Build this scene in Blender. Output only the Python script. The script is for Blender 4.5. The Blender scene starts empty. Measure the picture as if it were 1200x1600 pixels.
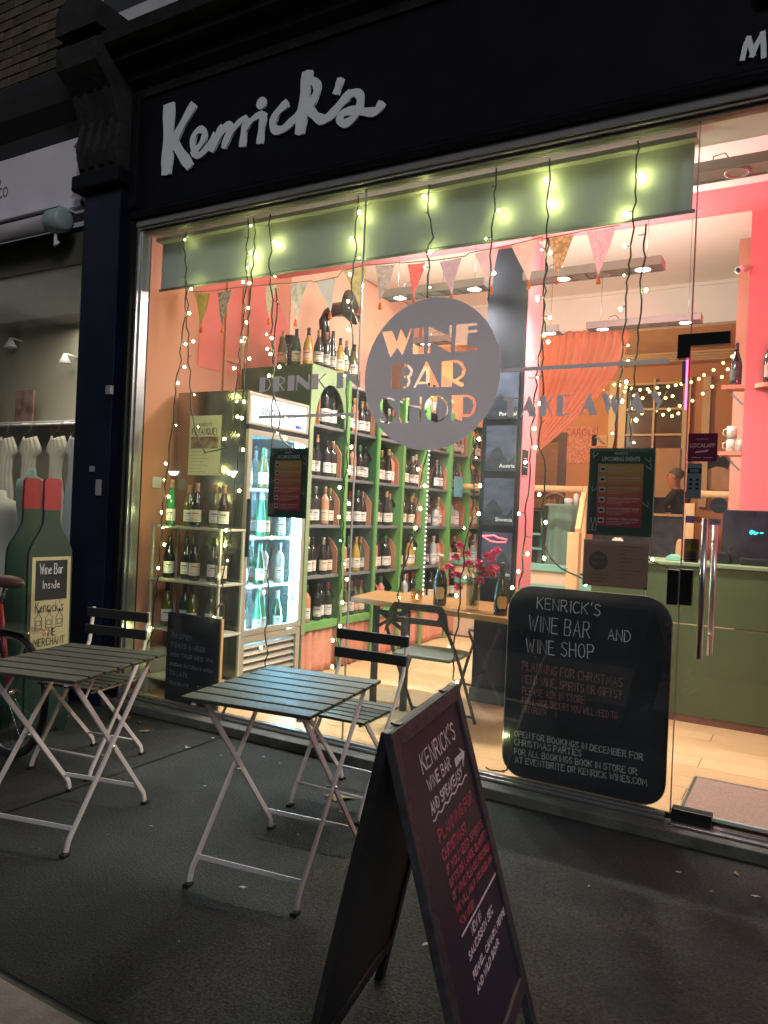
import bpy, bmesh, math, random
from mathutils import Vector, Matrix
random.seed(11)
S = bpy.context.scene
C = S.collection
PI = math.pi
# ------------------------------------------------------------------ camera, world, light, exposure
YAW, ROLL, FPX = math.radians(29.73), math.radians(2.52), 1175.0
EYE = Vector((0.0, -3.65, 1.40))
_f = Vector((-math.sin(YAW), math.cos(YAW), 0.0)); _r0 = Vector((math.cos(YAW), math.sin(YAW), 0.0)); _u0 = Vector((0, 0, 1))
_r = _r0*math.cos(ROLL) + _u0*math.sin(ROLL); _u = _u0*math.cos(ROLL) - _r0*math.sin(ROLL)
cam = bpy.data.objects.new('camera', bpy.data.cameras.new('camera')); C.objects.link(cam)
M3 = Matrix((_r, _u, -_f)).transposed()
cam.matrix_world = Matrix.Translation(EYE) @ M3.to_4x4()
cam.data.sensor_fit = 'VERTICAL'; cam.data.sensor_height = 36.0; cam.data.lens = FPX/1600*36
cam.data.clip_end = 400; cam.data.clip_start = 0.05
S.camera = cam
W = bpy.data.worlds.new("World"); S.world = W; W.use_nodes = True
wn = W.node_tree.nodes; wl = W.node_tree.links
bg = wn['Background']; sky = wn.new('ShaderNodeTexSky'); sky.sky_type = 'NISHITA'; sky.sun_disc = False
sky.sun_elevation = math.radians(38); sky.sun_rotation = math.radians(200)
hs = wn.new('ShaderNodeHueSaturation'); hs.inputs['Saturation'].default_value = 0.25
wl.new(sky.outputs[0], hs.inputs['Color']); wl.new(hs.outputs[0], bg.inputs[0]); bg.inputs[1].default_value = 0.024
sd = bpy.data.lights.new('street_light', 'SUN'); sd.energy = 0.78; sd.angle = math.radians(14); sd.color = (0.96, 0.96, 1.0)
so = bpy.data.objects.new('street_light', sd); C.objects.link(so)
so.rotation_euler = Vector((-0.62, 0.62, -0.48)).to_track_quat('-Z', 'Y').to_euler()
S.view_settings.view_transform = 'Standard'; S.view_settings.look = 'None'; S.view_settings.gamma = 1.0
S.view_settings.exposure = 0.0; S.view_settings.use_curve_mapping = False
S.render.engine = 'CYCLES'; S.cycles.use_denoising = True; S.cycles.max_bounces = 8; S.cycles.transparent_max_bounces = 16
S.cycles.sample_clamp_indirect = 4.0; S.cycles.caustics_reflective = False; S.cycles.caustics_refractive = False

# ------------------------------------------------------------------ helpers
def at(px, py, X=None, Y=None, Z=None):
    """world point where the line of sight through photo position (px, py) meets a plane of the place"""
    d = _f + _r*((px-600)/FPX) - _u*((py-800)/FPX)
    if X is not None: t = (X-EYE.x)/d.x
    elif Y is not None: t = (Y-EYE.y)/d.y
    else: t = (Z-EYE.z)/d.z
    return EYE + d*t

def tag(o, label=None, cat=None, group=None, kind=None):
    if label: o['label'] = label
    if cat: o['category'] = cat
    if group: o['group'] = group
    if kind: o['kind'] = kind
    return o
def thing(name, label, cat, loc=(0, 0, 0), group=None, kind=None):
    o = bpy.data.objects.new(name, None); C.objects.link(o); o.location = loc
    o.empty_display_size = 0.05
    return tag(o, label, cat, group, kind)
def wloc(o):
    v = Vector((0, 0, 0))
    while o: v += Vector(o.location); o = o.parent
    return v
def copy_tree(o, parent=None):
    c = o.copy(); C.objects.link(c); c.parent = parent
    for ch in list(o.children): copy_tree(ch, c)
    return c

class MB:
    def __init__(s): s.v = []; s.f = []; s.sm = []
    def add(s, vs, fs, smooth=False):
        b = len(s.v); s.v += [tuple(v) for v in vs]
        for f in fs: s.f.append(tuple(b+i for i in f)); s.sm.append(smooth)
    def box(s, x0, x1, y0, y1, z0, z1, M=None):
        vs = [Vector((x, y, z)) for z in (z0, z1) for x, y in ((x0, y0), (x1, y0), (x1, y1), (x0, y1))]
        if M is not None: vs = [M @ v for v in vs]
        s.add(vs, [(3, 2, 1, 0), (4, 5, 6, 7), (0, 1, 5, 4), (1, 2, 6, 5), (2, 3, 7, 6), (3, 0, 4, 7)])
        return s
    def bar(s, a, b, w, h, up=Vector((0, 0, 1))):
        """square bar from a to b, w across, h along up"""
        a = Vector(a); b = Vector(b); d = (b-a).normalized()
        side = d.cross(up)
        if side.length < 1e-4: side = d.cross(Vector((0, 1, 0)))
        side.normalize(); u = side.cross(d)
        vs = [p + side*sx*w/2 + u*sz*h/2 for p in (a, b) for sx, sz in ((-1, -1), (1, -1), (1, 1), (-1, 1))]
        s.add(vs, [(0, 1, 2, 3), (7, 6, 5, 4), (0, 4, 5, 1), (1, 5, 6, 2), (2, 6, 7, 3), (3, 7, 4, 0)])
        return s
    def tube(s, pts, r, n=6, cap=True):
        pts = [Vector(p) for p in pts]; rings = []
        rr = r if isinstance(r, (list, tuple)) else [r]*len(pts)
        prev = None
        for i, p in enumerate(pts):
            d = (pts[min(i+1, len(pts)-1)] - pts[max(i-1, 0)]).normalized()
            if prev is None:
                a = d.orthogonal().normalized()
            else:
                a = prev - d*prev.dot(d); a = a.normalized() if a.length > 1e-6 else d.orthogonal().normalized()
            prev = a; b = d.cross(a)
            rings.append([p + (a*math.cos(2*PI*k/n) + b*math.sin(2*PI*k/n))*rr[i] for k in range(n)])
        vs = [v for g in rings for v in g]; fs = []
        for i in range(len(pts)-1):
            for k in range(n):
                fs.append((i*n+k, i*n+(k+1) % n, (i+1)*n+(k+1) % n, (i+1)*n+k))
        if cap: fs += [tuple(range(n-1, -1, -1)), tuple((len(pts)-1)*n+k for k in range(n))]
        s.add(vs, fs, True)
        return s
    def lathe(s, prof, c=(0, 0, 0), n=16, a0=0, a1=2*PI, cap=True):
        c = Vector(c); full = abs(a1-a0-2*PI) < 1e-6; m = n if full else n+1
        vs = [c + Vector((r*math.cos(a0+(a1-a0)*k/n), r*math.sin(a0+(a1-a0)*k/n), z)) for r, z in prof for k in range(m)]
        fs = []
        for i in range(len(prof)-1):
            for k in range(n):
                k2 = (k+1) % m
                fs.append((i*m+k, i*m+k2, (i+1)*m+k2, (i+1)*m+k))
        if full and cap:
            fs.append(tuple(range(m-1, -1, -1))); fs.append(tuple((len(prof)-1)*m+k for k in range(m)))
        s.add(vs, fs, True)
        return s
    def prism(s, poly, o, u, v, n, t):
        """2D polygon in the frame (o; u, v), extruded t along n"""
        o, u, v, n = (Vector(q) for q in (o, u, v, n)); k = len(poly)
        a = [o + u*x + v*y for x, y in poly]; b = [p + n*t for p in a]
        s.add(a+b, [tuple(range(k-1, -1, -1)), tuple(range(k, 2*k))] + [(i, (i+1) % k, k+(i+1) % k, k+i) for i in range(k)])
        return s
    def sphere(s, c, r, nu=8, nv=6, sc=(1, 1, 1)):
        c = Vector(c); vs = []; fs = []
        for i in range(1, nv):
            for k in range(nu):
                th = PI*i/nv; ph = 2*PI*k/nu
                vs.append(c + Vector((r*sc[0]*math.sin(th)*math.cos(ph), r*sc[1]*math.sin(th)*math.sin(ph), r*sc[2]*math.cos(th))))
        top = len(vs); vs += [c+Vector((0, 0, r*sc[2])), c-Vector((0, 0, r*sc[2]))]
        for i in range(nv-2):
            for k in range(nu): fs.append((i*nu+k, (i+1)*nu+k, (i+1)*nu+(k+1) % nu, i*nu+(k+1) % nu))
        for k in range(nu): fs += [(top, k, (k+1) % nu), (top+1, (nv-2)*nu+(k+1) % nu, (nv-2)*nu+k)]
        s.add(vs, fs, True)
        return s
    def mesh(s, name, mat=None, off=Vector((0, 0, 0))):
        me = bpy.data.meshes.new(name)
        me.from_pydata([(x-off.x, y-off.y, z-off.z) for x, y, z in s.v], [], s.f)
        me.polygons.foreach_set('use_smooth', s.sm)
        if mat: me.materials.append(mat)
        me.update()
        return me
    def build(s, name, mat, parent=None, bevel=0, label=None):
        off = wloc(parent) if parent else Vector((0, 0, 0))
        o = bpy.data.objects.new(name, s.mesh(name, mat, off)); C.objects.link(o)
        if parent: o.parent = parent
        if bevel:
            b = o.modifiers.new('bevel', 'BEVEL'); b.width = bevel; b.segments = 2; b.limit_method = 'ANGLE'; b.angle_limit = 0.9
        if label: o['label'] = label
        return o
def bx(name, mat, parent, x0, x1, y0, y1, z0, z1, bevel=0): return MB().box(x0, x1, y0, y1, z0, z1).build(name, mat, parent, bevel)

# ------------------------------------------------------------------ materials
MATS = {}
def mat(name, col, rough=0.6, metal=0.0, emis=None, es=0.0, var=0.12, scale=6.0, bump=0.0, bscale=60.0, spec=0.5, trans=0.0, col2=None, kind='noise', stretch=None):
    if name in MATS: return MATS[name]
    m = bpy.data.materials.new(name); m.use_nodes = True
    nt = m.node_tree; N = nt.nodes; L = nt.links; b = N['Principled BSDF']
    b.inputs['Roughness'].default_value = rough; b.inputs['Metallic'].default_value = metal
    b.inputs['Specular IOR Level'].default_value = spec
    if trans: b.inputs['Transmission Weight'].default_value = trans
    tc = N.new('ShaderNodeTexCoord'); mp = N.new('ShaderNodeMapping'); L.new(tc.outputs['Object'], mp.inputs[0])
    if stretch: mp.inputs['Scale'].default_value = stretch
    if kind == 'voronoi':
        t = N.new('ShaderNodeTexVoronoi'); t.inputs['Scale'].default_value = scale; out = t.outputs['Distance']
    elif kind == 'wave':
        t = N.new('ShaderNodeTexWave'); t.inputs['Scale'].default_value = scale; t.inputs['Distortion'].default_value = 4; out = t.outputs['Fac']
    else:
        t = N.new('ShaderNodeTexNoise'); t.inputs['Scale'].default_value = scale; t.inputs['Detail'].default_value = 5; out = t.outputs['Fac']
    L.new(mp.outputs[0], t.inputs['Vector'])
    rp = N.new('ShaderNodeValToRGB'); rp.color_ramp.elements[0].position = 0.3; rp.color_ramp.elements[1].position = 0.7
    c1 = [max(0, c*(1-var)) for c in col[:3]]; c2 = col2 if col2 else [min(1, c*(1+var)) for c in col[:3]]
    if col2: c1 = col
    rp.color_ramp.elements[0].color = (*c1[:3], 1); rp.color_ramp.elements[1].color = (*c2[:3], 1)
    L.new(out, rp.inputs[0]); L.new(rp.outputs[0], b.inputs['Base Color'])
    if emis: b.inputs['Emission Color'].default_value = (*emis, 1); b.inputs['Emission Strength'].default_value = es
    if bump:
        n2 = N.new('ShaderNodeTexNoise'); n2.inputs['Scale'].default_value = bscale; n2.inputs['Detail'].default_value = 4
        L.new(mp.outputs[0], n2.inputs['Vector'])
        bp = N.new('ShaderNodeBump'); bp.inputs['Strength'].default_value = bump; bp.inputs['Distance'].default_value = 0.01
        L.new(n2.outputs['Fac'], bp.inputs['Height']); L.new(bp.outputs[0], b.inputs['Normal'])
    MATS[name] = m
    return m
def translucent(m, k, c=(0.8, 0.8, 0.8)):
    nt = m.node_tree; N = nt.nodes; L = nt.links; b = N['Principled BSDF']; out = [n for n in N if n.type == 'OUTPUT_MATERIAL'][0]
    tl = N.new('ShaderNodeBsdfTranslucent'); mx = N.new('ShaderNodeMixShader'); mx.inputs[0].default_value = k
    L.new(b.inputs['Base Color'].links[0].from_socket, tl.inputs[0]); L.new(b.outputs[0], mx.inputs[1]); L.new(tl.outputs[0], mx.inputs[2]); L.new(mx.outputs[0], out.inputs[0])
    return m
def glass(name, tint=(1, 1, 1), dust_haze=0.0, rough=0.0):
    m = bpy.data.materials.new(name); m.use_nodes = True; nt = m.node_tree; N = nt.nodes; L = nt.links
    for n in list(N):
        if n.type == 'BSDF_PRINCIPLED': N.remove(n)
    out = [n for n in N if n.type == 'OUTPUT_MATERIAL'][0]
    tr = N.new('ShaderNodeBsdfTransparent'); tr.inputs[0].default_value = (*tint, 1)
    gl = N.new('ShaderNodeBsdfGlossy'); gl.inputs['Roughness'].default_value = rough; gl.inputs[0].default_value = (1, 1, 1, 1)
    fr = N.new('ShaderNodeFresnel'); gm = N.new('ShaderNodeNewGeometry'); mr = N.new('ShaderNodeMapRange'); mr.inputs['To Min'].default_value = 1.42; mr.inputs['To Max'].default_value = 1/1.42
    L.new(gm.outputs['Backfacing'], mr.inputs['Value']); L.new(mr.outputs[0], fr.inputs['IOR'])
    mx = N.new('ShaderNodeMixShader'); L.new(fr.outputs[0], mx.inputs[0]); L.new(tr.outputs[0], mx.inputs[1]); L.new(gl.outputs[0], mx.inputs[2])
    if dust_haze:  # thin dust film that also draws in the milky haze of reflections
        tc = N.new('ShaderNodeTexCoord'); mp = N.new('ShaderNodeMapping'); mp.inputs['Scale'].default_value = (1.2, 1, 0.5); nz = N.new('ShaderNodeTexNoise'); nz.inputs['Scale'].default_value = 3.2; nz.inputs['Detail'].default_value = 9
        mr2 = N.new('ShaderNodeMapRange'); mr2.inputs['From Min'].default_value = 0.35; mr2.inputs['From Max'].default_value = 0.8; mr2.inputs['To Min'].default_value = dust_haze*0.4; mr2.inputs['To Max'].default_value = dust_haze*2.6
        L.new(tc.outputs['Object'], mp.inputs[0]); L.new(mp.outputs[0], nz.inputs['Vector']); L.new(nz.outputs['Fac'], mr2.inputs['Value'])
        df = N.new('ShaderNodeBsdfDiffuse'); df.inputs[0].default_value = (0.8, 0.8, 0.8, 1); tl = N.new('ShaderNodeBsdfTranslucent'); tl.inputs[0].default_value = (0.8, 0.8, 0.8, 1)
        m1 = N.new('ShaderNodeMixShader'); m1.inputs[0].default_value = 0.5; L.new(df.outputs[0], m1.inputs[1]); L.new(tl.outputs[0], m1.inputs[2])
        m3 = N.new('ShaderNodeMixShader'); L.new(mr2.outputs[0], m3.inputs[0]); L.new(mx.outputs[0], m3.inputs[1]); L.new(m1.outputs[0], m3.inputs[2]); L.new(m3.outputs[0], out.inputs[0])
    else: L.new(mx.outputs[0], out.inputs[0])
    return m
def emit(name, col, s, col2=None):
    return mat(name, (0.5, 0.5, 0.5), 0.5, emis=col, es=s)
PANE = glass('window_glass', (0.97, 0.99, 0.98), dust_haze=0.013)
VASE = glass('vessel_glass', (0.80, 0.84, 0.80))
BLACKP = mat('black_shop_paint', (0.0045, 0.005, 0.007), 0.6, var=0.3, scale=3, bump=0.15, bscale=40, spec=0.15)
NAVY = mat('navy_gloss_paint', (0.006, 0.009, 0.026), 0.35, var=0.3, scale=4, bump=0.08, bscale=30, spec=0.3)
STONE = mat('sooty_stone', (0.012, 0.012, 0.0115), 0.9, var=0.75, scale=7, bump=0.6, bscale=30)
ALU = mat('brushed_aluminium', (0.42, 0.42, 0.43), 0.35, 0.85, var=0.08, scale=20)
STEEL = mat('stainless_steel', (0.55, 0.55, 0.56), 0.28, 1.0, var=0.05, scale=30)
GREYF = mat('grey_frame_paint', (0.22, 0.21, 0.21), 0.45, var=0.1)
VINYL = mat('frosted_vinyl', (0.70, 0.68, 0.69), 0.55, var=0.04, spec=0.3)
def _frost():
    nt = VINYL.node_tree; N = nt.nodes; L = nt.links; b = N['Principled BSDF']; out = [n for n in N if n.type == 'OUTPUT_MATERIAL'][0]
    tl = N.new('ShaderNodeBsdfTranslucent'); tl.inputs[0].default_value = (0.8, 0.75, 0.78, 1); mx = N.new('ShaderNodeMixShader'); mx.inputs[0].default_value = 0.22
    L.new(b.outputs[0], mx.inputs[1]); L.new(tl.outputs[0], mx.inputs[2]); L.new(mx.outputs[0], out.inputs[0])
_frost()
SIGNW = mat('sign_letter_white', (0.80, 0.82, 0.85), 0.5, var=0.05)
def asphalt(nm='asphalt', c=(0.0272, 0.0300, 0.0305)):
    m = mat(nm, c, 0.92, var=0.7, scale=95, bump=1.0, bscale=150)
    nt = m.node_tree; N = nt.nodes; L = nt.links; b = N['Principled BSDF']
    old = b.inputs['Base Color'].links[0].from_socket
    tc = N.new('ShaderNodeTexCoord')
    n1 = N.new('ShaderNodeTexNoise'); n1.inputs['Scale'].default_value = 1.6; n1.inputs['Detail'].default_value = 8; n1.inputs['Roughness'].default_value = 0.65
    r1 = N.new('ShaderNodeValToRGB'); r1.color_ramp.elements[0].position = 0.35; r1.color_ramp.elements[0].color = (0.5, 0.5, 0.5, 1)
    r1.color_ramp.elements[1].position = 0.68; r1.color_ramp.elements[1].color = (1.45, 1.42, 1.32, 1)
    L.new(tc.outputs['Object'], n1.inputs['Vector']); L.new(n1.outputs['Fac'], r1.inputs[0])
    mx = N.new('ShaderNodeMixRGB'); mx.blend_type = 'MULTIPLY'; mx.inputs[0].default_value = 1
    L.new(old, mx.inputs[1]); L.new(r1.outputs[0], mx.inputs[2])
    v = N.new('ShaderNodeTexVoronoi'); v.inputs['Scale'].default_value = 17
    r2 = N.new('ShaderNodeValToRGB'); r2.color_ramp.elements[0].position = 0.0; r2.color_ramp.elements[0].color = (1, 1, 1, 1)
    r2.color_ramp.elements[1].position = 0.13; r2.color_ramp.elements[1].color = (0, 0, 0, 1)
    L.new(tc.outputs['Object'], v.inputs['Vector']); L.new(v.outputs['Distance'], r2.inputs[0])
    n3 = N.new('ShaderNodeTexNoise'); n3.inputs['Scale'].default_value = 9; L.new(tc.outputs['Object'], n3.inputs['Vector'])
    r3 = N.new('ShaderNodeValToRGB'); r3.color_ramp.elements[0].position = 0.58; r3.color_ramp.elements[1].position = 0.66
    L.new(n3.outputs['Fac'], r3.inputs[0])
    ml = N.new('ShaderNodeMath'); ml.operation = 'MULTIPLY'; L.new(r2.outputs[0], ml.inputs[0]); L.new(r3.outputs[0], ml.inputs[1])
    m2 = N.new('ShaderNodeMixRGB'); L.new(ml.outputs[0], m2.inputs[0]); L.new(mx.outputs[0], m2.inputs[1]); m2.inputs[2].default_value = (0.16, 0.15, 0.14, 1)
    L.new(m2.outputs[0], b.inputs['Base Color'])
    return m
ASPH = asphalt()
def asphalt2(): return asphalt('asphalt_patch', (0.0325, 0.033, 0.032))
CONC = mat('worn_concrete', (0.10, 0.10, 0.09), 0.85, var=0.35, scale=7, bump=0.5, bscale=50)
KERB = mat('kerb_paving', (0.30, 0.26, 0.23), 0.85, var=0.18, scale=12, bump=0.4, bscale=90)
# ------------------------------------------------------------------ writing
_ST = {
 'A': [[(0, 0), (2, 6), (4, 0)], [(0.8, 2.2), (3.2, 2.2)]], 'B': [[(0, 0), (0, 6), (2.8, 6), (3.5, 5), (2.8, 3.2), (0, 3.2)], [(2.6, 3.2), (3.8, 2), (3, 0), (0, 0)]],
 'C': [[(3.8, 5.2), (2.6, 6), (1, 5.6), (0, 3.6), (0.2, 1.5), (1.4, 0), (3, 0.1), (3.9, 0.9)]], 'D': [[(0, 0), (0, 6), (2.2, 5.8), (3.8, 4), (3.7, 1.8), (2.2, 0.2), (0, 0)]],
 'E': [[(3.4, 6), (0, 6), (0, 0), (3.5, 0)], [(0, 3.1), (2.8, 3.1)]], 'F': [[(3.4, 6), (0, 6), (0, 0)], [(0, 3.1), (2.6, 3.1)]],
 'G': [[(3.7, 5.2), (2.5, 6), (0.9, 5.5), (0, 3.5), (0.3, 1.2), (1.6, 0), (3.2, 0.3), (3.8, 1.4), (3.8, 2.7), (2.2, 2.7)]],
 'H': [[(0, 0), (0, 6)], [(3.8, 0), (3.8, 6)], [(0, 3), (3.8, 3)]], 'I': [[(0.6, 0), (0.6, 6)]], 'J': [[(2.8, 6), (2.8, 1.2), (1.8, 0), (0.5, 0.5)]],
 'K': [[(0, 0), (0, 6)], [(3.6, 6), (0.1, 2.8)], [(0.9, 3.5), (3.8, 0)]], 'L': [[(0, 6), (0, 0), (3.2, 0)]], 'M': [[(0, 0), (0.4, 6), (2.4, 2), (4.3, 6), (4.8, 0)]],
 'N': [[(0, 0), (0, 6), (3.7, 0), (3.7, 6)]], 'O': [[(1.9, 6), (0.5, 5.1), (0, 3), (0.6, 0.8), (1.9, 0), (3.4, 0.8), (3.9, 3), (3.3, 5.2), (1.9, 6)]],
 'P': [[(0, 0), (0, 6), (2.7, 6), (3.7, 4.7), (2.8, 3), (0, 2.8)]], 'Q': [[(1.9, 6), (0.5, 5.1), (0, 3), (0.6, 0.8), (1.9, 0), (3.4, 0.8), (3.9, 3), (3.3, 5.2), (1.9, 6)], [(2.4, 1.6), (4.1, -0.5)]],
 'R': [[(0, 0), (0, 6), (2.7, 6), (3.6, 4.7), (2.7, 3.1), (0, 3)], [(1.6, 3), (3.9, 0)]], 'S': [[(3.5, 5.2), (2.2, 6), (0.6, 5.5), (0.5, 4), (1.9, 3.2), (3.4, 2.3), (3.5, 0.9), (2, 0), (0, 0.8)]],
 'T': [[(0, 6), (4, 6)], [(2, 6), (2, 0)]], 'U': [[(0, 6), (0, 1.6), (1, 0.1), (2.8, 0.1), (3.7, 1.6), (3.7, 6)]], 'V': [[(0, 6), (2, 0), (4, 6)]],
 'W': [[(0, 6), (1.3, 0), (2.6, 4.4), (3.8, 0), (5.2, 6)]], 'X': [[(0, 0), (3.8, 6)], [(0, 6), (3.8, 0)]], 'Y': [[(0, 6), (2, 3)], [(4, 6), (1.2, 0)]], 'Z': [[(0, 6), (3.8, 6), (0, 0), (3.8, 0)]],
 "'": [[(0.8, 6.6), (0.4, 5)]], '.': [[(0.2, 0), (0.6, 0.3)]], ',': [[(0.6, 0.4), (0.1, -1)]], '?': [[(0, 5), (1.2, 6), (3, 5.4), (2.9, 4), (1.6, 2.8), (1.6, 1.7)], [(1.5, 0.3), (1.8, 0)]], '!': [[(1, 6), (0.9, 1.6)], [(0.8, 0.2), (1, 0)]],
 '7': [[(0, 6), (3.5, 6), (1.4, 0)]], '&': [[(3.8, 0), (0.8, 4.6), (1.4, 6), (2.6, 5), (0.3, 2), (1, 0), (3.6, 2.2)]], '-': [[(0.4, 3), (3, 3)]],
 'n': [[(0, 0), (0, 3.6), (1.5, 3.6), (2.6, 2.6), (2.6, 0)]], 's': [[(2.4, 3.2), (0.8, 3.7), (0.6, 2.3), (2.2, 1.4), (1.8, 0), (0, 0.4)]], 'i': [[(0.5, 0), (0.5, 3.5)]], 'd': [[(2.8, 6), (2.8, 0), (0.6, 0.3), (0.2, 2.2), (2.6, 2.9)]],
 'e': [[(0, 2), (2.5, 2.3), (1.8, 3.6), (0.2, 2.6), (0.5, 0.3), (2.6, 0.4)]], 'c': [[(2.4, 3.2), (1, 3.5), (0, 1.8), (1, 0), (2.4, 0.4)]], 'k': [[(0, 0), (0.2, 6)], [(2.3, 3.6), (0.2, 1.8)], [(1, 2.4), (2.6, 0)]], 'a': [[(2.6, 3.4), (0.5, 3.2), (0.2, 0.4), (2.4, 1), (2.6, 3.4), (2.8, 0)]], 'r': [[(0, 0), (0, 3.5)], [(0, 2.6), (1.2, 3.7), (2.2, 3.3)]], 'o': [[(1.2, 3.6), (0, 2), (1.2, 0), (2.5, 1.8), (1.2, 3.6)]]}
def ribbon(m, pts, w, o, u, v, n, lift):
    """flat stroke of width w (mitred) along 2D pts in frame (o;u,v), raised lift along n"""
    pts = [Vector(p) for p in pts]; k = len(pts); ws = w if isinstance(w, (list, tuple)) else [w]*k
    if k < 2: return
    Lf = []; Rt = []
    for i in range(k):
        a = (pts[i]-pts[i-1]).normalized() if i else None; b = (pts[i+1]-pts[i]).normalized() if i < k-1 else None
        if a is None: a = b
        if b is None: b = a
        t = a+b
        t = t.normalized() if t.length > 0.3 else b
        nn = Vector((-t.y, t.x)); c = max(0.6, abs(nn.dot(Vector((-a.y, a.x)))))
        p = pts[i]
        if i == 0: p = p - a*ws[0]*0.4
        if i == k-1: p = p + b*ws[-1]*0.4
        Lf.append(p+nn*ws[i]/2/c); Rt.append(p-nn*ws[i]/2/c)
    vs = [Vector(o)+Vector(u)*p.x+Vector(v)*p.y+Vector(n)*(lift+(i % k)*2.5e-5) for i, p in enumerate(Lf+Rt)]
    m.add(vs, [(i+1, i, k+i, k+i+1) for i in range(k-1)])
_lift = [0]
def write(m, text, h, w, o, u, v, n, base=0.0008, jit=0.25, xs=1.0, width=None, rng=None):
    """hand-lettered line with its left end at o; returns its length"""
    rng = rng or random.Random(len(text)*7+ord(text[0])); s = h/6.0; x = 0.0
    L = []
    for ch in text:
        g = _ST.get(ch)
        if g is None: x += 2.6; continue
        gw = max(p[0] for st in g for p in st); sh = rng.uniform(-jit, jit)*0.4
        for st in g: L.append([((x+px+py*0.03*rng.uniform(-1, 1)+rng.uniform(-jit, jit)*0.35), py+rng.uniform(-jit, jit)*0.5+sh) for px, py in st])
        x += gw+1.5
    k = (width/(x*s)) if width else 1.0
    for i, st in enumerate(L):
        _lift[0] = (_lift[0]+1) % 5
        ribbon(m, [(px*s*xs*k, py*s) for px, py in st], [w*rng.uniform(0.62, 1.3) for _ in st], o, u, v, n, base+_lift[0]*0.00012)
    return x*s*xs*k
def print_text(text, h, o, u, v, n, mat_, parent, name='lettering', width=None, bold=0.0, lift=0.0015, align='LEFT', label=None):
    cu = bpy.data.curves.new('t', 'FONT'); cu.body = text; cu.size = h*1.38; cu.offset = (h*0.03 if bold else 0.0); cu.resolution_u = 2; cu.align_x = align
    ob = bpy.data.objects.new('t', cu); me = bpy.data.meshes.new_from_object(ob); bpy.data.objects.remove(ob); bpy.data.curves.remove(cu)
    xs = [p.co.x for p in me.vertices]
    k = 1.0
    if width and xs: k = width/(max(xs)-min(xs))
    off = wloc(parent) if parent else Vector()
    for p in me.vertices:
        p.co = Vector(o)+Vector(u)*p.co.x*k+Vector(v)*p.co.y+Vector(n)*lift-off
    me.materials.clear(); me.materials.append(mat_)
    ob = bpy.data.objects.new(name, me); C.objects.link(ob); ob.parent = parent
    if label: ob['label'] = label
    return ob
def filled(loops, o, u, v, n, t, mat_, name, parent, lift=0.0):
    """flat sheet bounded by 2D loops (even-odd, so inner loops are holes), t thick"""
    cu = bpy.data.curves.new('c', 'CURVE'); cu.dimensions = '2D'; cu.fill_mode = 'BOTH'; cu.extrude = t/2
    for lp in loops:
        sp = cu.splines.new('POLY'); sp.points.add(len(lp)-1); sp.use_cyclic_u = True
        for q, p in zip(sp.points, lp): q.co = (p[0], p[1], 0, 1)
    ob = bpy.data.objects.new('c', cu); me = bpy.data.meshes.new_from_object(ob); bpy.data.objects.remove(ob); bpy.data.curves.remove(cu)
    off = wloc(parent) if parent else Vector()
    for p in me.vertices: p.co = Vector(o)+Vector(u)*p.co.x+Vector(v)*p.co.y+Vector(n)*(p.co.z+lift)-off
    me.materials.clear(); me.materials.append(mat_)
    ob = bpy.data.objects.new(name, me); C.objects.link(ob); ob.parent = parent
    return ob
UX, UZ, NY = Vector((1, 0, 0)), Vector((0, 0, 1)), Vector((0, -1, 0))
def arc(cx, cy, r, a0, a1, n, ry=None):
    ry = ry or r
    return [(cx+r*math.cos(math.radians(a0+(a1-a0)*i/n)), cy+ry*math.sin(math.radians(a0+(a1-a0)*i/n))) for i in range(n+1)]
# ------------------------------------------------------------------ ground
o = MB().box(-40, 40, -2.25, 0.02, -0.3, 0.0).build('pavement', ASPH); tag(o, kind='structure')
pp = MB().box(-1.62, 0.9, -2.24, -0.62, 0.0, 0.0022).build('tarmac_patch', asphalt2()); tag(pp, kind='structure')
pj = MB().box(-3.05, -3.035, -2.24, -0.14, 0.0, 0.0012).build('tarmac_seam', BLACKP); tag(pj, kind='structure')
g = MB().box(-40, 40, -60, -3.9, -0.6, -0.12).build('road', ASPH); tag(g, kind='structure')
kb = thing('kerb_paving', None, None, (0, -3, 0), kind='structure')
MB().box(-40, 40, -3.9, -2.25, -0.3, -0.006).build('bed', CONC, kb)
x = -9.0; slab_me = None
while x < 5:
    if slab_me is None:
        s0 = MB().box(-0.445, 0.445, -0.80, 0.80, -0.02, 0.0).build('paving_slab', KERB, None, 0.004); s0.parent = kb; s0.location = (x, -0.075, 0.0); slab_me = s0
    else:
        s1 = slab_me.copy(); C.objects.link(s1); s1.parent = kb; s1.location = (x, -0.075, 0.0)
    x += 0.9
# the far side of the street, seen only in reflections: dark terrace
far = thing('terrace_across_street', 'dark brick terrace on the far side of the street behind the viewer', 'building', (0, -14, 0))
BRK = mat('dark_brick', (0.05, 0.04, 0.032), 0.9, var=0.4, scale=20)
bx('wall', BRK, far, -30, 20, -15, -14, -0.12, 8)
FLT = mat('cold_wall_lamp', (1, 1, 1), 0.4, emis=(0.75, 0.90, 1.0), es=28)
for px in (271, 362):
    q = at(px, 742, Y=13.9)
    lm = thing('street_wall_lamp', 'cold white wall lamp on the terrace across the street, %s one' % ('left' if px < 300 else 'right'), 'wall light', (q.x, -13.9, q.z), 'wall lamps across the street')
    MB().prism([(-0.20, 0.12), (0.20, 0.12), (0.11, 0.0), (0.11, -0.01), (-0.11, -0.01), (-0.11, 0.0)], (q.x, -13.95, q.z), UX, UZ, (0, 1, 0), 0.10).build('lamp_shade', FLT, lm); bx('bracket', BLACKP, lm, q.x-0.08, q.x+0.08, -13.99, -13.88, q.z-0.13, q.z-0.02)
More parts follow.
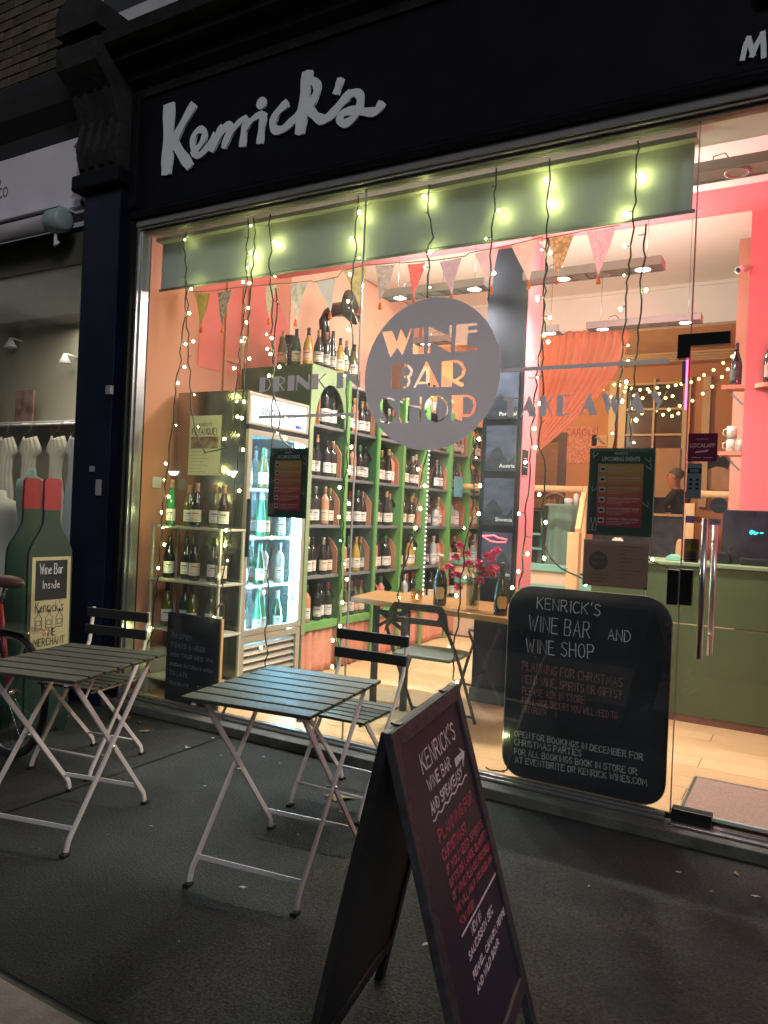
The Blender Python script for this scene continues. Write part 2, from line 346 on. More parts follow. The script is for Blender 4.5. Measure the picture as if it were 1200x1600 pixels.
bx('roof', STONE, far, -20.3, 20.3, -15.2, -13.7, 8, 8.3)
WGL = mat('dim_window', (0.03, 0.03, 0.035), 0.3)
for i in range(9):
    for zz in (1.0, 4.2): bx('window', WGL, far, -17+i*4, -15.4+i*4, -14.0, -13.96, zz, zz+1.9)

# ------------------------------------------------------------------ shop building
shop = thing('shop_building', 'black painted wine shop front with white lettering and large glass window', 'shop front', (-2.0, 0, 0))
XL, XR, ZT, ZB = -4.05, 2.3, 3.235, 0.085
# plinth
bx('plinth', CONC, shop, -4.62, 2.6, -0.13, 0.025, 0.0, 0.055, 0.006)
bx('bottom_rail', ALU, shop, XL, -0.54, -0.035, 0.02, 0.058, 0.074, 0.002)
bx('bottom_rail', ALU, shop, XL, -0.54, -0.022, 0.012, 0.076, 0.088, 0.002)
# frame
for (a, b, y0, y1, m) in ((-4.115, -4.088, -0.10, 0.02, BLACKP), (-4.086, -4.066, -0.065, 0.02, ALU), (-4.064, -4.052, -0.04, 0.03, ALU)):
    bx('window_frame', m, shop, a, b, y0, y1, 0.058, 3.30, 0.002)
bx('window_frame', GREYF, shop, -4.064, XR, -0.035, 0.03, 3.237, 3.252, 0.002)
bx('window_frame', ALU, shop, -4.086, XR, -0.055, 0.02, 3.254, 3.266, 0.002)
bx('window_frame', GREYF, shop, -4.115, XR, -0.07, 0.02, 3.268, 3.315, 0.003)
# fascia
bx('fascia', BLACKP, shop, -4.12, XR, -0.045, 0.10, 3.40, 4.16)
MB().prism([(0, 0), (0.075, 0.0), (0.085, 0.03), (0.06, 0.06), (0.0, 0.08)], (-4.12, -0.02, 3.318), (0, -1, 0), (0, 0, 1), (1, 0, 0), XR+4.12).build('moulding', BLACKP, shop)
bx('fascia_stop', BLACKP, shop, -4.15, -4.08, -0.10, 0.0, 3.40, 4.16, 0.004)
MB().prism([(0, 0), (0.06, 0), (0.07, 0.05), (0.13, 0.09), (0.15, 0.15), (0.24, 0.17), (0.25, 0.22), (0.33, 0.24), (0.35, 0.31), (0, 0.36)], (-4.18, 0.0, 4.16), (0, -1, 0), (0, 0, 1), (1, 0, 0), XR+4.18).build('cornice', STONE, shop)
bx('upper_wall', BLACKP, shop, -4.9, XR, 0.06, 0.35, 4.52, 8.0)
# pilaster and console bracket
pil = bx('pilaster', NAVY, shop, -4.56, -4.19, -0.13, 0.10, 0.0, 3.55, 0.006)
bx('plinth_block', NAVY, shop, -4.60, -4.16, -0.17, -0.1325, 0.0, 0.30, 0.01)
bx('pilaster_margin', BLACKP, shop, -4.188, -4.117, -0.06, 0.10, 0.0, 3.40)
bx('capital', BLACKP, shop, -4.62, -4.15, -0.20, 0.08, 3.552, 3.66, 0.012)
con = MB().prism([(0, 0), (0.16, 0.0), (0.20, 0.12), (0.17, 0.3), (0.25, 0.5), (0.38, 0.62), (0.40, 0.75), (0.30, 0.82), (0, 0.84)], (-4.58, 0.0, 3.665), (0, -1, 0), (0, 0, 1), (1, 0, 0), 0.40).build('console_bracket', STONE, shop, 0.008)
for k in range(4):
    MB().prism([(0.01, 0), (0.185, 0.0), (0.222, 0.12), (0.192, 0.3), (0.262, 0.48)], (-4.555+k*0.1, 0.0, 3.70), (0, -1, 0), (0, 0, 1), (1, 0, 0), 0.04).build('flute', STONE, con)
MB().prism([(-0.20, 0), (0.20, 0), (0.20, 0.16), (0, 0.30), (-0.20, 0.16)], (-4.38, -0.40, 4.51), (1, 0, 0), (0, 0, 1), (0, 1, 0), 0.46).build('bracket_cap', STONE, shop)
# upper sash window standing above the cornice
uw = MB()
WHT = mat('white_sash_paint', (0.5, 0.49, 0.52), 0.5, var=0.15, scale=5)
j = at(142, 45, Y=0.0)
bx('upper_window_jamb', WHT, shop, j.x-0.11, j.x-0.04, -0.03, 0.05, j.z-0.05, 7.5, 0.004)
bx('upper_window_jamb', WHT, shop, j.x-0.03, j.x+0.10, -0.01, 0.05, j.z-0.05, 7.5, 0.01)
bx('upper_window_sill', WHT, shop, j.x+0.102, XR, -0.06, 0.055, j.z-0.12, j.z-0.02, 0.006)
bx('upper_window_pane', mat('upper_glass', (0.01, 0.012, 0.012), 0.12), shop, j.x+0.102, XR, 0.02, 0.05, j.z-0.018, 7.5)
# small wall fittings on the pilaster
FIT = mat('grey_plastic', (0.3, 0.3, 0.32), 0.5)
p = at(174, 610, Y=-0.13); bx('sensor_box', FIT, shop, p.x-0.025, p.x+0.025, -0.16, -0.131, p.z-0.03, p.z+0.03, 0.003)
p = at(146, 733, Y=-0.13); bx('sensor_box', FIT, shop, p.x-0.02, p.x+0.02, -0.15, -0.131, p.z-0.02, p.z+0.02, 0.003)
p = at(156, 762, Y=-0.13); bx('door_bell', mat('bell_plate', (0.5, 0.42, 0.45), 0.35, 0.3), shop, p.x-0.022, p.x+0.022, -0.15, -0.131, p.z-0.055, p.z+0.055, 0.003)

# panes (three big sheets and the door)
for a, b in ((XL+0.002, -2.296), (-2.290, -0.518)):
    bx('glass_pane', PANE, shop, a, b, -0.006, 0.006, 0.09, 3.236)
bx('glass_pane', PANE, shop, -0.512, XR, -0.006, 0.006, 2.215, 3.236)
JNT = mat('pane_edge', (0.50, 0.52, 0.50), 0.25, var=0.1, scale=3)
bx('pane_joint', JNT, shop, -2.2955, -2.2905, -0.007, 0.007, 0.09, 3.236)
bx('pane_joint', mat('door_edge_chrome', (0.65, 0.62, 0.66), 0.2, 0.7), shop, -0.5175, -0.5125, -0.008, 0.008, 0.09, 3.236)
bx('threshold', ALU, shop, -0.50, 1.2, -0.07, 0.06, 0.058, 0.066, 0.001)
bx('threshold_channel', STEEL, shop, -0.30, 1.2, -0.035, -0.01, 0.067, 0.075, 0.001)
bx('side_wall', BLACKP, shop, 2.3, 2.7, -0.2, 7.6, 0.0, 4.5)

# name board lettering: Kenrick's (raised letters)
K3 = lambda x, y: at(230+x/3.0, 90+y/3.0, Y=-0.047)
def stroke3(m, pts, w, i, sm=2):
    P = [Vector(p) for p in pts]
    for _ in range(sm):
        Q = [P[0]]
        for a, b in zip(P, P[1:]): Q += [a*0.75+b*0.25, a*0.25+b*0.75]
        Q.append(P[-1]); P = Q
    W3 = [K3(p.x, p.y) for p in P]
    ws = [w*0.00185*(0.9+0.1*math.sin(k)) for k in range(len(W3))]
    ribbon(m, [(q.x, q.z) for q in W3], [ww*(K3(P[0].x, P[0].y)-EYE).length/4.95 for ww in ws], (0, -0.060, 0), UX, UZ, NY, i*0.0006)
    for q in (W3[0], W3[-1]): m.prism(arc(q.x, q.z, ws[0]*0.5, 0, 360, 12)[:-1], (0, -0.060-i*0.0006, 0), UX, UZ, NY, 0.0002)
KS = [
 ('K', [([(107, 245), (104, 400), (96, 528)], 48), ([(216, 236), (160, 335), (126, 405)], 34), ([(122, 385), (165, 455), (200, 505)], 36)]),
 ('e', [([(222, 452), (262, 405), (278, 362), (262, 336), (232, 352), (215, 400), (226, 452), (250, 468), (290, 425), (320, 372)], 24)]),
 ('n', [([(308, 432), (334, 370), (352, 328), (352, 350)], 24), ([(310, 430), (350, 358), (388, 312), (398, 330), (380, 372), (368, 416)], 26), ([(372, 410), (408, 340), (448, 296), (462, 292)], 22)]),
 ('r', [([(452, 406), (458, 350), (470, 300)], 28), ([(462, 340), (500, 290), (540, 268)], 22)]),
 ('i', [([(534, 392), (541, 330), (550, 275)], 28), ('dot', 46)]),
 ('c', [([(652, 224), (612, 262), (590, 310), (600, 345), (640, 345), (690, 298), (722, 262)], 30)]),
 ('k', [([(754, 92), (742, 200), (722, 340)], 44), ([(752, 115), (792, 112), (806, 150), (786, 200), (762, 240)], 30), ([(765, 248), (800, 285), (830, 300), (870, 275), (910, 225), (950, 180)], 34)]),
 ('apostrophe', [([(908, 116), (894, 160)], 28)]),
 ('s', [([(948, 180), (985, 165), (1006, 185), (1000, 240), (968, 295), (930, 318), (904, 300), (920, 262), (975, 250), (1040, 262), (1082, 258), (1098, 228)], 30)]),
]
nb = thing('shop_name_sign', 'white hand-lettered Kenrick\'s name on the black fascia above the window', 'sign', (-3.0, -0.06, 3.7))
for nm, sts in KS:
    m = MB()
    for i, (pts, w) in enumerate(sts):
        if pts == 'dot': q = K3(540, 218); m.prism(arc(q.x, q.z, 0.038, 0, 360, 24)[:-1], (0, -0.060, 0), UX, UZ, NY, 0.0002)
        else: stroke3(m, pts, w, i)
    vv = list(m.v); ff = list(m.f)
    # give the letter its depth: the same face 12 mm behind
    b = MB(); b.add(vv, ff); b.add([(q[0], q[1]+0.012, q[2]) for q in vv], ff)
    ob = b.build('letter', SIGNW, nb, label='raised white letter '+nm)
# start of the second name on the right ("M")
sg = thing('second_fascia_lettering', 'white hand-lettered M at the right end of the black fascia', 'sign', (-0.35, -0.06, 3.5))
m = MB(); K4 = lambda x, y: at(1040+x/7.5, y/7.5, Y=-0.047)
for i, pts in enumerate([[(905, 705), (935, 560), (975, 465)], [(975, 470), (1010, 590), (1025, 660)], [(1015, 670), (1070, 540), (1140, 420)], [(1140, 410), (1150, 550), (1152, 680)]]):
    P = [K4(*q) for q in pts]; ribbon(m, [(q.x, q.z) for q in P], 0.022, (0, -0.060, 0), UX, UZ, NY, i*0.0006)
m.build('letter', SIGNW, sg)
m = MB(); q = K4(1190, -30); m.lathe([(0.0, 0), (0.045, 0)], (0, 0, 0), 20)
m.v = [(q.x+a, -0.062, q.z+b) for a, b, c in m.v]; m.build('letter', SIGNW, sg)

# ------------------------------------------------------------------ lettering on the glass
VY = -0.0078
cs = thing('round_window_sign', 'big round frosted grey disc on the glass with WINE BAR SHOP cut out', 'sign', (-1.86, VY, 2.17))
P5 = lambda x, y: (lambda q: (q.x, q.z))(at(560+x/5.4545, 460+y/5.4545, Y=VY))
LTR = [
 [(203, 318), (288, 312), (326, 405), (362, 290), (412, 388), (440, 292), (462, 290), (375, 520), (334, 452), (273, 540)],
 [(475, 292), (560, 285), (556, 508), (463, 510)],
 [(600, 270), (775, 358), (778, 262), (800, 262), (785, 498), (617, 402), (612, 500), (592, 500)],
 [(835, 257), (1012, 243), (1017, 262), (935, 273), (934, 306), (1012, 300), (1016, 322), (932, 330), (926, 456), (1012, 448), (1017, 470), (823, 487)],
 [(285, 600), (375, 588), (430, 600), (466, 640), (456, 690), (437, 705), (446, 740), (430, 780), (400, 803), (280, 808)],
 [(368, 612), (420, 620), (445, 650), (430, 690), (366, 695)], [(364, 712), (415, 712), (426, 742), (405, 780), (362, 787)],
 [(582, 562), (690, 788), (604, 788), (578, 762), (500, 768), (488, 795), (468, 797)], [(575, 640), (518, 742), (577, 744)],
 [(710, 572), (830, 560), (890, 578), (917, 640), (902, 692), (850, 735), (902, 762), (890, 786), (862, 782), (798, 742), (794, 785), (708, 787)],
 [(806, 578), (850, 585), (892, 630), (876, 690), (830, 722), (803, 722)],
 [(312, 893), (308, 909), (265, 893), (245, 915), (300, 975), (322, 1030), (300, 1080), (250, 1103), (200, 1095), (172, 1065), (180, 1052), (210, 1080), (240, 1085), (240, 1060), (190, 985), (178, 935), (205, 890), (260, 878)],
 [(355, 885), (438, 880), (437, 946), (520, 950), (524, 874), (541, 872), (533, 1092), (516, 1092), (520, 966), (436, 964), (433, 1092), (345, 1095)],
 arc(664, 975, 102, 95, 455, 30, 114)[:-1],
 [(662, 1076)]+arc(668, 975, 86, -85, 85, 14, 100)+[(662, 874)],
 [(797, 862), (930, 855), (985, 880), (1005, 940), (985, 1010), (940, 1045), (886, 1040), (880, 1080), (792, 1080)],
 [(890, 872), (935, 872), (978, 905), (984, 955), (955, 1020), (890, 1026)]]
ctr = at(671, 584.5, Y=VY)
disc = [(ctr.x+0.409*math.cos(2*PI*i/72), ctr.z+0.414*math.sin(2*PI*i/72)) for i in range(72)]
filled([disc]+[[P5(*q) for q in lp] for lp in LTR], (0, VY, 0), UX, UZ, NY, 0.0012, VINYL, 'disc', cs)
# deco words beside the disc. each glyph is an outline in a 1 x 1 box (plus holes)
DG = {'D': (0.75, [[(0, 0), (0, 1), (0.3, 1), (0.62, 0.85), (0.75, 0.5), (0.62, 0.15), (0.3, 0)], [(0.36, 0.05), (0.36, 0.95), (0.58, 0.8), (0.69, 0.5), (0.58, 0.2)]]),
 'R': (0.75, [[(0, 0), (0, 1), (0.45, 1), (0.7, 0.85), (0.7, 0.6), (0.45, 0.45), (0.72, 0.05), (0.66, 0), (0.36, 0.42), (0.36, 0)], [(0.36, 0.5), (0.36, 0.94), (0.6, 0.84), (0.63, 0.62), (0.45, 0.5)]]),
 'I': (0.38, [[(0, 0), (0, 1), (0.38, 1), (0.38, 0)]]), 'N': (0.8, [[(0, 0), (0, 1), (0.1, 1), (0.74, 0.42), (0.74, 1), (0.8, 1), (0.8, 0), (0.72, 0), (0.06, 0.6), (0.06, 0)]]),
 'K': (0.85, [[(0, 0), (0, 1), (0.38, 1), (0.38, 0.62), (0.78, 1), (0.85, 0.97), (0.46, 0.58), (0.84, 0.03), (0.78, 0), (0.38, 0.52), (0.38, 0)]]),
 'T': (0.95, [[(0.3, 0), (0.3, 0.9), (0, 0.9), (0, 1), (0.95, 1), (0.95, 0.9), (0.66, 0.9), (0.66, 0)]]),
 'A': (1.0, [[(0, 0), (0.46, 1), (0.56, 1), (1.0, 0), (0.56, 0), (0.44, 0.30), (0.2, 0.30), (0.08, 0)]]),
 'E': (0.75, [[(0, 0), (0, 1), (0.75, 1), (0.75, 0.94), (0.36, 0.94), (0.36, 0.58), (0.7, 0.58), (0.7, 0.52), (0.36, 0.52), (0.36, 0.06), (0.75, 0.06), (0.75, 0)]]),
 'W': (1.25, [[(0, 1), (0.34, 1), (0.52, 0.52), (0.62, 0.98), (0.9, 0.5), (1.17, 1), (1.25, 1), (0.82, 0), (0.74, 0.05), (0.56, 0.42), (0.36, 0)]]),
 'Y': (0.95, [[(0, 1), (0.42, 1), (0.62, 0.55), (0.88, 1), (0.95, 1), (0.6, 0.4), (0.38, 0), (0.28, 0), (0.42, 0.42)]])}
def deco(th, text, px0, py0, px1, py1, hpx):
    a = at(px0, py0, Y=VY); b = at(px1, py1, Y=VY); top = at(px0, py0-hpx, Y=VY)
    h = top.z-a.z; tot = sum((DG[c][0]+0.16) if c != ' ' else 0.45 for c in text)
    k = (b.x-a.x)/(tot-0.16); x = 0
    for c in text:
        if c == ' ': x += 0.45; continue
        w, lps = DG[c]
        filled([[(a.x+(x+p[0])*k, a.z+p[1]*h) for p in lp] for lp in lps], (0, VY, 0), UX, UZ, NY, 0.001, VINYL, 'letter', th)
        x += w+0.16
dk = thing('drink_in_window_lettering', 'frosted grey DRINK IN lettering and bar on the glass left of the disc', 'sign', (-2.8, VY, 2.1))
deco(dk, 'DRINK IN', 405, 613, 562, 608, 23)
a = at(404, 652, Y=VY); b = at(553, 648, Y=VY); bx('bar', VINYL, dk, a.x, b.x, VY-0.0006, VY+0.0006, a.z-0.009, a.z+0.009)
tk = thing('take_away_window_lettering', 'frosted grey TAKE AWAY lettering and bar on the glass right of the disc', 'sign', (-0.9, VY, 2.1))
deco(tk, 'TAKE AWAY', 785, 652, 1042, 646, 31)
a = at(784, 579, Y=VY); b = at(1045, 566, Y=VY); bx('bar', VINYL, tk, a.x, b.x, VY-0.0006, VY+0.0006, a.z-0.010, a.z+0.010)

# ------------------------------------------------------------------ door
door = thing('glass_door', 'frameless glass entrance door with black patch fittings and steel bar handles', 'door', (-0.51, 0, 0.07))
bx('door_pane', PANE, door, -0.506, 0.48, -0.006, 0.006, 0.11, 2.205)
BLK = mat('black_metal', (0.012, 0.012, 0.014), 0.35, 0.2, var=0.2)
pa = at(1058, 560, Y=-0.02); pb = at(1142, 517, Y=-0.02)
MB().prism([(pa.x, pa.z), (-0.516, pa.z), (-0.516, 2.213), (pb.x, 2.213), (pb.x, pb.z), (pa.x, pb.z)], (0, -0.022, 0), UX, UZ, (0, 1, 0), 0.044).build('patch_fitting', BLK, door)
for (a, b, c, d) in ((1042, 890, 1059, 945), (1062, 890, 1081, 946)):
    p = at(a, d, Y=-0.02); q = at(b, c, Y=-0.02); p = at(a, (b+d)/2, Y=-0.02); q = at(c, (b+d)/2, Y=-0.02)
    z0 = at((a+c)/2, d, Y=-0.02).z; z1 = at((a+c)/2, b, Y=-0.02).z
    bx('lock_plate', BLK, door, p.x, q.x, -0.024, 0.024, z0, z1, 0.002)
p = at(1048, 1290, Y=-0.02); q = at(1111, 1305, Y=-0.02)
bx('floor_hinge', BLK, door, p.x, q.x, -0.030, 0.030, 0.062, 0.122, 0.003)
bx('bottom_strip', mat('seal_strip', (0.45, 0.5, 0.46), 0.4), door, -0.50, 0.48, -0.008, 0.008, 0.095, 0.1095)
h0 = at(1098, 1030, Y=-0.06); h1 = at(1098, 810, Y=-0.06)
hx = at(1098, 900, Y=-0.06).x
for yy, dx in ((-0.06, 0.0), (0.06, 0.03)):
    hd = MB().tube([(hx+dx, yy, h0.z), (hx+dx, yy, h1.z)], 0.0135, 12).build('handle', STEEL, door)
    for zz in (h0.z+0.1, h1.z-0.1): MB().tube([(hx+dx, yy, zz), (hx+dx, 0.0, zz)], 0.008, 8).build('standoff', STEEL, hd)
# ------------------------------------------------------------------ neighbour shop
nei = thing('neighbour_shop_building', 'pale neighbouring dress shop with white fascia and rolled awning', 'shop front', (-6.5, 0, 0))
BRICKB = mat('brick_bed', (0.06, 0.05, 0.035), 0.95)
BRI = [mat('stock_brick_%d' % k, c, 0.9, var=0.35, scale=14, bump=0.4, bscale=40) for k, c in enumerate([(0.075, 0.055, 0.028), (0.05, 0.04, 0.022), (0.09, 0.066, 0.036)])]
bx('wall', BRICKB, nei, -9.0, -4.91, 0.01, 0.35, 4.42, 8.0)
bme = [MB().box(-0.105, 0.105, -0.012, 0.012, -0.0325, 0.0325).mesh('brick', b) for b in BRI]
z = 4.46; row = 0; nb_ = 0
while z < 6.1:
    x = -7.0 + (0.11 if row % 2 else 0)
    while x < -5.02:
        o = bpy.data.objects.new('brick', random.choice(bme)); C.objects.link(o); o.parent = nei; o.location = Vector((x, 0.004+random.uniform(-0.003, 0.003), z))-Vector(nei.location); nb_ += 1
        x += 0.222
    z += 0.077; row += 1
NEW = mat('neighbour_fascia_white', (0.66, 0.63, 0.68), 0.6, var=0.08, scale=3)
NEWD = mat('neighbour_trim', (0.016, 0.015, 0.018), 0.6, var=0.2)
MB().prism([(0, 0.0), (-0.10, 0.03), (-0.06, 0.10), (-0.04, 0.28), (-0.10, 0.40), (-0.02, 0.455), (0.0, 0.46), (-4.3, 0.46), (-4.3, 0.0)], (-4.66, -0.09, 3.545), (1, 0, 0), (0, 0, 1), (0, 1, 0), 0.08).build('fascia', NEW, nei)
bx('fascia_backing', mat('lilac_panel', (0.2, 0.18, 0.22), 0.6), nei, -9.0, -4.63, -0.005, 0.06, 3.50, 4.04)
MB().prism([(0, 0), (0.10, 0.0), (0.12, 0.10), (0.22, 0.2), (0.26, 0.32), (0.28, 0.40), (0, 0.42)], (-9.0, 0.05, 4.045), (0, -1, 0), (0, 0, 1), (1, 0, 0), 4.42).build('cornice', NEWD, nei)
for z0, z1, y0 in ((3.49, 3.538, -0.11), (3.455, 3.485, -0.08)): bx('moulding', NEW, nei, -9.0, -4.63, y0, 0.04, z0, z1, 0.006)
bx('window_head', mat('window_head_paint', (0.09, 0.085, 0.075), 0.7), nei, -9.0, -4.58, 0.0, 0.08, 3.13, 3.36)
bx('glass_pane', PANE, nei, -9.0, -4.60, 0.02, 0.03, 0.35, 3.13)
bx('stall_riser', mat('neighbour_riser', (0.03, 0.035, 0.05), 0.5), nei, -9.0, -4.58, -0.02, 0.08, 0.0, 0.35)
t = at(0, 300, Y=-0.09)
print_text('CO', 0.085, (t.x-0.03, -0.0915, at(8, 308, Y=-0.09).z), UX, UZ, NY, mat('fascia_ink', (0.05, 0.05, 0.05), 0.6), nei, width=0.13)
m = MB(); write(m, 'e', 0.05, 0.008, (at(0, 290, Y=-0.09).x-0.01, -0.0915, at(2, 287, Y=-0.09).z), UX, UZ, NY); m.build('lettering', MATS['fascia_ink'], nei)
aw = thing('rolled_awning', 'rolled cream awning cassette with pale end cap under the white fascia', 'awning', (-6, -0.2, 3.4))
CRM = mat('awning_canvas', (0.30, 0.28, 0.29), 0.7, var=0.35, scale=3, stretch=(0.5, 4, 4))
MB().tube([(-9.0, -0.17, 3.385), (-4.88, -0.17, 3.385)], 0.062, 16).build('roller', CRM, aw)
MB().box(-9.0, -4.72, -0.22, -0.06, 3.462, 3.474).build('hood', NEW, aw)
MB().tube([(-4.86, -0.17, 3.385), (-4.84, -0.17, 3.385), (-4.72, -0.17, 3.385), (-4.70, -0.17, 3.385)], [0.072, 0.085, 0.085, 0.06], 20).build('end_cap', mat('pale_teal_cap', (0.30, 0.38, 0.38), 0.5), aw)
MB().tube([(-4.80, -0.17, 3.30), (-4.80, -0.17, 3.22), (-4.78, -0.19, 3.20), (-4.76, -0.17, 3.23)], 0.012, 8).build('crank_eye', NEW, aw)
# inside the dress shop
BEI = mat('beige_wall_paint', (0.30, 0.28, 0.235), 0.8, var=0.05, scale=2)
w_ = MB().box(-10, -4.75, 1.9, 2.0, 0.0, 3.6).build('wall', BEI); tag(w_, kind='structure')
w_ = MB().box(-4.72, -4.58, 0.11, 7.5, 0.0, 4.4).build('party_wall', BEI); tag(w_, kind='structure')
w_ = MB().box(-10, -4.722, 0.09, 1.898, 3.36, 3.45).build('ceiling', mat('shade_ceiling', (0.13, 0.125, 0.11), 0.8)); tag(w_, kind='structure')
w_ = MB().box(-10, -4.722, 0.09, 1.898, 0.0, 0.1).build('floor', mat('shop_floor_grey', (0.15, 0.15, 0.14), 0.8)); tag(w_, kind='structure')
dl = bpy.data.lights.new('dress_shop_fill', 'AREA'); dl.energy = 62.0; dl.size = 1.6; dl.color = (1, 0.90, 0.70)  # fill light added to brighten the dress shop
do = bpy.data.objects.new('dress_shop_fill', dl); C.objects.link(do); do.location = (-6.4, 1.0, 3.3)
# ------------------------------------------------------------------ wine shop interior: the room
SAL = mat('terracotta_wall_paint', (0.56, 0.24, 0.16), 0.75, var=0.06, scale=2)
CRE = mat('cream_ceiling_paint', (0.80, 0.73, 0.63), 0.85, var=0.03, scale=2)
PNK = mat('pink_wall_paint', (0.72, 0.20, 0.22), 0.7, var=0.05, scale=2)
CORAL = mat('coral_painted_shape', (0.66, 0.17, 0.15), 0.75, var=0.05)
PEACH = mat('peach_painted_shape', (0.78, 0.50, 0.37), 0.75, var=0.05)
OCH = mat('ochre_back_wall', (0.50, 0.24, 0.11), 0.8, var=0.08, scale=2)
FH = 0.08
def st(name, m, *b, bevel=0):
    o = MB().box(*b).build(name, m, None, bevel); return tag(o, kind='structure')
wl_ = st('wall', SAL, -4.575, -4.12, 0.10, 7.5, FH, 3.9)
# painted geometric shapes on the left wall (thin coats of paint standing 2 mm proud)
for i, (pts, m_) in enumerate([([(0.6, 2.45), (1.7, 2.45), (1.7, 3.0), (1.35, 3.42), (0.6, 3.48)], CORAL), ([(1.72, 2.75), (2.7, 2.45), (4.2, 2.45), (4.2, 3.78), (1.72, 3.78)], PEACH), ([(4.22, 2.2), (7, 2.2), (7, 3.0), (4.22, 3.2)], CORAL)]):
    MB().prism(pts, (-4.118, 0, 0), (0, 1, 0), (0, 0, 1), (1, 0, 0), 0.002).build('painted_shape', m_, wl_)
am = at(378, 520, X=-4.115); a2 = at(352, 520, X=-4.115)
for yy in (am.y, am.y+0.07, a2.y): MB().box(-4.119, -4.098, yy-0.012, yy+0.012, FH, 3.2).build('wall_moulding', SAL, wl_)
MB().box(-4.119, -4.100, a2.y+0.013, am.y-0.013, 2.55, 2.58).build('wall_moulding', SAL, wl_)
bx('socket_plate', mat('white_plastic', (0.7, 0.7, 0.68), 0.4), wl_, -4.119, -4.11, 0.20, 0.28, 1.5, 1.58, 0.002)
st('wall', PNK, 1.3, 1.5, 0.10, 7.5, FH, 3.9)
bw = st('wall', OCH, -4.12, 1.3, 7.4, 7.6, FH, 4.0)
st('ceiling', CRE, -4.12, 1.3, 1.551, 4.29, 3.80, 3.9)
st('ceiling', CRE, -4.12, 1.3, 0.30, 1.399, 3.50, 3.9)
st('ceiling', CRE, -4.12, 1.3, 0.0301, 0.299, 3.262, 3.9)
st('ceiling', mat('ochre_ceiling', (0.55, 0.33, 0.17), 0.8), -4.12, 1.3, 4.41, 7.4, 3.62, 3.9)
st('bulkhead', CRE, -4.12, 1.3, 4.29, 4.409, 3.394, 3.9)
bk = st('bulkhead_moulding', CRE, -4.12, 1.3, 4.265, 4.289, 3.765, 3.799)
st('pink_beam', PNK, -4.12, 1.3, 1.40, 1.55, 3.39, 3.9)
fl = thing('wooden_floor', None, None, (0, 0, 0.04), kind='structure')
bx('subfloor', mat('floor_joint', (0.10, 0.06, 0.03), 0.8), fl, -4.12, 1.3, 0.03, 7.4, 0.0, 0.0755)
OAK = [mat('oak_laminate_%d' % k, c, 0.38, var=0.18, scale=5, kind='noise', stretch=(1.5, 14, 1), col2=d) for k, (c, d) in enumerate([((0.56, 0.34, 0.16), (0.66, 0.43, 0.22)), ((0.60, 0.38, 0.19), (0.70, 0.47, 0.26)), ((0.52, 0.32, 0.15), (0.62, 0.40, 0.21))])]
pm = [MB().box(-0.598, 0.598, -0.0955, 0.0955, -0.004, 0.0).mesh('plank', k) for k in OAK]
row = 0; y = 0.13
while y < 3.9:
    x = -4.1 + 0.6 + (0.4*(row % 3))-0.4
    while x < 1.2:
        o = bpy.data.objects.new('plank', random.choice(pm)); C.objects.link(o); o.parent = fl; o.location = (x, y, 0.08-0.04+random.uniform(-0.0003, 0.0003))
        x += 1.2
    y += 0.193; row += 1
mt = thing('entrance_mat', 'brown sunken door mat in an aluminium frame inside the glass door', 'door mat', (0.05, 0.33, 0.08))
bx('mat', mat('mat_coir', (0.30, 0.20, 0.155), 0.95, var=0.2, scale=90, bump=0.5, bscale=300), mt, -0.475, 0.56, 0.045, 0.60, 0.0815, 0.088)
for b in ((-0.49, -0.476, 0.03, 0.615), (0.561, 0.575, 0.03, 0.615)): bx('frame', STEEL, mt, b[0], b[1], b[2], b[3], 0.0815, 0.0905, 0.001)
for b in ((0.030, 0.044), (0.601, 0.615)): bx('frame', STEEL, mt, -0.475, 0.56, b[0], b[1], 0.0815, 0.0905, 0.001)

# raised back room: platform, steps
MINT = mat('mint_paint', (0.16, 0.36, 0.27), 0.6, var=0.06)
PLF = mat('platform_front_peach', (0.62, 0.42, 0.28), 0.8, var=0.06)
pf = thing('raised_back_floor', None, None, (-2, 5, 0), kind='structure')
bx('platform_front', PLF, pf, -4.11, -2.12, 4.0, 4.06, FH+0.001, 0.86)
bx('platform_front', PLF, pf, -1.3, 1.29, 4.0, 4.06, FH+0.001, 0.86)
bx('platform_floor', mat('dark_boards', (0.16, 0.09, 0.05), 0.6), pf, -4.11, 1.29, 4.061, 7.39, 0.80, 0.86)
bx('nosing', MINT, pf, -4.11, -2.12, 3.97, 4.06, 0.861, 0.93, 0.004)
bx('skirting', MINT, pf, -4.11, -2.12, 3.975, 3.999, 0.66, 0.72, 0.004)
for i in range(4):
    bx('step', MINT, pf, -2.11, -1.31, 3.0+i*0.27, 4.06, FH+0.001+i*0.19, FH+(i+1)*0.19, 0.006)
PINE = mat('pine_rail', (0.62, 0.36, 0.16), 0.5, var=0.12, scale=4, stretch=(8, 8, 1))
bn = thing('stair_banister', 'pale pine banister with newel post beside the steps to the back room', 'banister', (-2.1, 3.5, FH))
q = at(895, 950, Y=3.2); top = at(895, 832, Y=3.2)
bx('newel_post', PINE, bn, q.x-0.065, q.x+0.04, 3.15, 3.25, FH+0.001, top.z, 0.004)
u1 = at(915, 765, Y=4.05); bx('upper_post', PINE, bn, u1.x-0.025, u1.x+0.025, 4.02, 4.07, 0.862, u1.z+0.03, 0.003)
MB().bar((q.x, 3.25, top.z+0.01), (u1.x, 4.0, u1.z-0.05), 0.05, 0.06).build('handrail', PINE, bn, 0.006)
MB().tube([(-4.0, 4.04, u1.z), (u1.x-0.03, 4.04, u1.z)], 0.035, 12).build('top_rail', PINE, bn)
bn2 = thing('bar_banister', 'pale pine rail and post behind the bar near the pink pier', 'banister', (-0.9, 4.1, 0.86))
a = at(1092, 772, Y=4.1); b = at(1150, 774, Y=4.1)
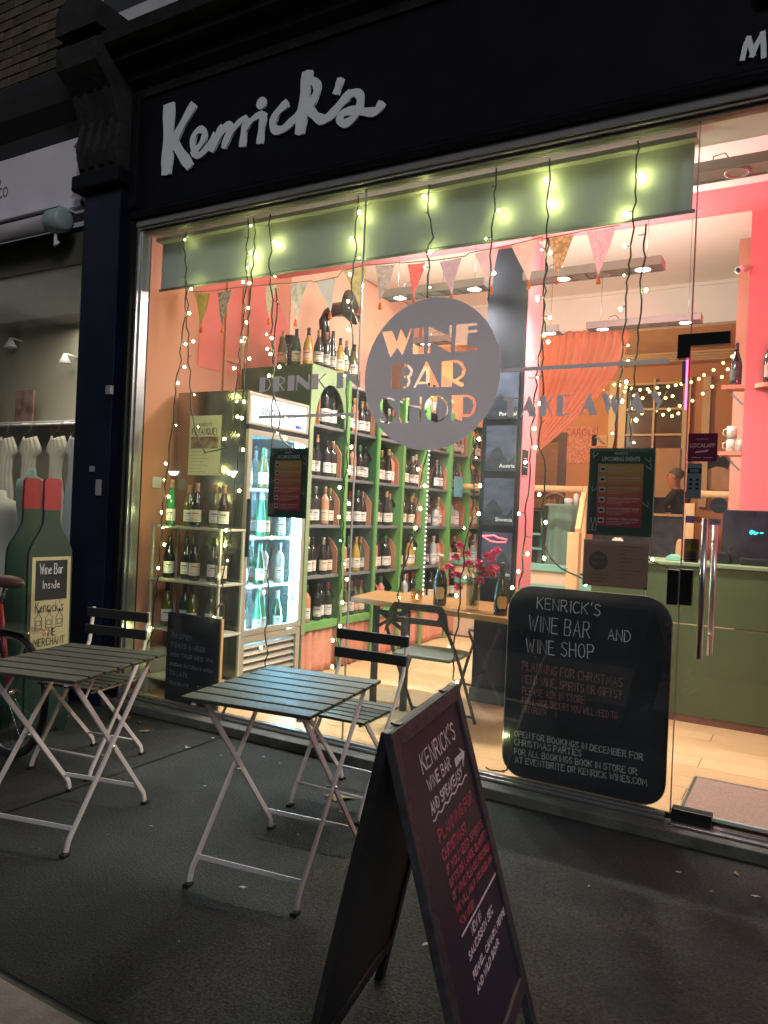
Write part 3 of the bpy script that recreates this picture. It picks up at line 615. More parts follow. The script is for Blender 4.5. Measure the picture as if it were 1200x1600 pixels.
MB().tube([(a.x, 4.1, a.z), (b.x+0.3, 4.1, b.z)], 0.035, 12).build('top_rail', PINE, bn2)
a = at(1078, 790, Y=4.1); bx('post', PINE, bn2, a.x-0.05, a.x+0.05, 4.05, 4.15, 0.862, a.z+0.02, 0.004)

# pillar
plr = thing('pillar', None, None, (-1.93, 1.5, FH), kind='structure')
DGR = mat('dark_grey_board', (0.012, 0.0125, 0.017), 0.8, spec=0.12, var=0.15)
p1 = at(757, 700, Y=1.38); p2 = at(826, 400, Y=1.38)
PX0, PX1 = -2.08, -1.79
bx('pillar_core', PNK, plr, PX0+0.01, PX1, 1.392, 1.70, FH+0.001, 3.389)
bx('front_board', DGR, plr, PX0, PX1-0.004, 1.36, 1.3915, FH+0.10, 3.30)
bx('skirting', mat('dark_skirting', (0.05, 0.05, 0.05), 0.4), plr, PX0-0.01, PX1, 1.34, 1.3915, FH+0.001, FH+0.099, 0.004)
# landscape posters on the pillar
PH = mat('printed_landscape', (0.030, 0.034, 0.055), 0.5, spec=0.2, col2=(0.075, 0.085, 0.125), scale=5, stretch=(1, 1, 3), bump=0)
PHD = mat('printed_hills', (0.010, 0.012, 0.018), 0.5, spec=0.2, col2=(0.04, 0.045, 0.06), scale=9, stretch=(1, 1, 2))
WTX = mat('white_print', (0.75, 0.75, 0.77), 0.6, var=0.02)
for name, ty, by, wd in (('Portugal', 583, 655, 'black lettered Portugal landscape poster, topmost on the dark pillar'), ('Austria', 665, 736, 'landscape poster lettered Austria, second from the top on the dark pillar'), ('Slovenia', 747, 820, 'landscape poster lettered Slovenia, third from the top on the dark pillar'), ('Spain', 832, 905, 'dark landscape poster, lowest on the pillar behind the flowers')):
    t0 = at(780, ty, Y=1.35); t1 = at(780, by, Y=1.35)
    ps = thing('landscape_poster', wd, 'poster', (-1.95, 1.357, t1.z), group='landscape posters on the dark pillar')
    bx('sheet', PH, ps, PX0+0.035, PX1-0.03, 1.353, 1.3585, t1.z, t0.z)
    rg = random.Random(ty); n = 14; h = t0.z-t1.z
    pl = [(PX0+0.037, t1.z+0.002)]+[(PX0+0.037+(0.215)*k/n, t1.z+h*(0.38+0.16*math.sin(k*0.5+ty)+rg.uniform(-.03, .03))) for k in range(n+1)]+[(PX0+0.037+0.215, t1.z+0.002)]
    MB().prism(pl, (0, 1.3525, 0), UX, UZ, (0, 1, 0), 0.0004).build('printed_hills', PHD, ps)
    print_text(name, 0.028, (PX1-0.035, 1.3522, t1.z+0.025), UX, UZ, NY, WTX, ps, align='RIGHT', lift=0.0003)
nt_ = thing('pillar_notice', 'small dark sign with white lettering on the pink side of the pillar', 'sign', (PX1, 1.5, 1.8))
zt = at(820, 703, X=PX1).z; zb = at(820, 743, X=PX1).z
bx('plate', DGR, nt_, PX1+0.001, PX1+0.004, 1.40, 1.52, zb, zt)
for k in range(3): print_text(('PAY', 'AT', 'BAR')[k] if False else '----', 0.03, (PX1+0.0045, 1.42, zt-0.07-k*0.06), (0, 1, 0), UZ, UX, WTX, nt_, width=0.08)
# red lips-shaped reflection, built as a glowing outline before the pillar
ne = thing('red_reflection_outline', 'small glowing red outline standing in for a reflection in front of the pillar posters', 'reflection', tuple(at(776, 842, Y=1.2)))
P = [at(x, y, Y=1.2) for x, y in [(754, 837), (764, 837), (772, 836), (778, 840), (792, 843), (790, 847), (776, 847), (766, 845), (758, 840), (754, 837)]]
MB().tube(P, 0.0035, 6).build('tube', mat('red_reflection', (1, .1, .1), 0.4, emis=(1, 0.05, 0.06), es=9), ne)

# ------------------------------------------------------------------ green shelving along the left wall
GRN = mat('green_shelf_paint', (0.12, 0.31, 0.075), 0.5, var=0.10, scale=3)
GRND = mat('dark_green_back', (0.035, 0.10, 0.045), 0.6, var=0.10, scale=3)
GR2 = mat('shaded_green_paint', (0.035, 0.10, 0.04), 0.5, var=0.10, scale=3)  # darker copy of the shelf green, shade put into the colour
SG = mat('sage_green_paint', (0.20, 0.27, 0.13), 0.55, var=0.08, scale=3)
SLV = mat('grey_shelf_edge', (0.20, 0.21, 0.21), 0.4, 0.3, var=0.1)
TER = mat('terracotta_panel', (0.44, 0.18, 0.10), 0.6, var=0.15)
SX, BXK = -3.40, -3.76
shf = thing('wine_shelving', 'tall green wine shelving with scalloped uprights along the left wall', 'shelving', (-3.58, 2.7, FH))
UPR = [1.62, 2.14, 2.62, 3.12, 3.70, 4.20, 4.70]
LV = [0.50, 0.87, 1.275, 1.665, 2.07, 2.50]
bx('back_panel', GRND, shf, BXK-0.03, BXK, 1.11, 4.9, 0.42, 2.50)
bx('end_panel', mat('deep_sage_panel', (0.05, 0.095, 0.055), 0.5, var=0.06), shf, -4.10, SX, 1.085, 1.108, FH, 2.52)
bx('end_trim', SG, shf, SX-0.001, SX+0.012, 1.08, 1.13, 0.42, 2.52, 0.003)
# front board of the first cabinet with its arch
ar = [(1.131, 2.07), (1.131, 2.52), (1.618, 2.52), (1.618, 2.07)] + [(1.375+0.215*math.cos(math.radians(a)), 2.07+0.33*math.sin(math.radians(a))) for a in range(0, 181, 12)]
MB().prism(ar, (SX-0.012, 0, 0), (0, 1, 0), (0, 0, 1), (1, 0, 0), 0.012).build('arched_board', SG, shf)
bx('top_board', SG, shf, BXK, SX, 1.109, 1.64, 2.505, 2.525, 0.003)
for j in range(len(UPR)):
    y0 = 1.109 if j == 0 else UPR[j-1]+0.0125; y1 = UPR[j]-0.0125
    for i, z in enumerate(LV[:-1] if j else LV[:-1]):
        bx('shelf_board', GRN if i == 0 else SLV, shf, BXK+0.001, SX-(0.013 if i else 0.0), y0, y1, z-(0.06 if i == 0 else 0.024), z, 0.002)
    if j: bx('shelf_board', SLV, shf, BXK+0.001, SX-0.013, y0, y1, 2.43, 2.45, 0.002)
for j, y in enumerate(UPR):
    # upright: front post plus scalloped fin (its outline is cut away in an arch between the shelves)
    pts = []
    for i in range(len(LV)-1):
        z0, z1 = LV[i], min(LV[i+1], 2.47); m_ = (z0+z1)/2
        for k in range(9):
            t = k/8; pts.append((SX-0.05-0.20*(abs(2*t-1)**1.35), z0+(z1-z0)*t))
    pl = [(SX, LV[0]-0.06)]+[(SX, 2.47)]+list(reversed(pts))+[(SX-0.25, LV[0]-0.06)]
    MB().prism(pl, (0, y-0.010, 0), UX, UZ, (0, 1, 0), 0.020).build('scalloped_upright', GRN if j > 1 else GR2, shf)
    bx('front_post', GRN, shf, SX+0.001, SX+0.022, y-0.020, y+0.020, FH, 2.50, 0.004)
    for i in range(len(LV)-2):   # pointed terracotta dividers
        z0 = LV[i+1] if i else LV[1]
        if (i+j) % 4 == 3: continue
        MB().prism([(-0.10, 0), (0.10, 0), (0.10, 0.20), (0.05, 0.27), (0, 0.31), (-0.05, 0.27), (-0.10, 0.20)], (BXK+0.235, y-0.032, z0+0.001), UX, UZ, (0, 1, 0), 0.012).build('pointed_divider', TER, shf)
# LED dots up the third upright
led = mat('led_white', (1, 1, 1), 0.4, emis=(0.85, 1.0, 0.8), es=14)
ls = thing('led_strip', 'vertical strip of small white lights up a green shelf post', 'light strip', (SX+0.023, 3.12, 1.0))
bx('tape', SLV, ls, SX+0.0225, SX+0.0245, 3.112, 3.128, 0.5, 2.3)
m = MB()
zz = 0.55
while zz < 2.3: m.sphere((SX+0.026, 3.12, zz), 0.0055, 6, 4); zz += 0.045
m.build('diodes', led, ls)
# curtain below the shelving
CUR = mat('peach_curtain_cloth', (0.62, 0.27, 0.17), 0.85, var=0.10, scale=3)
def curtain_mesh(x, y0, y1, z0, z1, n, amp, axis='y', seed=1, flare=0.0):
    rg = random.Random(seed); m = MB(); rows = 6; vs = []; ph = [rg.uniform(-0.5, 0.5) for _ in range(n+1)]
    for r in range(rows+1):
        t = r/rows
        for k in range(n+1):
            s_ = k/n; d = amp*(0.55+0.45*(1-t))*math.sin(k*1.55+ph[k]*0.9)*(1+0.4*math.sin(k*0.31))+flare*(1-t)
            if axis == 'y': vs.append((x+d, y0+(y1-y0)*s_, z0+(z1-z0)*t))
            else: vs.append((y0+(y1-y0)*s_, x-d, z0+(z1-z0)*t))
    for r in range(rows):
        for k in range(n): m.f.append((r*(n+1)+k, r*(n+1)+k+1, (r+1)*(n+1)+k+1, (r+1)*(n+1)+k)); m.sm.append(True)
    m.v = vs; return m
ct = curtain_mesh(SX-0.03, 1.12, 4.85, FH+0.01, 0.44, 150, 0.030).build('curtain', CUR); tag(ct, 'gathered peach curtain hanging under the green wine shelving', 'curtain')
ct.modifiers.new('thick', 'SOLIDIFY').thickness = 0.003

# ------------------------------------------------------------------ bottles
def gmat(n, c, r=0.12): return mat(n, c, r, var=0.15, scale=8, spec=0.7)
GL_D = gmat('bottle_glass_black', (0.010, 0.012, 0.010)); GL_G = gmat('bottle_glass_green', (0.02, 0.06, 0.02)); GL_O = gmat('bottle_glass_olive', (0.10, 0.095, 0.02))
GL_C = gmat('bottle_glass_clear', (0.38, 0.42, 0.40), 0.1); GL_R = gmat('rose_wine_glass', (0.55, 0.22, 0.13)); GL_Y = gmat('golden_wine_glass', (0.42, 0.26, 0.04)); GL_E = gmat('bottle_glass_emerald', (0.03, 0.22, 0.09))
LBW = mat('paper_label', (0.72, 0.70, 0.64), 0.7, var=0.05, col2=(0.60, 0.58, 0.53), scale=30)
LBC = mat('cream_label', (0.62, 0.54, 0.40), 0.7, var=0.08, scale=30); LBK = mat('black_label', (0.03, 0.03, 0.03), 0.6); LBP = mat('pink_label', (0.62, 0.33, 0.27), 0.7, var=0.2, scale=25, kind='voronoi')
LBO = mat('figured_label', (0.75, 0.70, 0.62), 0.7, col2=(0.12, 0.10, 0.10), scale=24, kind='noise')
CPS = {k: mat('capsule_'+k, c, 0.35, 0.2) for k, c in dict(black=(0.02, 0.02, 0.02), red=(0.30, 0.02, 0.03), white=(0.6, 0.58, 0.52), gold=(0.45, 0.30, 0.10), green=(0.05, 0.2, 0.08), tan=(0.42, 0.24, 0.13), grey=(0.3, 0.3, 0.3)).items()}
INK = mat('print_ink', (0.10, 0.08, 0.08), 0.7); INKR = mat('print_ink_red', (0.45, 0.06, 0.06), 0.7)
PROF = {'bordeaux': [(0.030, 0), (0.0365, 0.006), (0.0370, 0.02), (0.0370, 0.19), (0.034, 0.207), (0.020, 0.225), (0.0145, 0.24), (0.0138, 0.285), (0.0148, 0.288), (0.0148, 0.30)],
 'burgundy': [(0.033, 0), (0.0395, 0.006), (0.0400, 0.02), (0.0400, 0.14), (0.036, 0.17), (0.025, 0.205), (0.0165, 0.235), (0.0138, 0.26), (0.0138, 0.283), (0.0150, 0.286), (0.0150, 0.298)],
 'flute': [(0.030, 0), (0.0345, 0.006), (0.0350, 0.02), (0.0350, 0.12), (0.031, 0.17), (0.022, 0.22), (0.0155, 0.27), (0.0138, 0.31), (0.0148, 0.313), (0.0148, 0.325)],
 'sparkling': [(0.036, 0), (0.0425, 0.006), (0.0430, 0.02), (0.0430, 0.13), (0.040, 0.165), (0.028, 0.205), (0.0185, 0.24), (0.0155, 0.28), (0.0180, 0.283), (0.0180, 0.31), (0.012, 0.318)],
 'spirit': [(0.040, 0), (0.0445, 0.005), (0.0450, 0.02), (0.0450, 0.14), (0.038, 0.165), (0.016, 0.18), (0.014, 0.215), (0.018, 0.218), (0.018, 0.245)]}
_bm = {}
def bottle_proto(shape, gl, lb, cap, face=0.0):
    """meshes: body, label (a printed paper band), capsule"""
    pr = PROF[shape]; key = (shape, gl.name)
    if key not in _bm: _bm[key] = MB().lathe(pr, (0, 0, 0), 16).mesh('body', gl)
    R = max(r for r, z in pr)
    lk = (shape, lb.name)
    if lk not in _bm:
        m = MB(); z0, z1 = (0.035, 0.118) if shape != 'spirit' else (0.03, 0.11)
        m.lathe([(R+0.0006, z0), (R+0.0006, z1)], (0, 0, 0), 10, -1.15, 1.15, cap=False); me = m.mesh('label', lb)
        ink = INKR if lb in (LBC,) else INK
        me.materials.append(ink)
        mm = MB(); mm.v = list(m.v); mm.f = list(m.f); mm.sm = list(m.sm); k0 = len(mm.f)
        for (za, zb, aa) in ((z0+0.055, z0+0.063, 0.55), (z0+0.040, z0+0.044, 0.75), (z0+0.012, z0+0.015, 0.6)):
            mm.lathe([(R+0.0009, za), (R+0.0009, zb)], (0, 0, 0), 4, -aa, aa, cap=False)
        me = mm.mesh('label', lb); me.materials.append(ink)
        for i, p in enumerate(me.polygons): p.material_index = 1 if i >= k0 else 0
        _bm[lk] = me
    ck = (shape, cap.name)
    if ck not in _bm:
        top = pr[-1][1]; zc = top-(0.058 if shape != 'sparkling' else 0.10)
        cp = [(r+0.0007, z) for r, z in pr if z > zc]; rr = None
        for (r0, a0), (r1, a1) in zip(pr, pr[1:]):
            if a0 <= zc <= a1: rr = r0+(r1-r0)*(zc-a0)/(a1-a0)
        cp = [(rr+0.0007, zc)]+cp[:-1]+[(cp[-1][0], top+0.001)]
        _bm[ck] = MB().lathe(cp, (0, 0, 0), 12).mesh('capsule', cap)
    return _bm[key], _bm[lk], _bm[ck]
KIND = {
 'dark red': ('bordeaux', GL_D, 'dark'), 'dark burgundy': ('burgundy', GL_D, 'dark sloping'), 'green': ('burgundy', GL_G, 'green'), 'olive': ('burgundy', GL_O, 'olive'),
 'clear': ('bordeaux', GL_C, 'clear'), 'rose': ('bordeaux', GL_R, 'pink rose'), 'gold': ('burgundy', GL_Y, 'golden'), 'flute': ('flute', GL_D, 'slender dark'),
 'emerald': ('flute', GL_E, 'bright green'), 'fizz': ('sparkling', GL_D, 'dark sparkling'), 'fizzrose': ('sparkling', GL_R, 'pink sparkling'), 'spirit': ('spirit', GL_C, 'squat clear spirit'), 'amber': ('spirit', GL_Y, 'squat amber spirit')}
LBN = {LBW: 'white', LBC: 'cream', LBK: 'black', LBP: 'pink', LBO: 'patterned'}
nbot = [0]
def bottle(kind, x, y, z, face, where, group, lb=None, cap=None, s=1.0, rg=random):
    shape, gl, adj = KIND[kind]
    lb = lb or rg.choice([LBW, LBW, LBC, LBW, LBO, LBP if gl is not GL_D else LBC]); cn = cap or rg.choice(['black', 'black', 'red', 'white', 'gold', 'grey', 'tan', 'green'])
    b, l, c = bottle_proto(shape, gl, lb, CPS[cn])
    o = bpy.data.objects.new('wine_bottle', b); C.objects.link(o); o.location = (x, y, z+0.0005); o.rotation_euler[2] = face+rg.uniform(-0.35, 0.35); o.scale = (s, s, s*rg.uniform(0.97, 1.03))
    tag(o, '%s bottle, %s label, %s top, %s' % (adj, LBN[lb], cn, where), 'bottle', group)
    for nm, me in (('label', l), ('capsule', c)):
        k = bpy.data.objects.new(nm, me); C.objects.link(k); k.parent = o
    nbot[0] += 1
    return o
ORD = ['first', 'second', 'third', 'fourth', 'fifth', 'sixth', 'seventh', 'eighth', 'ninth', 'tenth', 'eleventh']
# green shelving: bays x shelves
rb = random.Random(5)
shelfn = ['bottom shelf', 'second shelf', 'third shelf', 'fourth shelf', 'fifth shelf']
for j in range(len(UPR)):
    y0 = (1.14 if j == 0 else UPR[j-1]+0.05); y1 = UPR[j]-0.14
    for i in range(5):
        if j >= 6 and i < 1: continue
        n = 4
        if i == 0: n += 1
        if i == 4 and j in (0,): continue
        for k in range(n):
            if rb.random() < 0.07: continue
            us = 1.10 if j == 0 else UPR[j-1]; ue = UPR[j]; sp_ = (ue-us-0.20)/(n-1)
            xx = SX-0.060-(0.022 if k % 2 else 0)+rb.uniform(-.008, .008); y = us+0.115+sp_*k+rb.uniform(-.010, .010)
            kd = rb.choice(['dark red', 'dark red', 'dark burgundy', 'dark burgundy', 'flute', 'green', 'rose'] if i > 1 else (['clear', 'dark red', 'olive', 'dark red', 'rose'] if i == 0 else ['dark burgundy', 'dark red', 'gold', 'rose', 'green']))
            if j >= 4 and i in (1, 2): kd = rb.choice(['spirit', 'amber', 'clear', 'fizzrose', 'dark red'])
            bottle(kd, xx, y, LV[i], -0.75, '%s on the %s, %s green bay' % (ORD[k], shelfn[i], ORD[j]), 'wine bottles on the green shelving', rg=rb)
# a big magnum pair and a wooden case in the arched top of the first cabinet
for k, y in enumerate((1.44, 1.545)): bottle('dark red', SX-0.11, y, LV[4], -0.8, '%s of two magnums under the arch' % ORD[k], 'magnums under the arch', lb=LBW, cap='black', s=1.28, rg=rb)
WD = mat('case_wood', (0.55, 0.27, 0.13), 0.6, var=0.15, scale=5, stretch=(2, 2, 12))
cs_ = thing('wooden_wine_case', 'upright open wooden wine case holding two small bottles under the shelf arch', 'box', (-3.52, 1.24, LV[4]))
bx('back', TER, cs_, -3.66, -3.655, 1.15, 1.36, LV[4]+0.001, LV[4]+0.34)
for y in (1.15, 1.25, 1.352): bx('side', WD, cs_, -3.654, -3.50, y, y+0.010, LV[4]+0.001, LV[4]+0.34)
for z in (LV[4]+0.001, LV[4]+0.341): bx('end', WD, cs_, -3.654, -3.50, 1.15, 1.362, z, z+0.010)
for k, y in enumerate((1.205, 1.305)): bottle('rose', -3.57, y, LV[4]+0.012, -0.6, '%s small bottle in the wooden case' % ORD[k], 'small bottles in the wooden case', lb=LBP, cap='black', s=0.85, rg=rb)
# top of the first cabinet: display bottles
tops = [(441, 'olive', LBP), (462, 'green', LBW), (481, 'gold', LBP), (497, 'dark burgundy', LBO), (509, 'dark red', LBO), (519, 'flute', LBO), (531, 'gold', LBW), (541, 'green', LBC), (553, 'olive', LBW)]
for k, (px, kd, lb) in enumerate(tops):
    q = at(px, 560, Y=1.17 + (0.0 if k < 3 else (k-3)*0.075))
    x = q.x if k < 3 else SX-0.06
    y = 1.17 if k < 3 else at(px, 565, X=SX-0.06).y
    bottle(kd, x, y, 2.5255, -1.0, '%s in the row atop the green cabinet' % ORD[k], 'bottles on top of the green cabinet', lb=lb, cap=rb.choice(['tan', 'black', 'black']), rg=rb)
# grater-like black lantern and gramophone horn
gr = thing('black_perforated_lantern', 'black perforated metal lantern behind the bottles on the green cabinet', 'lantern', (-3.66, 1.32, 2.526))
q = at(453, 520, Y=1.36)
MB().lathe([(0.085, 0), (0.095, 0.01), (0.085, 0.28), (0.06, 0.30), (0.0, 0.305)], (q.x, 1.36, 2.526), 14).build('shell', BLK, gr)
m = MB()
for a in range(10):
    for r_ in range(5): m.sphere((q.x+0.091*math.cos(-1.9+a*0.17), 1.36+0.091*math.sin(-1.9+a*0.17), 2.60+r_*0.03+(0.015 if a % 2 else 0)), 0.007, 6, 4)
m.build('perforations', mat('hole_light', (0.35, 0.25, 0.2), 0.5), gr)
hn = thing('black_gramophone_horn', 'curved glossy black gramophone horn behind the bottles on the green cabinet', 'gramophone horn', (-3.6, 1.7, 2.526))
P = [at(x, y, Y=1.75) for x, y in [(512, 560), (508, 525), (506, 502), (512, 490), (524, 484), (538, 483), (550, 480)]]
MB().tube(P, [0.05, 0.048, 0.045, 0.045, 0.06, 0.065, 0.15], 16).build('horn', mat('gloss_black', (0.01, 0.01, 0.012), 0.15, spec=0.7), hn)
bx('base', MATS['gloss_black'], hn, P[0].x-0.1, P[0].x+0.1, 1.65, 1.85, 2.45, 2.49)
# shelf of pictures/cabinet behind the disc: wall cupboard and framed picture
cb = thing('brown_wall_clock_case', 'brown wooden cabinet with a glazed front high on the wall behind the round disc', 'cabinet', (-3.9, 3.6, 2.6))
BRN = mat('brown_wood', (0.20, 0.10, 0.05), 0.5, var=0.2, scale=5, stretch=(2, 2, 10))
bx('case', BRN, cb, -4.11, -3.80, 3.3, 3.9, 2.55, 3.05, 0.006); bx('door_panel', CRE, cb, -3.799, -3.79, 3.36, 3.84, 2.60, 3.0, 0.004)
for k in range(5): bottle('gold', -3.5, 3.3+k*0.13, 2.4505, -0.8, '%s in the row above the far green bays' % ORD[k], 'golden bottles above the far bays', lb=LBW, cap='black', rg=rb)
# blue poster standing on the shelf
tq = thing('turquoise_display_card', 'turquoise card standing among bottles on a far green shelf', 'card', (-3.38, 3.9, 1.67))
bx('card', mat('turquoise_print', (0.10, 0.38, 0.48), 0.5, var=0.15, scale=12), tq, -3.376, -3.372, 3.76, 3.98, 1.60, 1.82)

# ------------------------------------------------------------------ window rack on the left
RK = mat('cream_metal_rack', (0.50, 0.48, 0.38), 0.45, 0.1, var=0.06)
rk = thing('window_bottle_rack', 'cream metal display rack of wine bottles standing in the window at the left', 'rack', (-3.7, 0.2, FH))
RX0, RX1, RY0, RY1 = -3.975, -3.345, 0.08, 0.32
for x in (RX0, RX1-0.016):
    for y in (RY0, RY1-0.016): bx('post', RK, rk, x, x+0.016, y, y+0.016, FH, 1.235, 0.001)
RZ = [1.24, 0.875, 0.54, 0.20]
for z in RZ:
    bx('shelf', RK, rk, RX0-0.005, RX1+0.005, RY0-0.004, RY1+0.004, z-0.014, z, 0.002)
rr = random.Random(9)
KR = [['emerald', 'olive', 'dark burgundy', 'olive', 'dark burgundy'], ['dark burgundy']*5, ['olive', 'green', 'olive', 'green', 'dark red']]
for i in range(3):
    for k in range(5):
        bottle(KR[i][k], -3.90+k*0.120, 0.20+(0.03 if k % 2 else -0.02), RZ[i], -1.05, '%s from left, %s window rack shelf' % (ORD[k], ['top', 'middle', 'lower'][i]), 'bottles on the window rack', lb=rr.choice([LBW, LBW, LBC]), cap='black' if i else 'tan', rg=rr)
# chalkboard in front of the rack
cbk = thing('small_opening_hours_chalkboard', 'small dark chalkboard with faint opening hours leaning inside the window before the rack', 'chalkboard', (-3.5, 0.05, FH))
CHK = mat('chalkboard_black', (0.008, 0.010, 0.014), 0.55, scale=2.2, spec=0.3, col2=(0.030, 0.032, 0.042), stretch=(1, 1, 2.5))
bx('board', CHK, cbk, -3.74, -3.275, 0.036, 0.052, FH+0.001, 0.665); bx('frame_edge', PINE, cbk, -3.274, -3.262, 0.034, 0.054, FH+0.001, 0.665)
CHW = mat('chalk_faint', (0.20, 0.22, 0.30), 0.8)
m = MB(); z = 0.50
for tx, h in (("I'M OPEN", 0.03), ('7 DAYS A WEEK', 0.03), ('MON THUR WED 4PM', 0.026), ('FRIDAY SATURDAY NOON', 0.020), ('TO LATE', 0.026), ('SUNDAY 12 TO 8', 0.02)):
    write(m, tx, h, 0.004, (-3.70, 0.0355, z), UX, UZ, NY, width=min(0.38, len(tx)*0.024)); z -= 0.062
m.build('chalk_writing', CHW, cbk)

# ------------------------------------------------------------------ fridge
FR = thing('drinks_fridge', 'tall glass door drinks fridge glowing blue white with a lit header sign', 'fridge', (-3.7, 0.7, FH))
FX, FY0, FY1 = -3.40, 0.36, 1.06
FM = mat('fridge_metal', (0.34, 0.33, 0.28), 0.20, 0.92, var=0.08, scale=3)
CH = mat('champagne_trim', (0.45, 0.42, 0.34), 0.35, 0.5, var=0.05)
FIN = mat('fridge_liner', (0.42, 0.78, 0.95), 0.5)  # blue of the LED glow put into the liner colour
zdt, zdb, zsb, zst = 1.93, 0.50, 1.965, 2.19
bx('side_wall', FM, FR, -4.06, FX-0.012, FY0, FY0+0.03, FH+0.001, zst, 0.004)
bx('side_wall', FM, FR, -4.06, FX-0.012, FY1-0.03, FY1, FH+0.001, zst, 0.004)
bx('back_wall', FIN, FR, -4.06, -4.03, FY0+0.031, FY1-0.031, FH+0.001, zst)
bx('cabinet_top', FM, FR, -4.06, FX-0.012, FY0, FY1, zst+0.001, zst+0.012)
bx('cabinet_floor', FIN, FR, -4.029, FX-0.02, FY0+0.031, FY1-0.031, 0.44, 0.46)
bx('liner_top', FIN, FR, -4.029, FX-0.02, FY0+0.031, FY1-0.031, 1.935, 1.955)
# header
for b in ((FY0, FY1, zst-0.022, zst), (FY0, FY1, zsb, zsb+0.018), (FY0, FY0+0.022, zsb+0.018, zst-0.022), (FY1-0.022, FY1, zsb+0.018, zst-0.022)):
    bx('header_frame', CH, FR, FX-0.012, FX+0.012, b[0], b[1], b[2], b[3], 0.002)
def header_mat():
    m = mat('lit_header', (0.8, 0.9, 1), 0.4, emis=(1, 1, 1), es=1.0); nt = m.node_tree; N = nt.nodes; L = nt.links; b = N['Principled BSDF']
    tc = N.new('ShaderNodeTexCoord'); sx = N.new('ShaderNodeSeparateXYZ'); L.new(tc.outputs['Generated'], sx.inputs[0])
    rp = N.new('ShaderNodeValToRGB'); rp.color_ramp.elements[0].color = (0.12, 0.42, 0.80, 1); rp.color_ramp.elements[1].color = (0.95, 1.0, 1.0, 1)
    rp.color_ramp.elements[0].position = 0.05; rp.color_ramp.elements[1].position = 0.80
    L.new(sx.outputs[2], rp.inputs[0]); L.new(rp.outputs[0], b.inputs['Emission Color']); b.inputs['Emission Strength'].default_value = 0.95
    return m
hd = bx('header_panel', header_mat(), FR, FX-0.006, FX+0.004, FY0+0.0225, FY1-0.0225, zsb+0.0185, zst-0.0225)
HTX = mat('header_ink', (0.12, 0.16, 0.2), 0.6)
print_text('SINGLE SLICE', 0.050, (FX+0.0045, 0.50, 2.05), (0, 1, 0), UZ, UX, HTX, FR, width=0.40, bold=1)
bx('header_badge', mat('badge_blue', (0.02, 0.05, 0.25), 0.4), FR, FX+0.0045, FX+0.0055, 0.90, 0.975, 1.995, 2.02)
print_text('e', 0.02, (FX+0.0056, 0.945, 2.0), (0, 1, 0), UZ, UX, WTX, FR)
bx('black_band', BLK, FR, FX-0.012, FX+0.014, FY0, FY1, zdt+0.003, zsb-0.003)
# door frame
for b in ((FY0, FY1, zdt-0.04, zdt), (FY0, FY1, zdb, zdb+0.04), (FY0, FY0+0.04, zdb+0.04, zdt-0.04), (FY1-0.04, FY1, zdb+0.04, zdt-0.04)):
    bx('door_frame', CH, FR, FX-0.01, FX+0.018, b[0], b[1], b[2], b[3], 0.003)
bx('door_glass', PANE, FR, FX+0.002, FX+0.008, FY0+0.0405, FY1-0.0405, zdb+0.0405, zdt-0.0405)
bx('door_handle', BLK, FR, FX+0.019, FX+0.045, FY0+0.008, FY0+0.026, 1.05, 1.45, 0.004)
LEDB = mat('fridge_led', (0.8, 0.95, 1), 0.4, emis=(0.24, 0.66, 1.0), es=300)
bx('led_tube', LEDB, FR, FX-0.05, FX-0.035, FY1-0.075, FY1-0.062, 0.50, 1.90)
bx('led_tube', LEDB, FR, FX-0.05, FX-0.035, FY0+0.045, FY0+0.058, 0.50, 1.90)
m = MB(); zz = 0.55
while zz < 1.88: m.sphere((FX-0.02, FY1-0.05, zz), 0.007, 6, 4); zz += 0.045
m.build('led_dots', mat('led_blue', (0.6, 0.9, 1), 0.4, emis=(0.5, 0.85, 1), es=16), FR)
FZ = [0.462, 0.83, 1.18, 1.53]
for z in FZ[1:]: bx('fridge_shelf', mat('white_wire_shelf', (0.7, 0.76, 0.8), 0.4), FR, -4.0, FX-0.055, FY0+0.035, FY1-0.08, z-0.018, z, 0.002)
rf = random.Random(3)
for i, z in enumerate(FZ):
    for k in range(5):
        bottle(rf.choice(['emerald', 'green', 'clear', 'emerald', 'olive']), FX-0.11-(0.05 if k % 2 else 0), 0.45+k*0.118, z, -0.6, '%s from left, front row, %s fridge shelf' % (ORD[k], ['bottom', 'second', 'third', 'top'][i]), 'white wine bottles in the lit fridge', lb=LBW, cap=rf.choice(['white', 'green', 'grey']), rg=rf)
    for k in range(5):
        bottle(rf.choice(['emerald', 'clear']), FX-0.30, 0.48+k*0.115, z, -0.6, '%s from left, back row, %s fridge shelf' % (ORD[k], ['bottom', 'second', 'third', 'top'][i]), 'back row of bottles in the lit fridge', lb=LBW, cap='white', rg=rf)
# louvred base
for b in ((FY0, FY0+0.05, 0.1, 0.495), (FY1-0.05, FY1, 0.1, 0.495), (FY0+0.0501, FY1-0.0501, 0.445, 0.495), (FY0+0.0501, FY1-0.0501, 0.1, 0.14)):
    bx('base_frame', CH, FR, FX-0.012, FX+0.014, b[0], b[1], b[2], b[3], 0.003)
bx('base_void', BLK, FR, FX-0.09, FX-0.08, FY0+0.04, FY1-0.04, 0.09, 0.44)
for k in range(6):
    MB().box(-0.004, 0.004, FY0+0.051-0.7, FY1-0.051-0.7, -0.024, 0.024, Matrix.Translation((FX-0.012, 0.7, 0.17+k*0.05)) @ Matrix.Rotation(-0.75, 4, 'Y')).build('louvre', CH, FR)
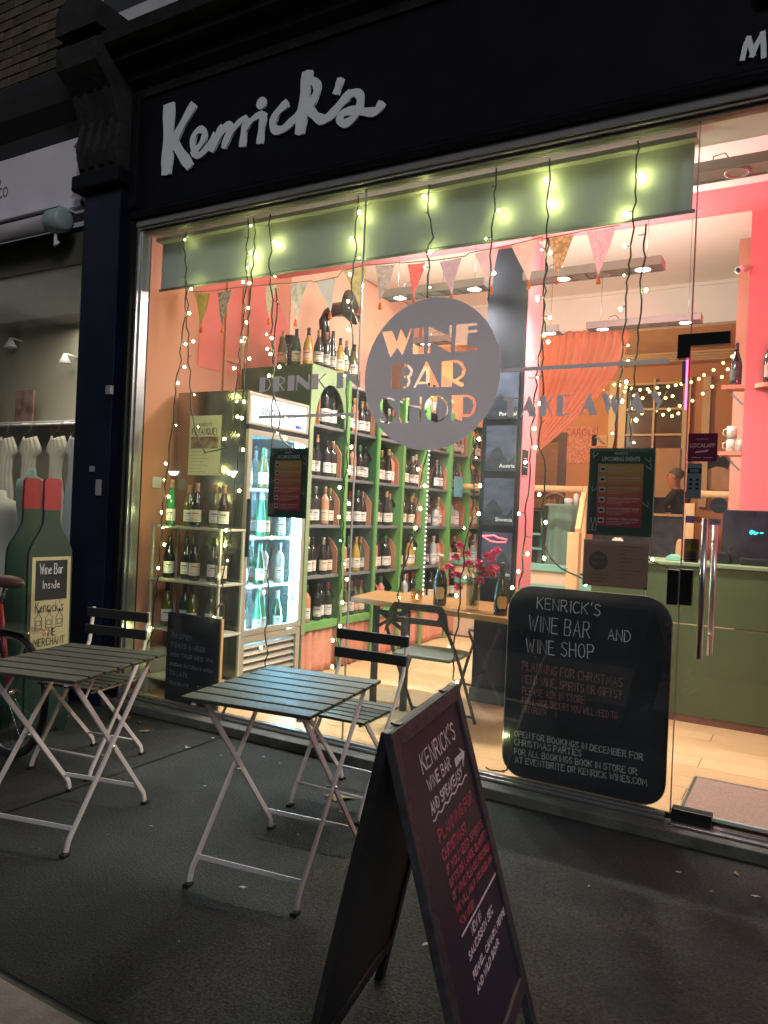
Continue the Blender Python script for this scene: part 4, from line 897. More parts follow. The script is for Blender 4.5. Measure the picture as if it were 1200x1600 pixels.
# poster on the fridge side
fp = thing('franque_poster', 'tall cream poster with black lettering and a food photo on the fridge side', 'poster', (-3.8, 0.355, 1.8))
a = at(297, 650, Y=0.35); b = at(346, 645, Y=0.35); c = at(295, 742, Y=0.35)
PP = mat('cream_poster_paper', (0.55, 0.52, 0.36), 0.7, var=0.05)
fz0, fz1 = c.z, a.z
bx('sheet', PP, fp, a.x, b.x, 0.352, 0.357, fz0, fz1)
pw = b.x-a.x
BKI = mat('black_ink', (0.03, 0.025, 0.02), 0.6)
bx('printed_photo', mat('photo_brown', (0.05, 0.025, 0.015), 0.5, col2=(0.40, 0.26, 0.15), scale=22), fp, a.x+0.02, b.x-0.02, 0.3505, 0.3515, fz1-0.235, fz1-0.15)
m = MB(); write(m, "KENRICK'S", 0.022, 0.003, (a.x+pw*0.3, 0.3515, fz1-0.075), UX, UZ, NY, width=pw*0.42)
write(m, "PETANQUE!", 0.042, 0.006, (a.x+0.03, 0.3515, fz1-0.135), UX, UZ, NY, width=pw-0.06)
m.build('lettering', BKI, fp)
LNS = mat('fine_print', (0.30, 0.27, 0.18), 0.7)
m = MB()
for k in range(8): m.box(a.x+0.025, a.x+0.025+pw*(0.35+0.3*((k*37) % 5)/5), 0.351, 0.3515, fz1-0.26-k*0.024, fz1-0.255-k*0.024)
m.build('fine_print', LNS, fp)
# things on and below the shelf rack: card box in the corner
kx = thing('cardboard_box', 'small pale box in the lower left corner of the window', 'box', (-3.95, 0.25, FH))
bx('body', mat('pale_card', (0.42, 0.42, 0.34), 0.8, var=0.1), kx, -4.07, -3.99, 0.09, 0.30, FH+0.001, 0.36, 0.004)
for b in ((-4.072, -4.03), (-4.028, -3.988)): bx('flap', MATS['pale_card'], kx, b[0], b[1], 0.088, 0.302, 0.3605, 0.363)
bx('tape', PP, kx, -4.04, -4.02, 0.0885, 0.0895, 0.1, 0.36)
# ------------------------------------------------------------------ window bar with its trestle, black folding chairs
WB = thing('window_bar_table', 'long honey coloured wooden bar top in the window on a black trestle', 'table', (-2.1, 0.9, FH))
OAKT = mat('honey_wood_top', (0.25, 0.105, 0.03), 0.30, var=0.18, scale=5, stretch=(1.5, 12, 1), col2=(0.36, 0.165, 0.055))
c1 = at(547, 937, Z=0.78); c2 = at(797, 972, Z=0.78); c3 = at(552, 925, Z=0.80)
TY0 = 0.66
MB().prism([(c1.x, 0.80), (-1.40, 0.58), (-1.40, 1.34), (-2.085, 1.34), (c1.x-0.10, 1.34)], (0, 0, 0.765), UX, (0, 1, 0), UZ, 0.036).build('top', OAKT, WB, 0.004)
for x, y in ((-2.60, 0.86), (-2.60, 1.28), (-2.33, 0.80)):
    bx('leg', BLK, WB, x-0.018, x+0.018, y-0.018, y+0.018, FH+0.001, 0.764)
bx('cross_rail', BLK, WB, -2.581, -2.35, 0.83, 0.845, 0.70, 0.73)
MB().bar((-2.60, 0.86, 0.60), (-2.36, 0.86, 0.75), 0.02, 0.02).build('brace', BLK, WB)
MB().bar((-2.60, 0.88, 0.72), (-2.36, 0.88, 0.58), 0.02, 0.02).build('brace', BLK, WB)
def black_chair(loc, rz, label):
    t = thing('folding_chair', label, 'chair', (0, 0, 0), 'black folding chairs inside the window')
    SEAT = mat('grey_vinyl_seat', (0.10, 0.115, 0.10), 0.35, var=0.1, bump=0.1, bscale=60)
    pl = [(-0.19, -0.17), (0.19, -0.17), (0.205, 0.0), (0.19, 0.16), (0.12, 0.20), (-0.12, 0.20), (-0.19, 0.16), (-0.205, 0.0)]
    MB().prism(pl, (0, 0, 0.445), UX, (0, 1, 0), UZ, 0.022).build('seat', SEAT, t, 0.006)
    # backrest with its slot, leaning back (towards -y of the chair)
    outer = [(-0.215, 0.60), (0.215, 0.60), (0.20, 0.70), (0.165, 0.775), (0.12, 0.785), (-0.12, 0.785), (-0.165, 0.775), (-0.20, 0.70)]
    outer = [(-0.19, 0.63), (-0.16, 0.665), (0.16, 0.665), (0.19, 0.63), (0.215, 0.60), (0.185, 0.74), (0.155, 0.785), (-0.155, 0.785), (-0.185, 0.74), (-0.215, 0.60)]
    hole = [(-0.13, 0.70), (0.13, 0.70), (0.14, 0.725), (0.13, 0.745), (-0.13, 0.745), (-0.14, 0.725)]
    bm_ = filled([outer, hole], (0, -0.235, 0), UX, UZ, NY, 0.012, BLK, 'backrest', t)
    for s in (-1, 1):
        MB().tube([(s*0.20, -0.235, 0.63), (s*0.215, -0.10, 0.46), (s*0.215, 0.23, 0.012), (s*0.215, 0.235, 0.0)], 0.011, 8).build('leg', BLK, t)
        MB().tube([(s*0.19, 0.14, 0.44), (s*0.19, -0.20, 0.012), (s*0.19, -0.205, 0.0)], 0.010, 8).build('leg', BLK, t)
    MB().tube([(-0.215, 0.20, 0.05), (0.215, 0.20, 0.05)], 0.009, 8).build('stretcher', BLK, t)
    MB().tube([(-0.19, -0.19, 0.04), (0.19, -0.19, 0.04)], 0.009, 8).build('stretcher', BLK, t)
    t.location = loc; t.rotation_euler[2] = rz
    return t
def put_copy(t, loc, rz, label):
    c = copy_tree(t); c['label'] = label; c.location = loc; c.rotation_euler[2] = rz; return c
bc = black_chair((-2.02, 0.56, FH), math.radians(2), 'nearer black folding chair with slotted back and grey seat at the window bar')
put_copy(bc, (-2.05, 1.25+0.55, FH), math.radians(178), 'farther black folding chair on the room side of the window bar')
# on the bar
def fizz(px, py, Y, lab):
    q = at(px, py, Y=Y); o = bottle('fizz', q.x, Y, 0.801, -1.2, 'x', 'sparkling bottles on the window bar', lb=LBK, cap='tan' if px < 720 else 'black', s=1.02); o['label'] = lab
    for ch in o.children:
        if ch.name.startswith('label'): bpy.data.objects.remove(ch)
    hx_ = [(0.034*math.cos(math.radians(60*k+30)), 0.075+0.036*math.sin(math.radians(60*k+30))) for k in range(6)]
    m = MB(); R = 0.0437; n = 7; vs = []
    for k in range(n):
        a = -0.72+1.44*k/(n-1); hh = 0.038*(1 if 0 < k < n-1 else 0.55)
        vs += [(R*math.cos(a), R*math.sin(a), 0.08-hh), (R*math.cos(a), R*math.sin(a), 0.08+hh)]
    m.add(vs, [(2*k, 2*k+2, 2*k+3, 2*k+1) for k in range(n-1)], True)
    l = bpy.data.objects.new('hexagonal_label', m.mesh('label', mat('gold_label', (0.45, 0.27, 0.12), 0.45, 0.2, var=0.2, scale=40))); C.objects.link(l); l.parent = o
    return o
fizz(687, 942, 0.86, 'sparkling wine bottle with gold hexagon label and gold neck, left on the window bar')
fizz(782, 955, 0.72, 'sparkling wine bottle with gold hexagon label, right on the window bar beside the flowers')
va = thing('flower_vase', 'straight clear glass vase of bright pink carnations on the window bar', 'vase', tuple(at(737, 948, Y=0.80)))
vb = at(738, 950, Y=0.80); vx = vb.x
MB().lathe([(0.036, 0.802), (0.042, 0.806), (0.045, 1.0), (0.047, 1.005), (0.0435, 1.002), (0.0405, 0.83), (0.0, 0.815)], (vx, 0.80, 0), 18, cap=False).build('glass', VASE, va)
STM = mat('flower_stem', (0.05, 0.12, 0.03), 0.6); BLM = mat('carnation_pink', (0.62, 0.03, 0.16), 0.6, var=0.3, scale=30); LEA = mat('olive_leaf', (0.16, 0.19, 0.06), 0.6, var=0.3, scale=20)
rv = random.Random(21)
fl_px = [(719, 855), (729, 866), (712, 872), (731, 882), (702, 888), (712, 898), (716, 918), (750, 885), (762, 870), (768, 875), (772, 865), (752, 890), (768, 890), (758, 895), (750, 908), (774, 890), (748, 880), (766, 898), (776, 862)]
for px, py in fl_px:
    yy = 0.80+rv.uniform(-0.06, 0.06); q = at(px, py, Y=yy)
    MB().tube([(vx+rv.uniform(-.02, .02), 0.80+rv.uniform(-.02, .02), 0.83), (vx*0.7+q.x*0.3, (0.8+yy)/2, (0.99+q.z)/2*0.5+0.5), (q.x, yy, q.z)], 0.0018, 4).build('stem', STM, va)
    m = MB(); r = 0.035*rv.uniform(0.75, 1.1)
    for k in range(30):
        a = rv.uniform(0, 2*PI); e = rv.uniform(-0.5, 1.3); d = Vector((math.cos(a)*math.cos(e), math.sin(a)*math.cos(e), math.sin(e))); t_ = d.cross(Vector((0.3, 0.2, 0.9))).normalized(); n_ = d.cross(t_)
        b0 = Vector((q.x, yy, q.z)); t_ = (t_*0.8+n_*rv.uniform(-.5, .5)).normalized()
        m.add([b0+d*r*0.15, b0+d*r*0.8-t_*r*0.5, b0+d*r*1.05+n_*r*0.2, b0+d*r*0.85+t_*r*0.5], [(0, 1, 2), (0, 2, 3)])
    m.build('blossom', BLM, va)
m = MB()
for k in range(60):
    q = Vector((vx+rv.gauss(0, 0.03), 0.8+rv.gauss(0, 0.03), rv.uniform(0.98, 1.09))); d = Vector((rv.uniform(-1, 1), rv.uniform(-1, 1), rv.uniform(0, 1))).normalized(); s_ = d.orthogonal().normalized()
    m.add([q, q+d*0.02+s_*0.005, q+d*0.045, q+d*0.02-s_*0.005], [(0, 1, 2, 3)])
m.build('foliage', LEA, va)
cn_ = thing('tea_light_holder', 'ribbed glass holder with a lit tea light on the window bar', 'candle', (0, 0, 0)); q = at(651, 938, Y=0.86); cn_.location = (q.x, 0.86, 0.802)
MB().lathe([(0.030, 0.802), (0.036, 0.806), (0.040, 0.83), (0.038, 0.89), (0.036, 0.89), (0.036, 0.83), (0.0, 0.81)], (q.x, 0.86, 0), 16, cap=False).build('glass', glass('amber_holder', (0.85, 0.75, 0.55)), cn_)
MB().lathe([(0.018, 0.813), (0.018, 0.826), (0.0, 0.826)], (q.x, 0.86, 0), 12).build('wax', LBW, cn_)
MB().lathe([(0.001, 0.828), (0.006, 0.838), (0.004, 0.848), (0.0, 0.860)], (q.x, 0.86, 0), 8).build('flame', mat('flame', (1, .8, .4), 0.5, emis=(1, 0.75, 0.35), es=30), cn_)

# ------------------------------------------------------------------ pink pier, bar, shelves on the right
pr_ = st('pier', PNK, -0.485, 1.29, 2.55, 3.15, FH, 3.799)
st('wall_return', SAL, -0.62, -0.487, 3.2, 3.5, 0.86, 3.799)
BARG = mat('olive_green_panel', (0.065, 0.095, 0.040), 0.5, var=0.06, scale=2)
bar_ = thing('bar_counter', 'olive green panelled bar counter behind the glass door', 'bar', (-0.2, 2.0, FH))
BX0, BY = -1.36, 1.76
for a, b in ((BX0, -0.99), (-0.985, -0.02), (-0.015, 1.0)):
    bx('panel', BARG, bar_, a, b, BY, BY+0.02, 0.74, 1.125, 0.003)
    bx('panel', BARG, bar_, a, b, BY, BY+0.02, FH+0.05, 0.733, 0.003)
bx('end_panel', BARG, bar_, BX0, BX0+0.02, BY+0.021, 2.30, FH+0.05, 1.125)
bx('kick_board', mat('brown_kick', (0.16, 0.07, 0.05), 0.5), bar_, BX0, 1.0, BY+0.004, BY+0.03, FH+0.001, FH+0.049)
bx('counter_top', mat('bar_top_green', (0.22, 0.30, 0.16), 0.35, var=0.08), bar_, BX0-0.02, 1.02, BY-0.02, 2.32, 1.126, 1.15, 0.004)
scr = thing('back_of_till_screen', 'dark glossy till screen standing on the bar behind the door with teal digits', 'screen', (-0.3, 2.0, 1.15))
DG = mat('dark_gloss_screen', (0.015, 0.015, 0.03), 0.2, var=0.6, scale=8, spec=0.6)
a = at(1128, 840, Y=2.0); tp = at(1150, 797, Y=2.0)
bx('panel', DG, scr, a.x, 0.3, 2.0, 2.05, 1.151, tp.z, 0.004)
m = MB(); q = at(1172, 832, Y=1.995)
for k, c in enumerate('CL 0'): write(m, c, 0.022, 0.006, (q.x+k*0.026, 1.998, q.z-0.01), UX, UZ, NY) if c in _ST else None
for k in range(3): m.box(q.x+k*0.03, q.x+k*0.03+0.02, 1.9975, 1.999, q.z-0.004, q.z+0.004)
m.build('digits', mat('teal_digits', (0, .6, .7), 0.4, emis=(0.05, 0.75, 0.9), es=2.5), scr)
bx('base', BLK, scr, -0.42, -0.22, 1.90, 1.99, 1.151, 1.20, 0.01)
# small objects on the bar
for px, py, w, h, m_, nm, lb, cat in ((962, 868, 0.09, 0.13, LBC, 'cream_canister', 'cream canister with pointed lid on the bar beside the events poster', 'canister'), (1052, 866, 0.10, 0.035, mat('mint_box', (0.25, 0.55, 0.40), 0.5), 'mint_tray', 'small mint green tray on the bar', 'tray'), (1062, 858, 0.06, 0.14, mat('kraft_card', (0.55, 0.30, 0.14), 0.7), 'kraft_carton', 'kraft carton standing on the bar by the door edge', 'carton'), (1125, 880, 0.13, 0.07, BLK, 'black_card_reader', 'low black card reader on the bar behind the door handle', 'card reader')):
    yy = 1.9 if nm != 'kraft_carton' else 2.1
    q = at(px, py, Y=yy); t = thing(nm, lb, cat, (q.x, yy, 1.151))
    MB().prism([(-w/2, 0), (w/2, 0), (w/2*0.9, h*0.75), (w/2*0.6, h), (-w/2*0.6, h), (-w/2*0.9, h*0.75)], (q.x, yy, 1.151), UX, UZ, (0, 1, 0), 0.08).build('body', m_, t, 0.004)
    bx('lid', m_, t, q.x-w*0.25, q.x+w*0.25, yy+0.02, yy+0.06, 1.1515+h, 1.158+h, 0.002)
# corner shelves with bottle and mugs
def corner_shelf(px, pyt, Y, lab, w=0.16):
    q = at(px, pyt, Y=Y); t = thing('corner_shelf', lab, 'shelf', (q.x, Y, q.z))
    MB().prism([(0.0, 0)]+arc(0, 0, w, 90, 180, 8)[0:], (-0.487, 0, 0), UX, (0, 1, 0), UZ, 0.025)
    m = MB(); pl = [(0, 0)]+[(-w*math.cos(a*PI/16), w*math.sin(a*PI/16)) for a in range(9)]
    m.prism([(x, y) for x, y in pl], (-0.487, Y-0.05, q.z-0.03), UX, (0, 1, 0), UZ, 0.03); m.build('board', mat('salmon_shelf', (0.6, 0.27, 0.17), 0.6), t)
    MB().bar((-0.50, Y+0.02, q.z-0.14), (-0.60, Y+0.02, q.z-0.035), 0.015, 0.015).build('bracket', SLV, t)
    return q.z
z1 = corner_shelf(1140, 603, 2.60, 'rounded salmon corner shelf holding one dark bottle beside the pink pier')
bottle('dark burgundy', -0.555, 2.62, z1, -1.9, 'alone on the corner shelf', None, lb=LBK, cap='black', s=1.08)
z2 = corner_shelf(1140, 706, 2.60, 'lower rounded corner shelf holding stacked mugs beside the pink pier')
MUG = mat('patterned_mug', (0.62, 0.60, 0.48), 0.5, col2=(0.30, 0.40, 0.30), scale=40)
for k, (dx, dz) in enumerate(((-0.075, 0), (-0.075, 0.1), (-0.02, 0.0))):
    t = thing('patterned_mug', ['lower patterned mug of the stack on the corner shelf', 'upper patterned mug of the stack on the corner shelf', 'single patterned mug right of the stack on the corner shelf'][k], 'mug', (-0.487+dx, 2.60, z2+dz+0.001), 'mugs on the corner shelf')
    MB().lathe([(0.030, 0), (0.036, 0.004), (0.037, 0.09), (0.034, 0.09), (0.033, 0.01), (0, 0.01)], (-0.487+dx, 2.60, z2+dz+0.001), 14, cap=False).build('cup', MUG, t)
    MB().tube([(-0.487+dx-0.036, 2.60, z2+dz+0.02), (-0.487+dx-0.06, 2.60, z2+dz+0.03), (-0.487+dx-0.06, 2.60, z2+dz+0.065), (-0.487+dx-0.036, 2.60, z2+dz+0.075)], 0.005, 6).build('mug_handle', MUG, t)
q = at(1195, 598, Y=2.48); t = thing('wall_shelf', 'small rounded salmon shelf on the pink pier holding one bottle', 'shelf', (q.x, 2.5, q.z))
MB().prism([(-0.10*math.cos(a*PI/8), -0.10*math.sin(a*PI/8)) for a in range(9)], (q.x+0.03, 2.548, q.z-0.03), UX, (0, 1, 0), UZ, 0.03).build('board', MATS['salmon_shelf'], t)
MB().bar((q.x+0.03, 2.54, q.z-0.10), (q.x+0.03, 2.50, q.z-0.032), 0.015, 0.015).build('bracket', SLV, t)
bottle('dark burgundy', q.x+0.03, 2.50, q.z, -1.6, 'alone on the shelf on the pink pier', None, lb=LBP, cap='black', s=1.1)
cm = thing('security_camera', 'small white security camera high beside the pink pier', 'camera', tuple(at(1160, 424, Y=2.7)))
q = at(1160, 424, Y=2.5); MB().tube([(q.x+0.02, 2.5, q.z+0.02), (q.x-0.02, 2.40, q.z-0.02)], 0.028, 12).build('body', LBW, cm); MB().tube([(q.x-0.02, 2.40, q.z-0.02), (q.x-0.022, 2.395, q.z-0.021)], 0.018, 10).build('lens', BLK, cm); MB().tube([(q.x+0.02, 2.5, q.z+0.02), (q.x+0.06, 2.56, q.z+0.04)], 0.01, 8).build('bracket', LBW, cm)

# ------------------------------------------------------------------ the back room
def back(px, py, Y): return at(px, py, Y=Y)
dc = curtain_mesh(2.93, 0, 1, 0, 1, 70, 0.035, 'x', 4)
cl = back(822, 527, 4.22); cr = back(985, 522, 4.22)
vs = []
for (u_, y_, w_) in dc.v:
    # swept to one side: the hem rises from the tie at lower left to the top right corner
    x = cl.x-0.08+(cr.x-cl.x+0.08)*u_*(0.30+0.70*w_**0.75); ztop = cl.z+(cr.z-cl.z)*u_; zlow = 1.80+0.52*u_**0.9*0.55
    vs.append((x, y_, zlow+(ztop-zlow)*w_))
dc.v = vs; m_ = MB()
nC = 70; rows = 14; m_ = MB(); vs = []; rg = random.Random(8); phs = [rg.uniform(-.5, .5) for _ in range(nC+1)]
tie = back(826, 728, 4.22)
for r in range(rows+1):
    t = r/rows
    for k in range(nC+1):
        s_ = k/nC; xt = (cl.x-0.1)+(cr.x-cl.x+0.1)*s_; zt_ = cl.z+(cr.z-cl.z)*s_+0.05
        # each fold runs from the top rail to the tie, sagging outwards
        xe = (cl.x-0.1)+0.02+0.03*s_; ze = tie.z+0.02-0.06*s_
        sag = 0.43*s_*math.sin(PI*t**0.9)
        x = xt+(xe-xt)*t+sag*0.62; z = zt_+(ze-zt_)*t+sag*0.05
        vs.append((x, 4.22-0.026*math.sin(k*1.35+phs[k])*(1-0.55*t)*1.2, z))
for r in range(rows):
    for k in range(nC): m_.f.append((r*(nC+1)+k, r*(nC+1)+k+1, (r+1)*(nC+1)+k+1, (r+1)*(nC+1)+k)); m_.sm.append(True)
m_.v = vs
o = m_.build('swept_curtain', translucent(mat('orange_curtain_cloth', (0.86, 0.34, 0.19), 0.8, var=0.08, scale=2), 0.3)); tag(o, 'peach orange curtain swept to the left across the opening of the back room', 'curtain'); o.modifiers.new('t', 'SOLIDIFY').thickness = 0.004
# sash window in the back wall
wn_ = thing('back_sash_window', 'many paned white sash window in the back wall with dark panes', 'window', (-1.8, 7.38, 1.0))
a = at(975, 600, Y=7.36); b = at(1075, 596, Y=7.36); zs = at(1000, 690, Y=7.36).z; zb_ = at(1020, 860, Y=7.36).z
SASH = mat('cream_sash', (0.55, 0.42, 0.27), 0.5, var=0.05); DPN = mat('night_pane', (0.05, 0.045, 0.05), 0.15, var=0.3, scale=3)
x0, x1, z1_ = a.x, b.x, a.z
bx('pane_field', DPN, wn_, x0, x1, 7.385, 7.398, zs-0.9, z1_)
for x in (x0-0.14, x0, (x0+x1)/2, x1, x1+0.25): bx('glazing_bar' if x0 < x < x1 else 'frame', SASH, wn_, x-(0.015 if x0 < x < x1 else 0.05), x+(0.015 if x0 < x < x1 else 0.05), 7.33, 7.384, zs-0.9, z1_+0.05, 0.003)
k = 0; z = z1_
while z > zs-0.2:
    bx('glazing_bar', SASH, wn_, x0+0.051, x1-0.051, 7.335, 7.38, z-0.03, z, 0.003); z -= 0.36
bx('blind', mat('pale_lower_blind', (0.42, 0.27, 0.17), 0.8), wn_, x0+0.051, x1-0.051, 7.30, 7.33, 0.9, zs-0.1)
for k in range(4): bx('ceiling_batten', SASH, wn_, -3.5, 1.2, 7.0-0.16*k, 7.03-0.16*k, 3.59, 3.615)
# painted panel, posters on back wall
for (x_, y_, w2, h2, m2, lb) in ((905, 695, 0.5, 0.55, mat('carol_poster', (0.48, 0.16, 0.10), 0.7, col2=(0.62, 0.30, 0.2), scale=30, kind='voronoi'), 'red brown lettered poster on the back wall behind the stair rail'), (936, 688, 0.22, 0.16, mat('boot_print_paper', (0.6, 0.38, 0.2), 0.7), 'small poster of a boot-shaped map on the back wall')):
    q = at(x_, y_, Y=7.37); t = thing('wall_poster', lb, 'poster', tuple(q)); bx('sheet', m2, t, q.x-w2/2, q.x+w2/2, 7.385, 7.398, q.z-h2/2, q.z+h2/2)
    if w2 > .3: print_text('CAROLS', 0.11, (q.x-w2/2+0.03, 7.384, q.z+h2/2-0.14), UX, UZ, NY, mat('poster_red', (0.3, 0.06, 0.04), 0.7), t, width=w2-0.06)
    else: MB().prism([(-0.06, 0.06), (0, 0.05), (0.03, 0), (0.10, -0.05), (0.06, -0.06), (0.01, -0.03), (-0.03, 0.03), (-0.07, 0.035)], (q.x, 7.383, q.z), UX, UZ, (0, 1, 0), 0.001).build('map', BLK, t)
q = at(1121, 720, Y=4.6); t = thing('australia_poster', 'pale poster with a dark Australia map on the wall behind the bar', 'poster', (q.x, 4.6, q.z-0.2))
w_ = st('wall', SAL, -1.32, -0.40, 4.62, 4.75, 0.865, 3.3) if False else None
bx('sheet', mat('tan_paper', (0.55, 0.33, 0.2), 0.7), t, q.x-0.17, q.x+0.17, 7.38, 7.398, q.z-0.25, q.z+0.2)
t.location = (q.x, 7.39, q.z)
q2 = at(1121, 730, Y=7.37)
for ch in t.children: bpy.data.objects.remove(ch)
bx('sheet', MATS['tan_paper'], t, q2.x-0.19, q2.x+0.19, 7.385, 7.398, q2.z-0.30, q2.z+0.22)
MB().prism([(-0.15, 0.0), (-0.10, 0.07), (0.0, 0.12), (0.03, 0.08), (0.08, 0.13), (0.15, 0.02), (0.13, -0.08), (0.07, -0.05), (-0.02, -0.04), (-0.12, -0.08)], (q2.x, 7.383, q2.z+0.05), UX, UZ, (0, 1, 0), 0.001).build('map', DGR, t)
# round table with green cloth, chair behind, candles
tt = thing('cloth_covered_table', 'small round table under a sage green cloth on the raised floor', 'table', (0, 4.7, 0.86))
q = at(880, 788, Y=4.65); tx_ = q.x; tz_ = q.z
m = MB(); n = 60; vs = []
for r, (rad, z, amp) in enumerate(((0.0, tz_, 0), (0.20, tz_, 0), (0.215, tz_-0.02, 0.004), (0.235, tz_-0.2, 0.014), (0.26, 0.90, 0.024))):
    for k in range(n): a = 2*PI*k/n; rr_ = rad+amp*math.sin(a*11+0.4*math.sin(a*3)); vs.append((tx_+rr_*math.cos(a), 4.7+rr_*math.sin(a), z))
for r in range(4):
    for k in range(n): m.f.append((r*n+k, r*n+(k+1) % n, (r+1)*n+(k+1) % n, (r+1)*n+k)); m.sm.append(True)
m.v = vs; m.build('cloth', mat('sage_cloth', (0.14, 0.21, 0.15), 0.85, var=0.1, scale=4), tt)
MB().tube([(tx_, 4.7, 0.861), (tx_, 4.7, tz_-0.03)], 0.03, 8).build('pedestal', BRN, tt)
for k, (px, h) in enumerate(((888, 0.09), (900, 0.16), (909, 0.10))):
    q = at(px, 783, Y=4.62); t = thing('pillar_candle', ['short wide pillar candle on the green cloth table', 'tall pillar candle on the green cloth table', 'short pillar candle at the right edge of the green cloth table'][k], 'candle', (q.x, 4.62, tz_+0.001), 'pillar candles on the cloth table')
    MB().lathe([(0.028 if k != 0 else 0.045, 0), (0.028 if k != 0 else 0.045, h*0.7), (0.006, h*0.78)], (q.x, 4.62, tz_+0.001), 12).build('wax', LBW, t); MB().tube([(q.x, 4.62, tz_+h*0.75), (q.x, 4.62, tz_+h*0.88)], 0.002, 5).build('wick', BLK, t)
ch_ = thing('hoop_back_chair', 'dark wooden hoop-back chair behind the cloth covered table', 'chair', (tx_-0.05, 5.2, 0.86))
q = at(866, 790, Y=5.25)
MB().tube([(q.x+0.21*math.cos(a*PI/12), 5.25, q.z-0.15+0.30*math.sin(a*PI/12)) for a in range(13)], 0.014, 8).build('hoop', BRN, ch_)
for k in range(5): MB().tube([(q.x-0.14+k*0.07, 5.25, q.z-0.30), (q.x-0.14+k*0.07, 5.25, q.z+0.10)], 0.008, 6).build('spindle', BRN, ch_)
bx('seat', BRN, ch_, q.x-0.22, q.x+0.22, 4.98, 5.28, q.z-0.36, q.z-0.32, 0.01)
for s in (-1, 1):
    for yy in (5.0, 5.25): MB().tube([(q.x+s*0.17, yy, q.z-0.35), (q.x+s*0.19, yy, 0.862)], 0.013, 6).build('leg', BRN, ch_)
dk_ = thing('dark_shelving_unit', 'dark open shelving unit beside the cloth table on the raised floor', 'shelving', (-3.0, 4.7, 0.86))
a = at(826, 770, Y=4.4); b = at(850, 770, Y=4.4)
for z in (0.87, 1.06, 1.22, 1.5): bx('shelf', DGR if z > 1.3 else MINT, dk_, a.x-0.4, b.x, 4.4, 4.8, z, z+0.02)
bx('side', BLK, dk_, a.x-0.42, a.x-0.401, 4.4, 4.8, 0.861, 1.55); bx('side', BLK, dk_, b.x+0.001, b.x+0.02, 4.4, 4.8, 0.861, 1.55); bx('back', BLK, dk_, a.x-0.4, b.x, 4.79, 4.8, 0.90, 1.49)
# dark recess / doorway on the left of the back room
dd = thing('dark_doorway_panel', 'tall dark brown door on the back wall behind the curtain', 'door', (-3.2, 7.3, 0.86))
a = at(833, 700, Y=7.36); b = at(885, 700, Y=7.36); bx('panel', mat('dark_brown_door', (0.06, 0.025, 0.015), 0.5, var=0.2), dd, a.x-0.6, b.x, 7.36, 7.398, 0.861, 2.7)
for z in (1.0, 1.85): bx('door_moulding', BRN, dd, a.x-0.4, b.x-0.12, 7.352, 7.359, z, z+0.7, 0.004)
# desk and seated person
dsk = thing('back_desk', 'dark desk with wooden edge where the seated person works', 'desk', (-1.7, 6.4, 0.86))
q = at(1030, 803, Y=6.4)
bx('desk_top', PINE, dsk, q.x-0.8, q.x+0.35, 6.15, 6.75, 1.50, 1.53, 0.004); bx('modesty_panel', mat('dark_speckled_panel', (0.03, 0.028, 0.035), 0.4, var=0.7, scale=12), dsk, q.x-0.78, q.x+0.33, 6.2, 6.22, 0.861, 1.499)
for xx in (q.x-0.78, q.x+0.31):
    bx('leg', BLK, dsk, xx, xx+0.02, 6.23, 6.7, 0.861, 1.499)
lp = thing('small_laptop', 'small dark laptop on the desk in front of the seated person', 'laptop', (q.x, 6.4, 1.531))
ql = at(1020, 800, Y=6.4); bx('base', BLK, lp, ql.x-0.16, ql.x+0.16, 6.33, 6.52, 1.531, 1.545, 0.003); MB().box(-0.16, 0.16, -0.004, 0.004, 0, 0.2, Matrix.Translation((ql.x, 6.33, 1.546)) @ Matrix.Rotation(0.3, 4, 'X')).build('screen', DG, lp)
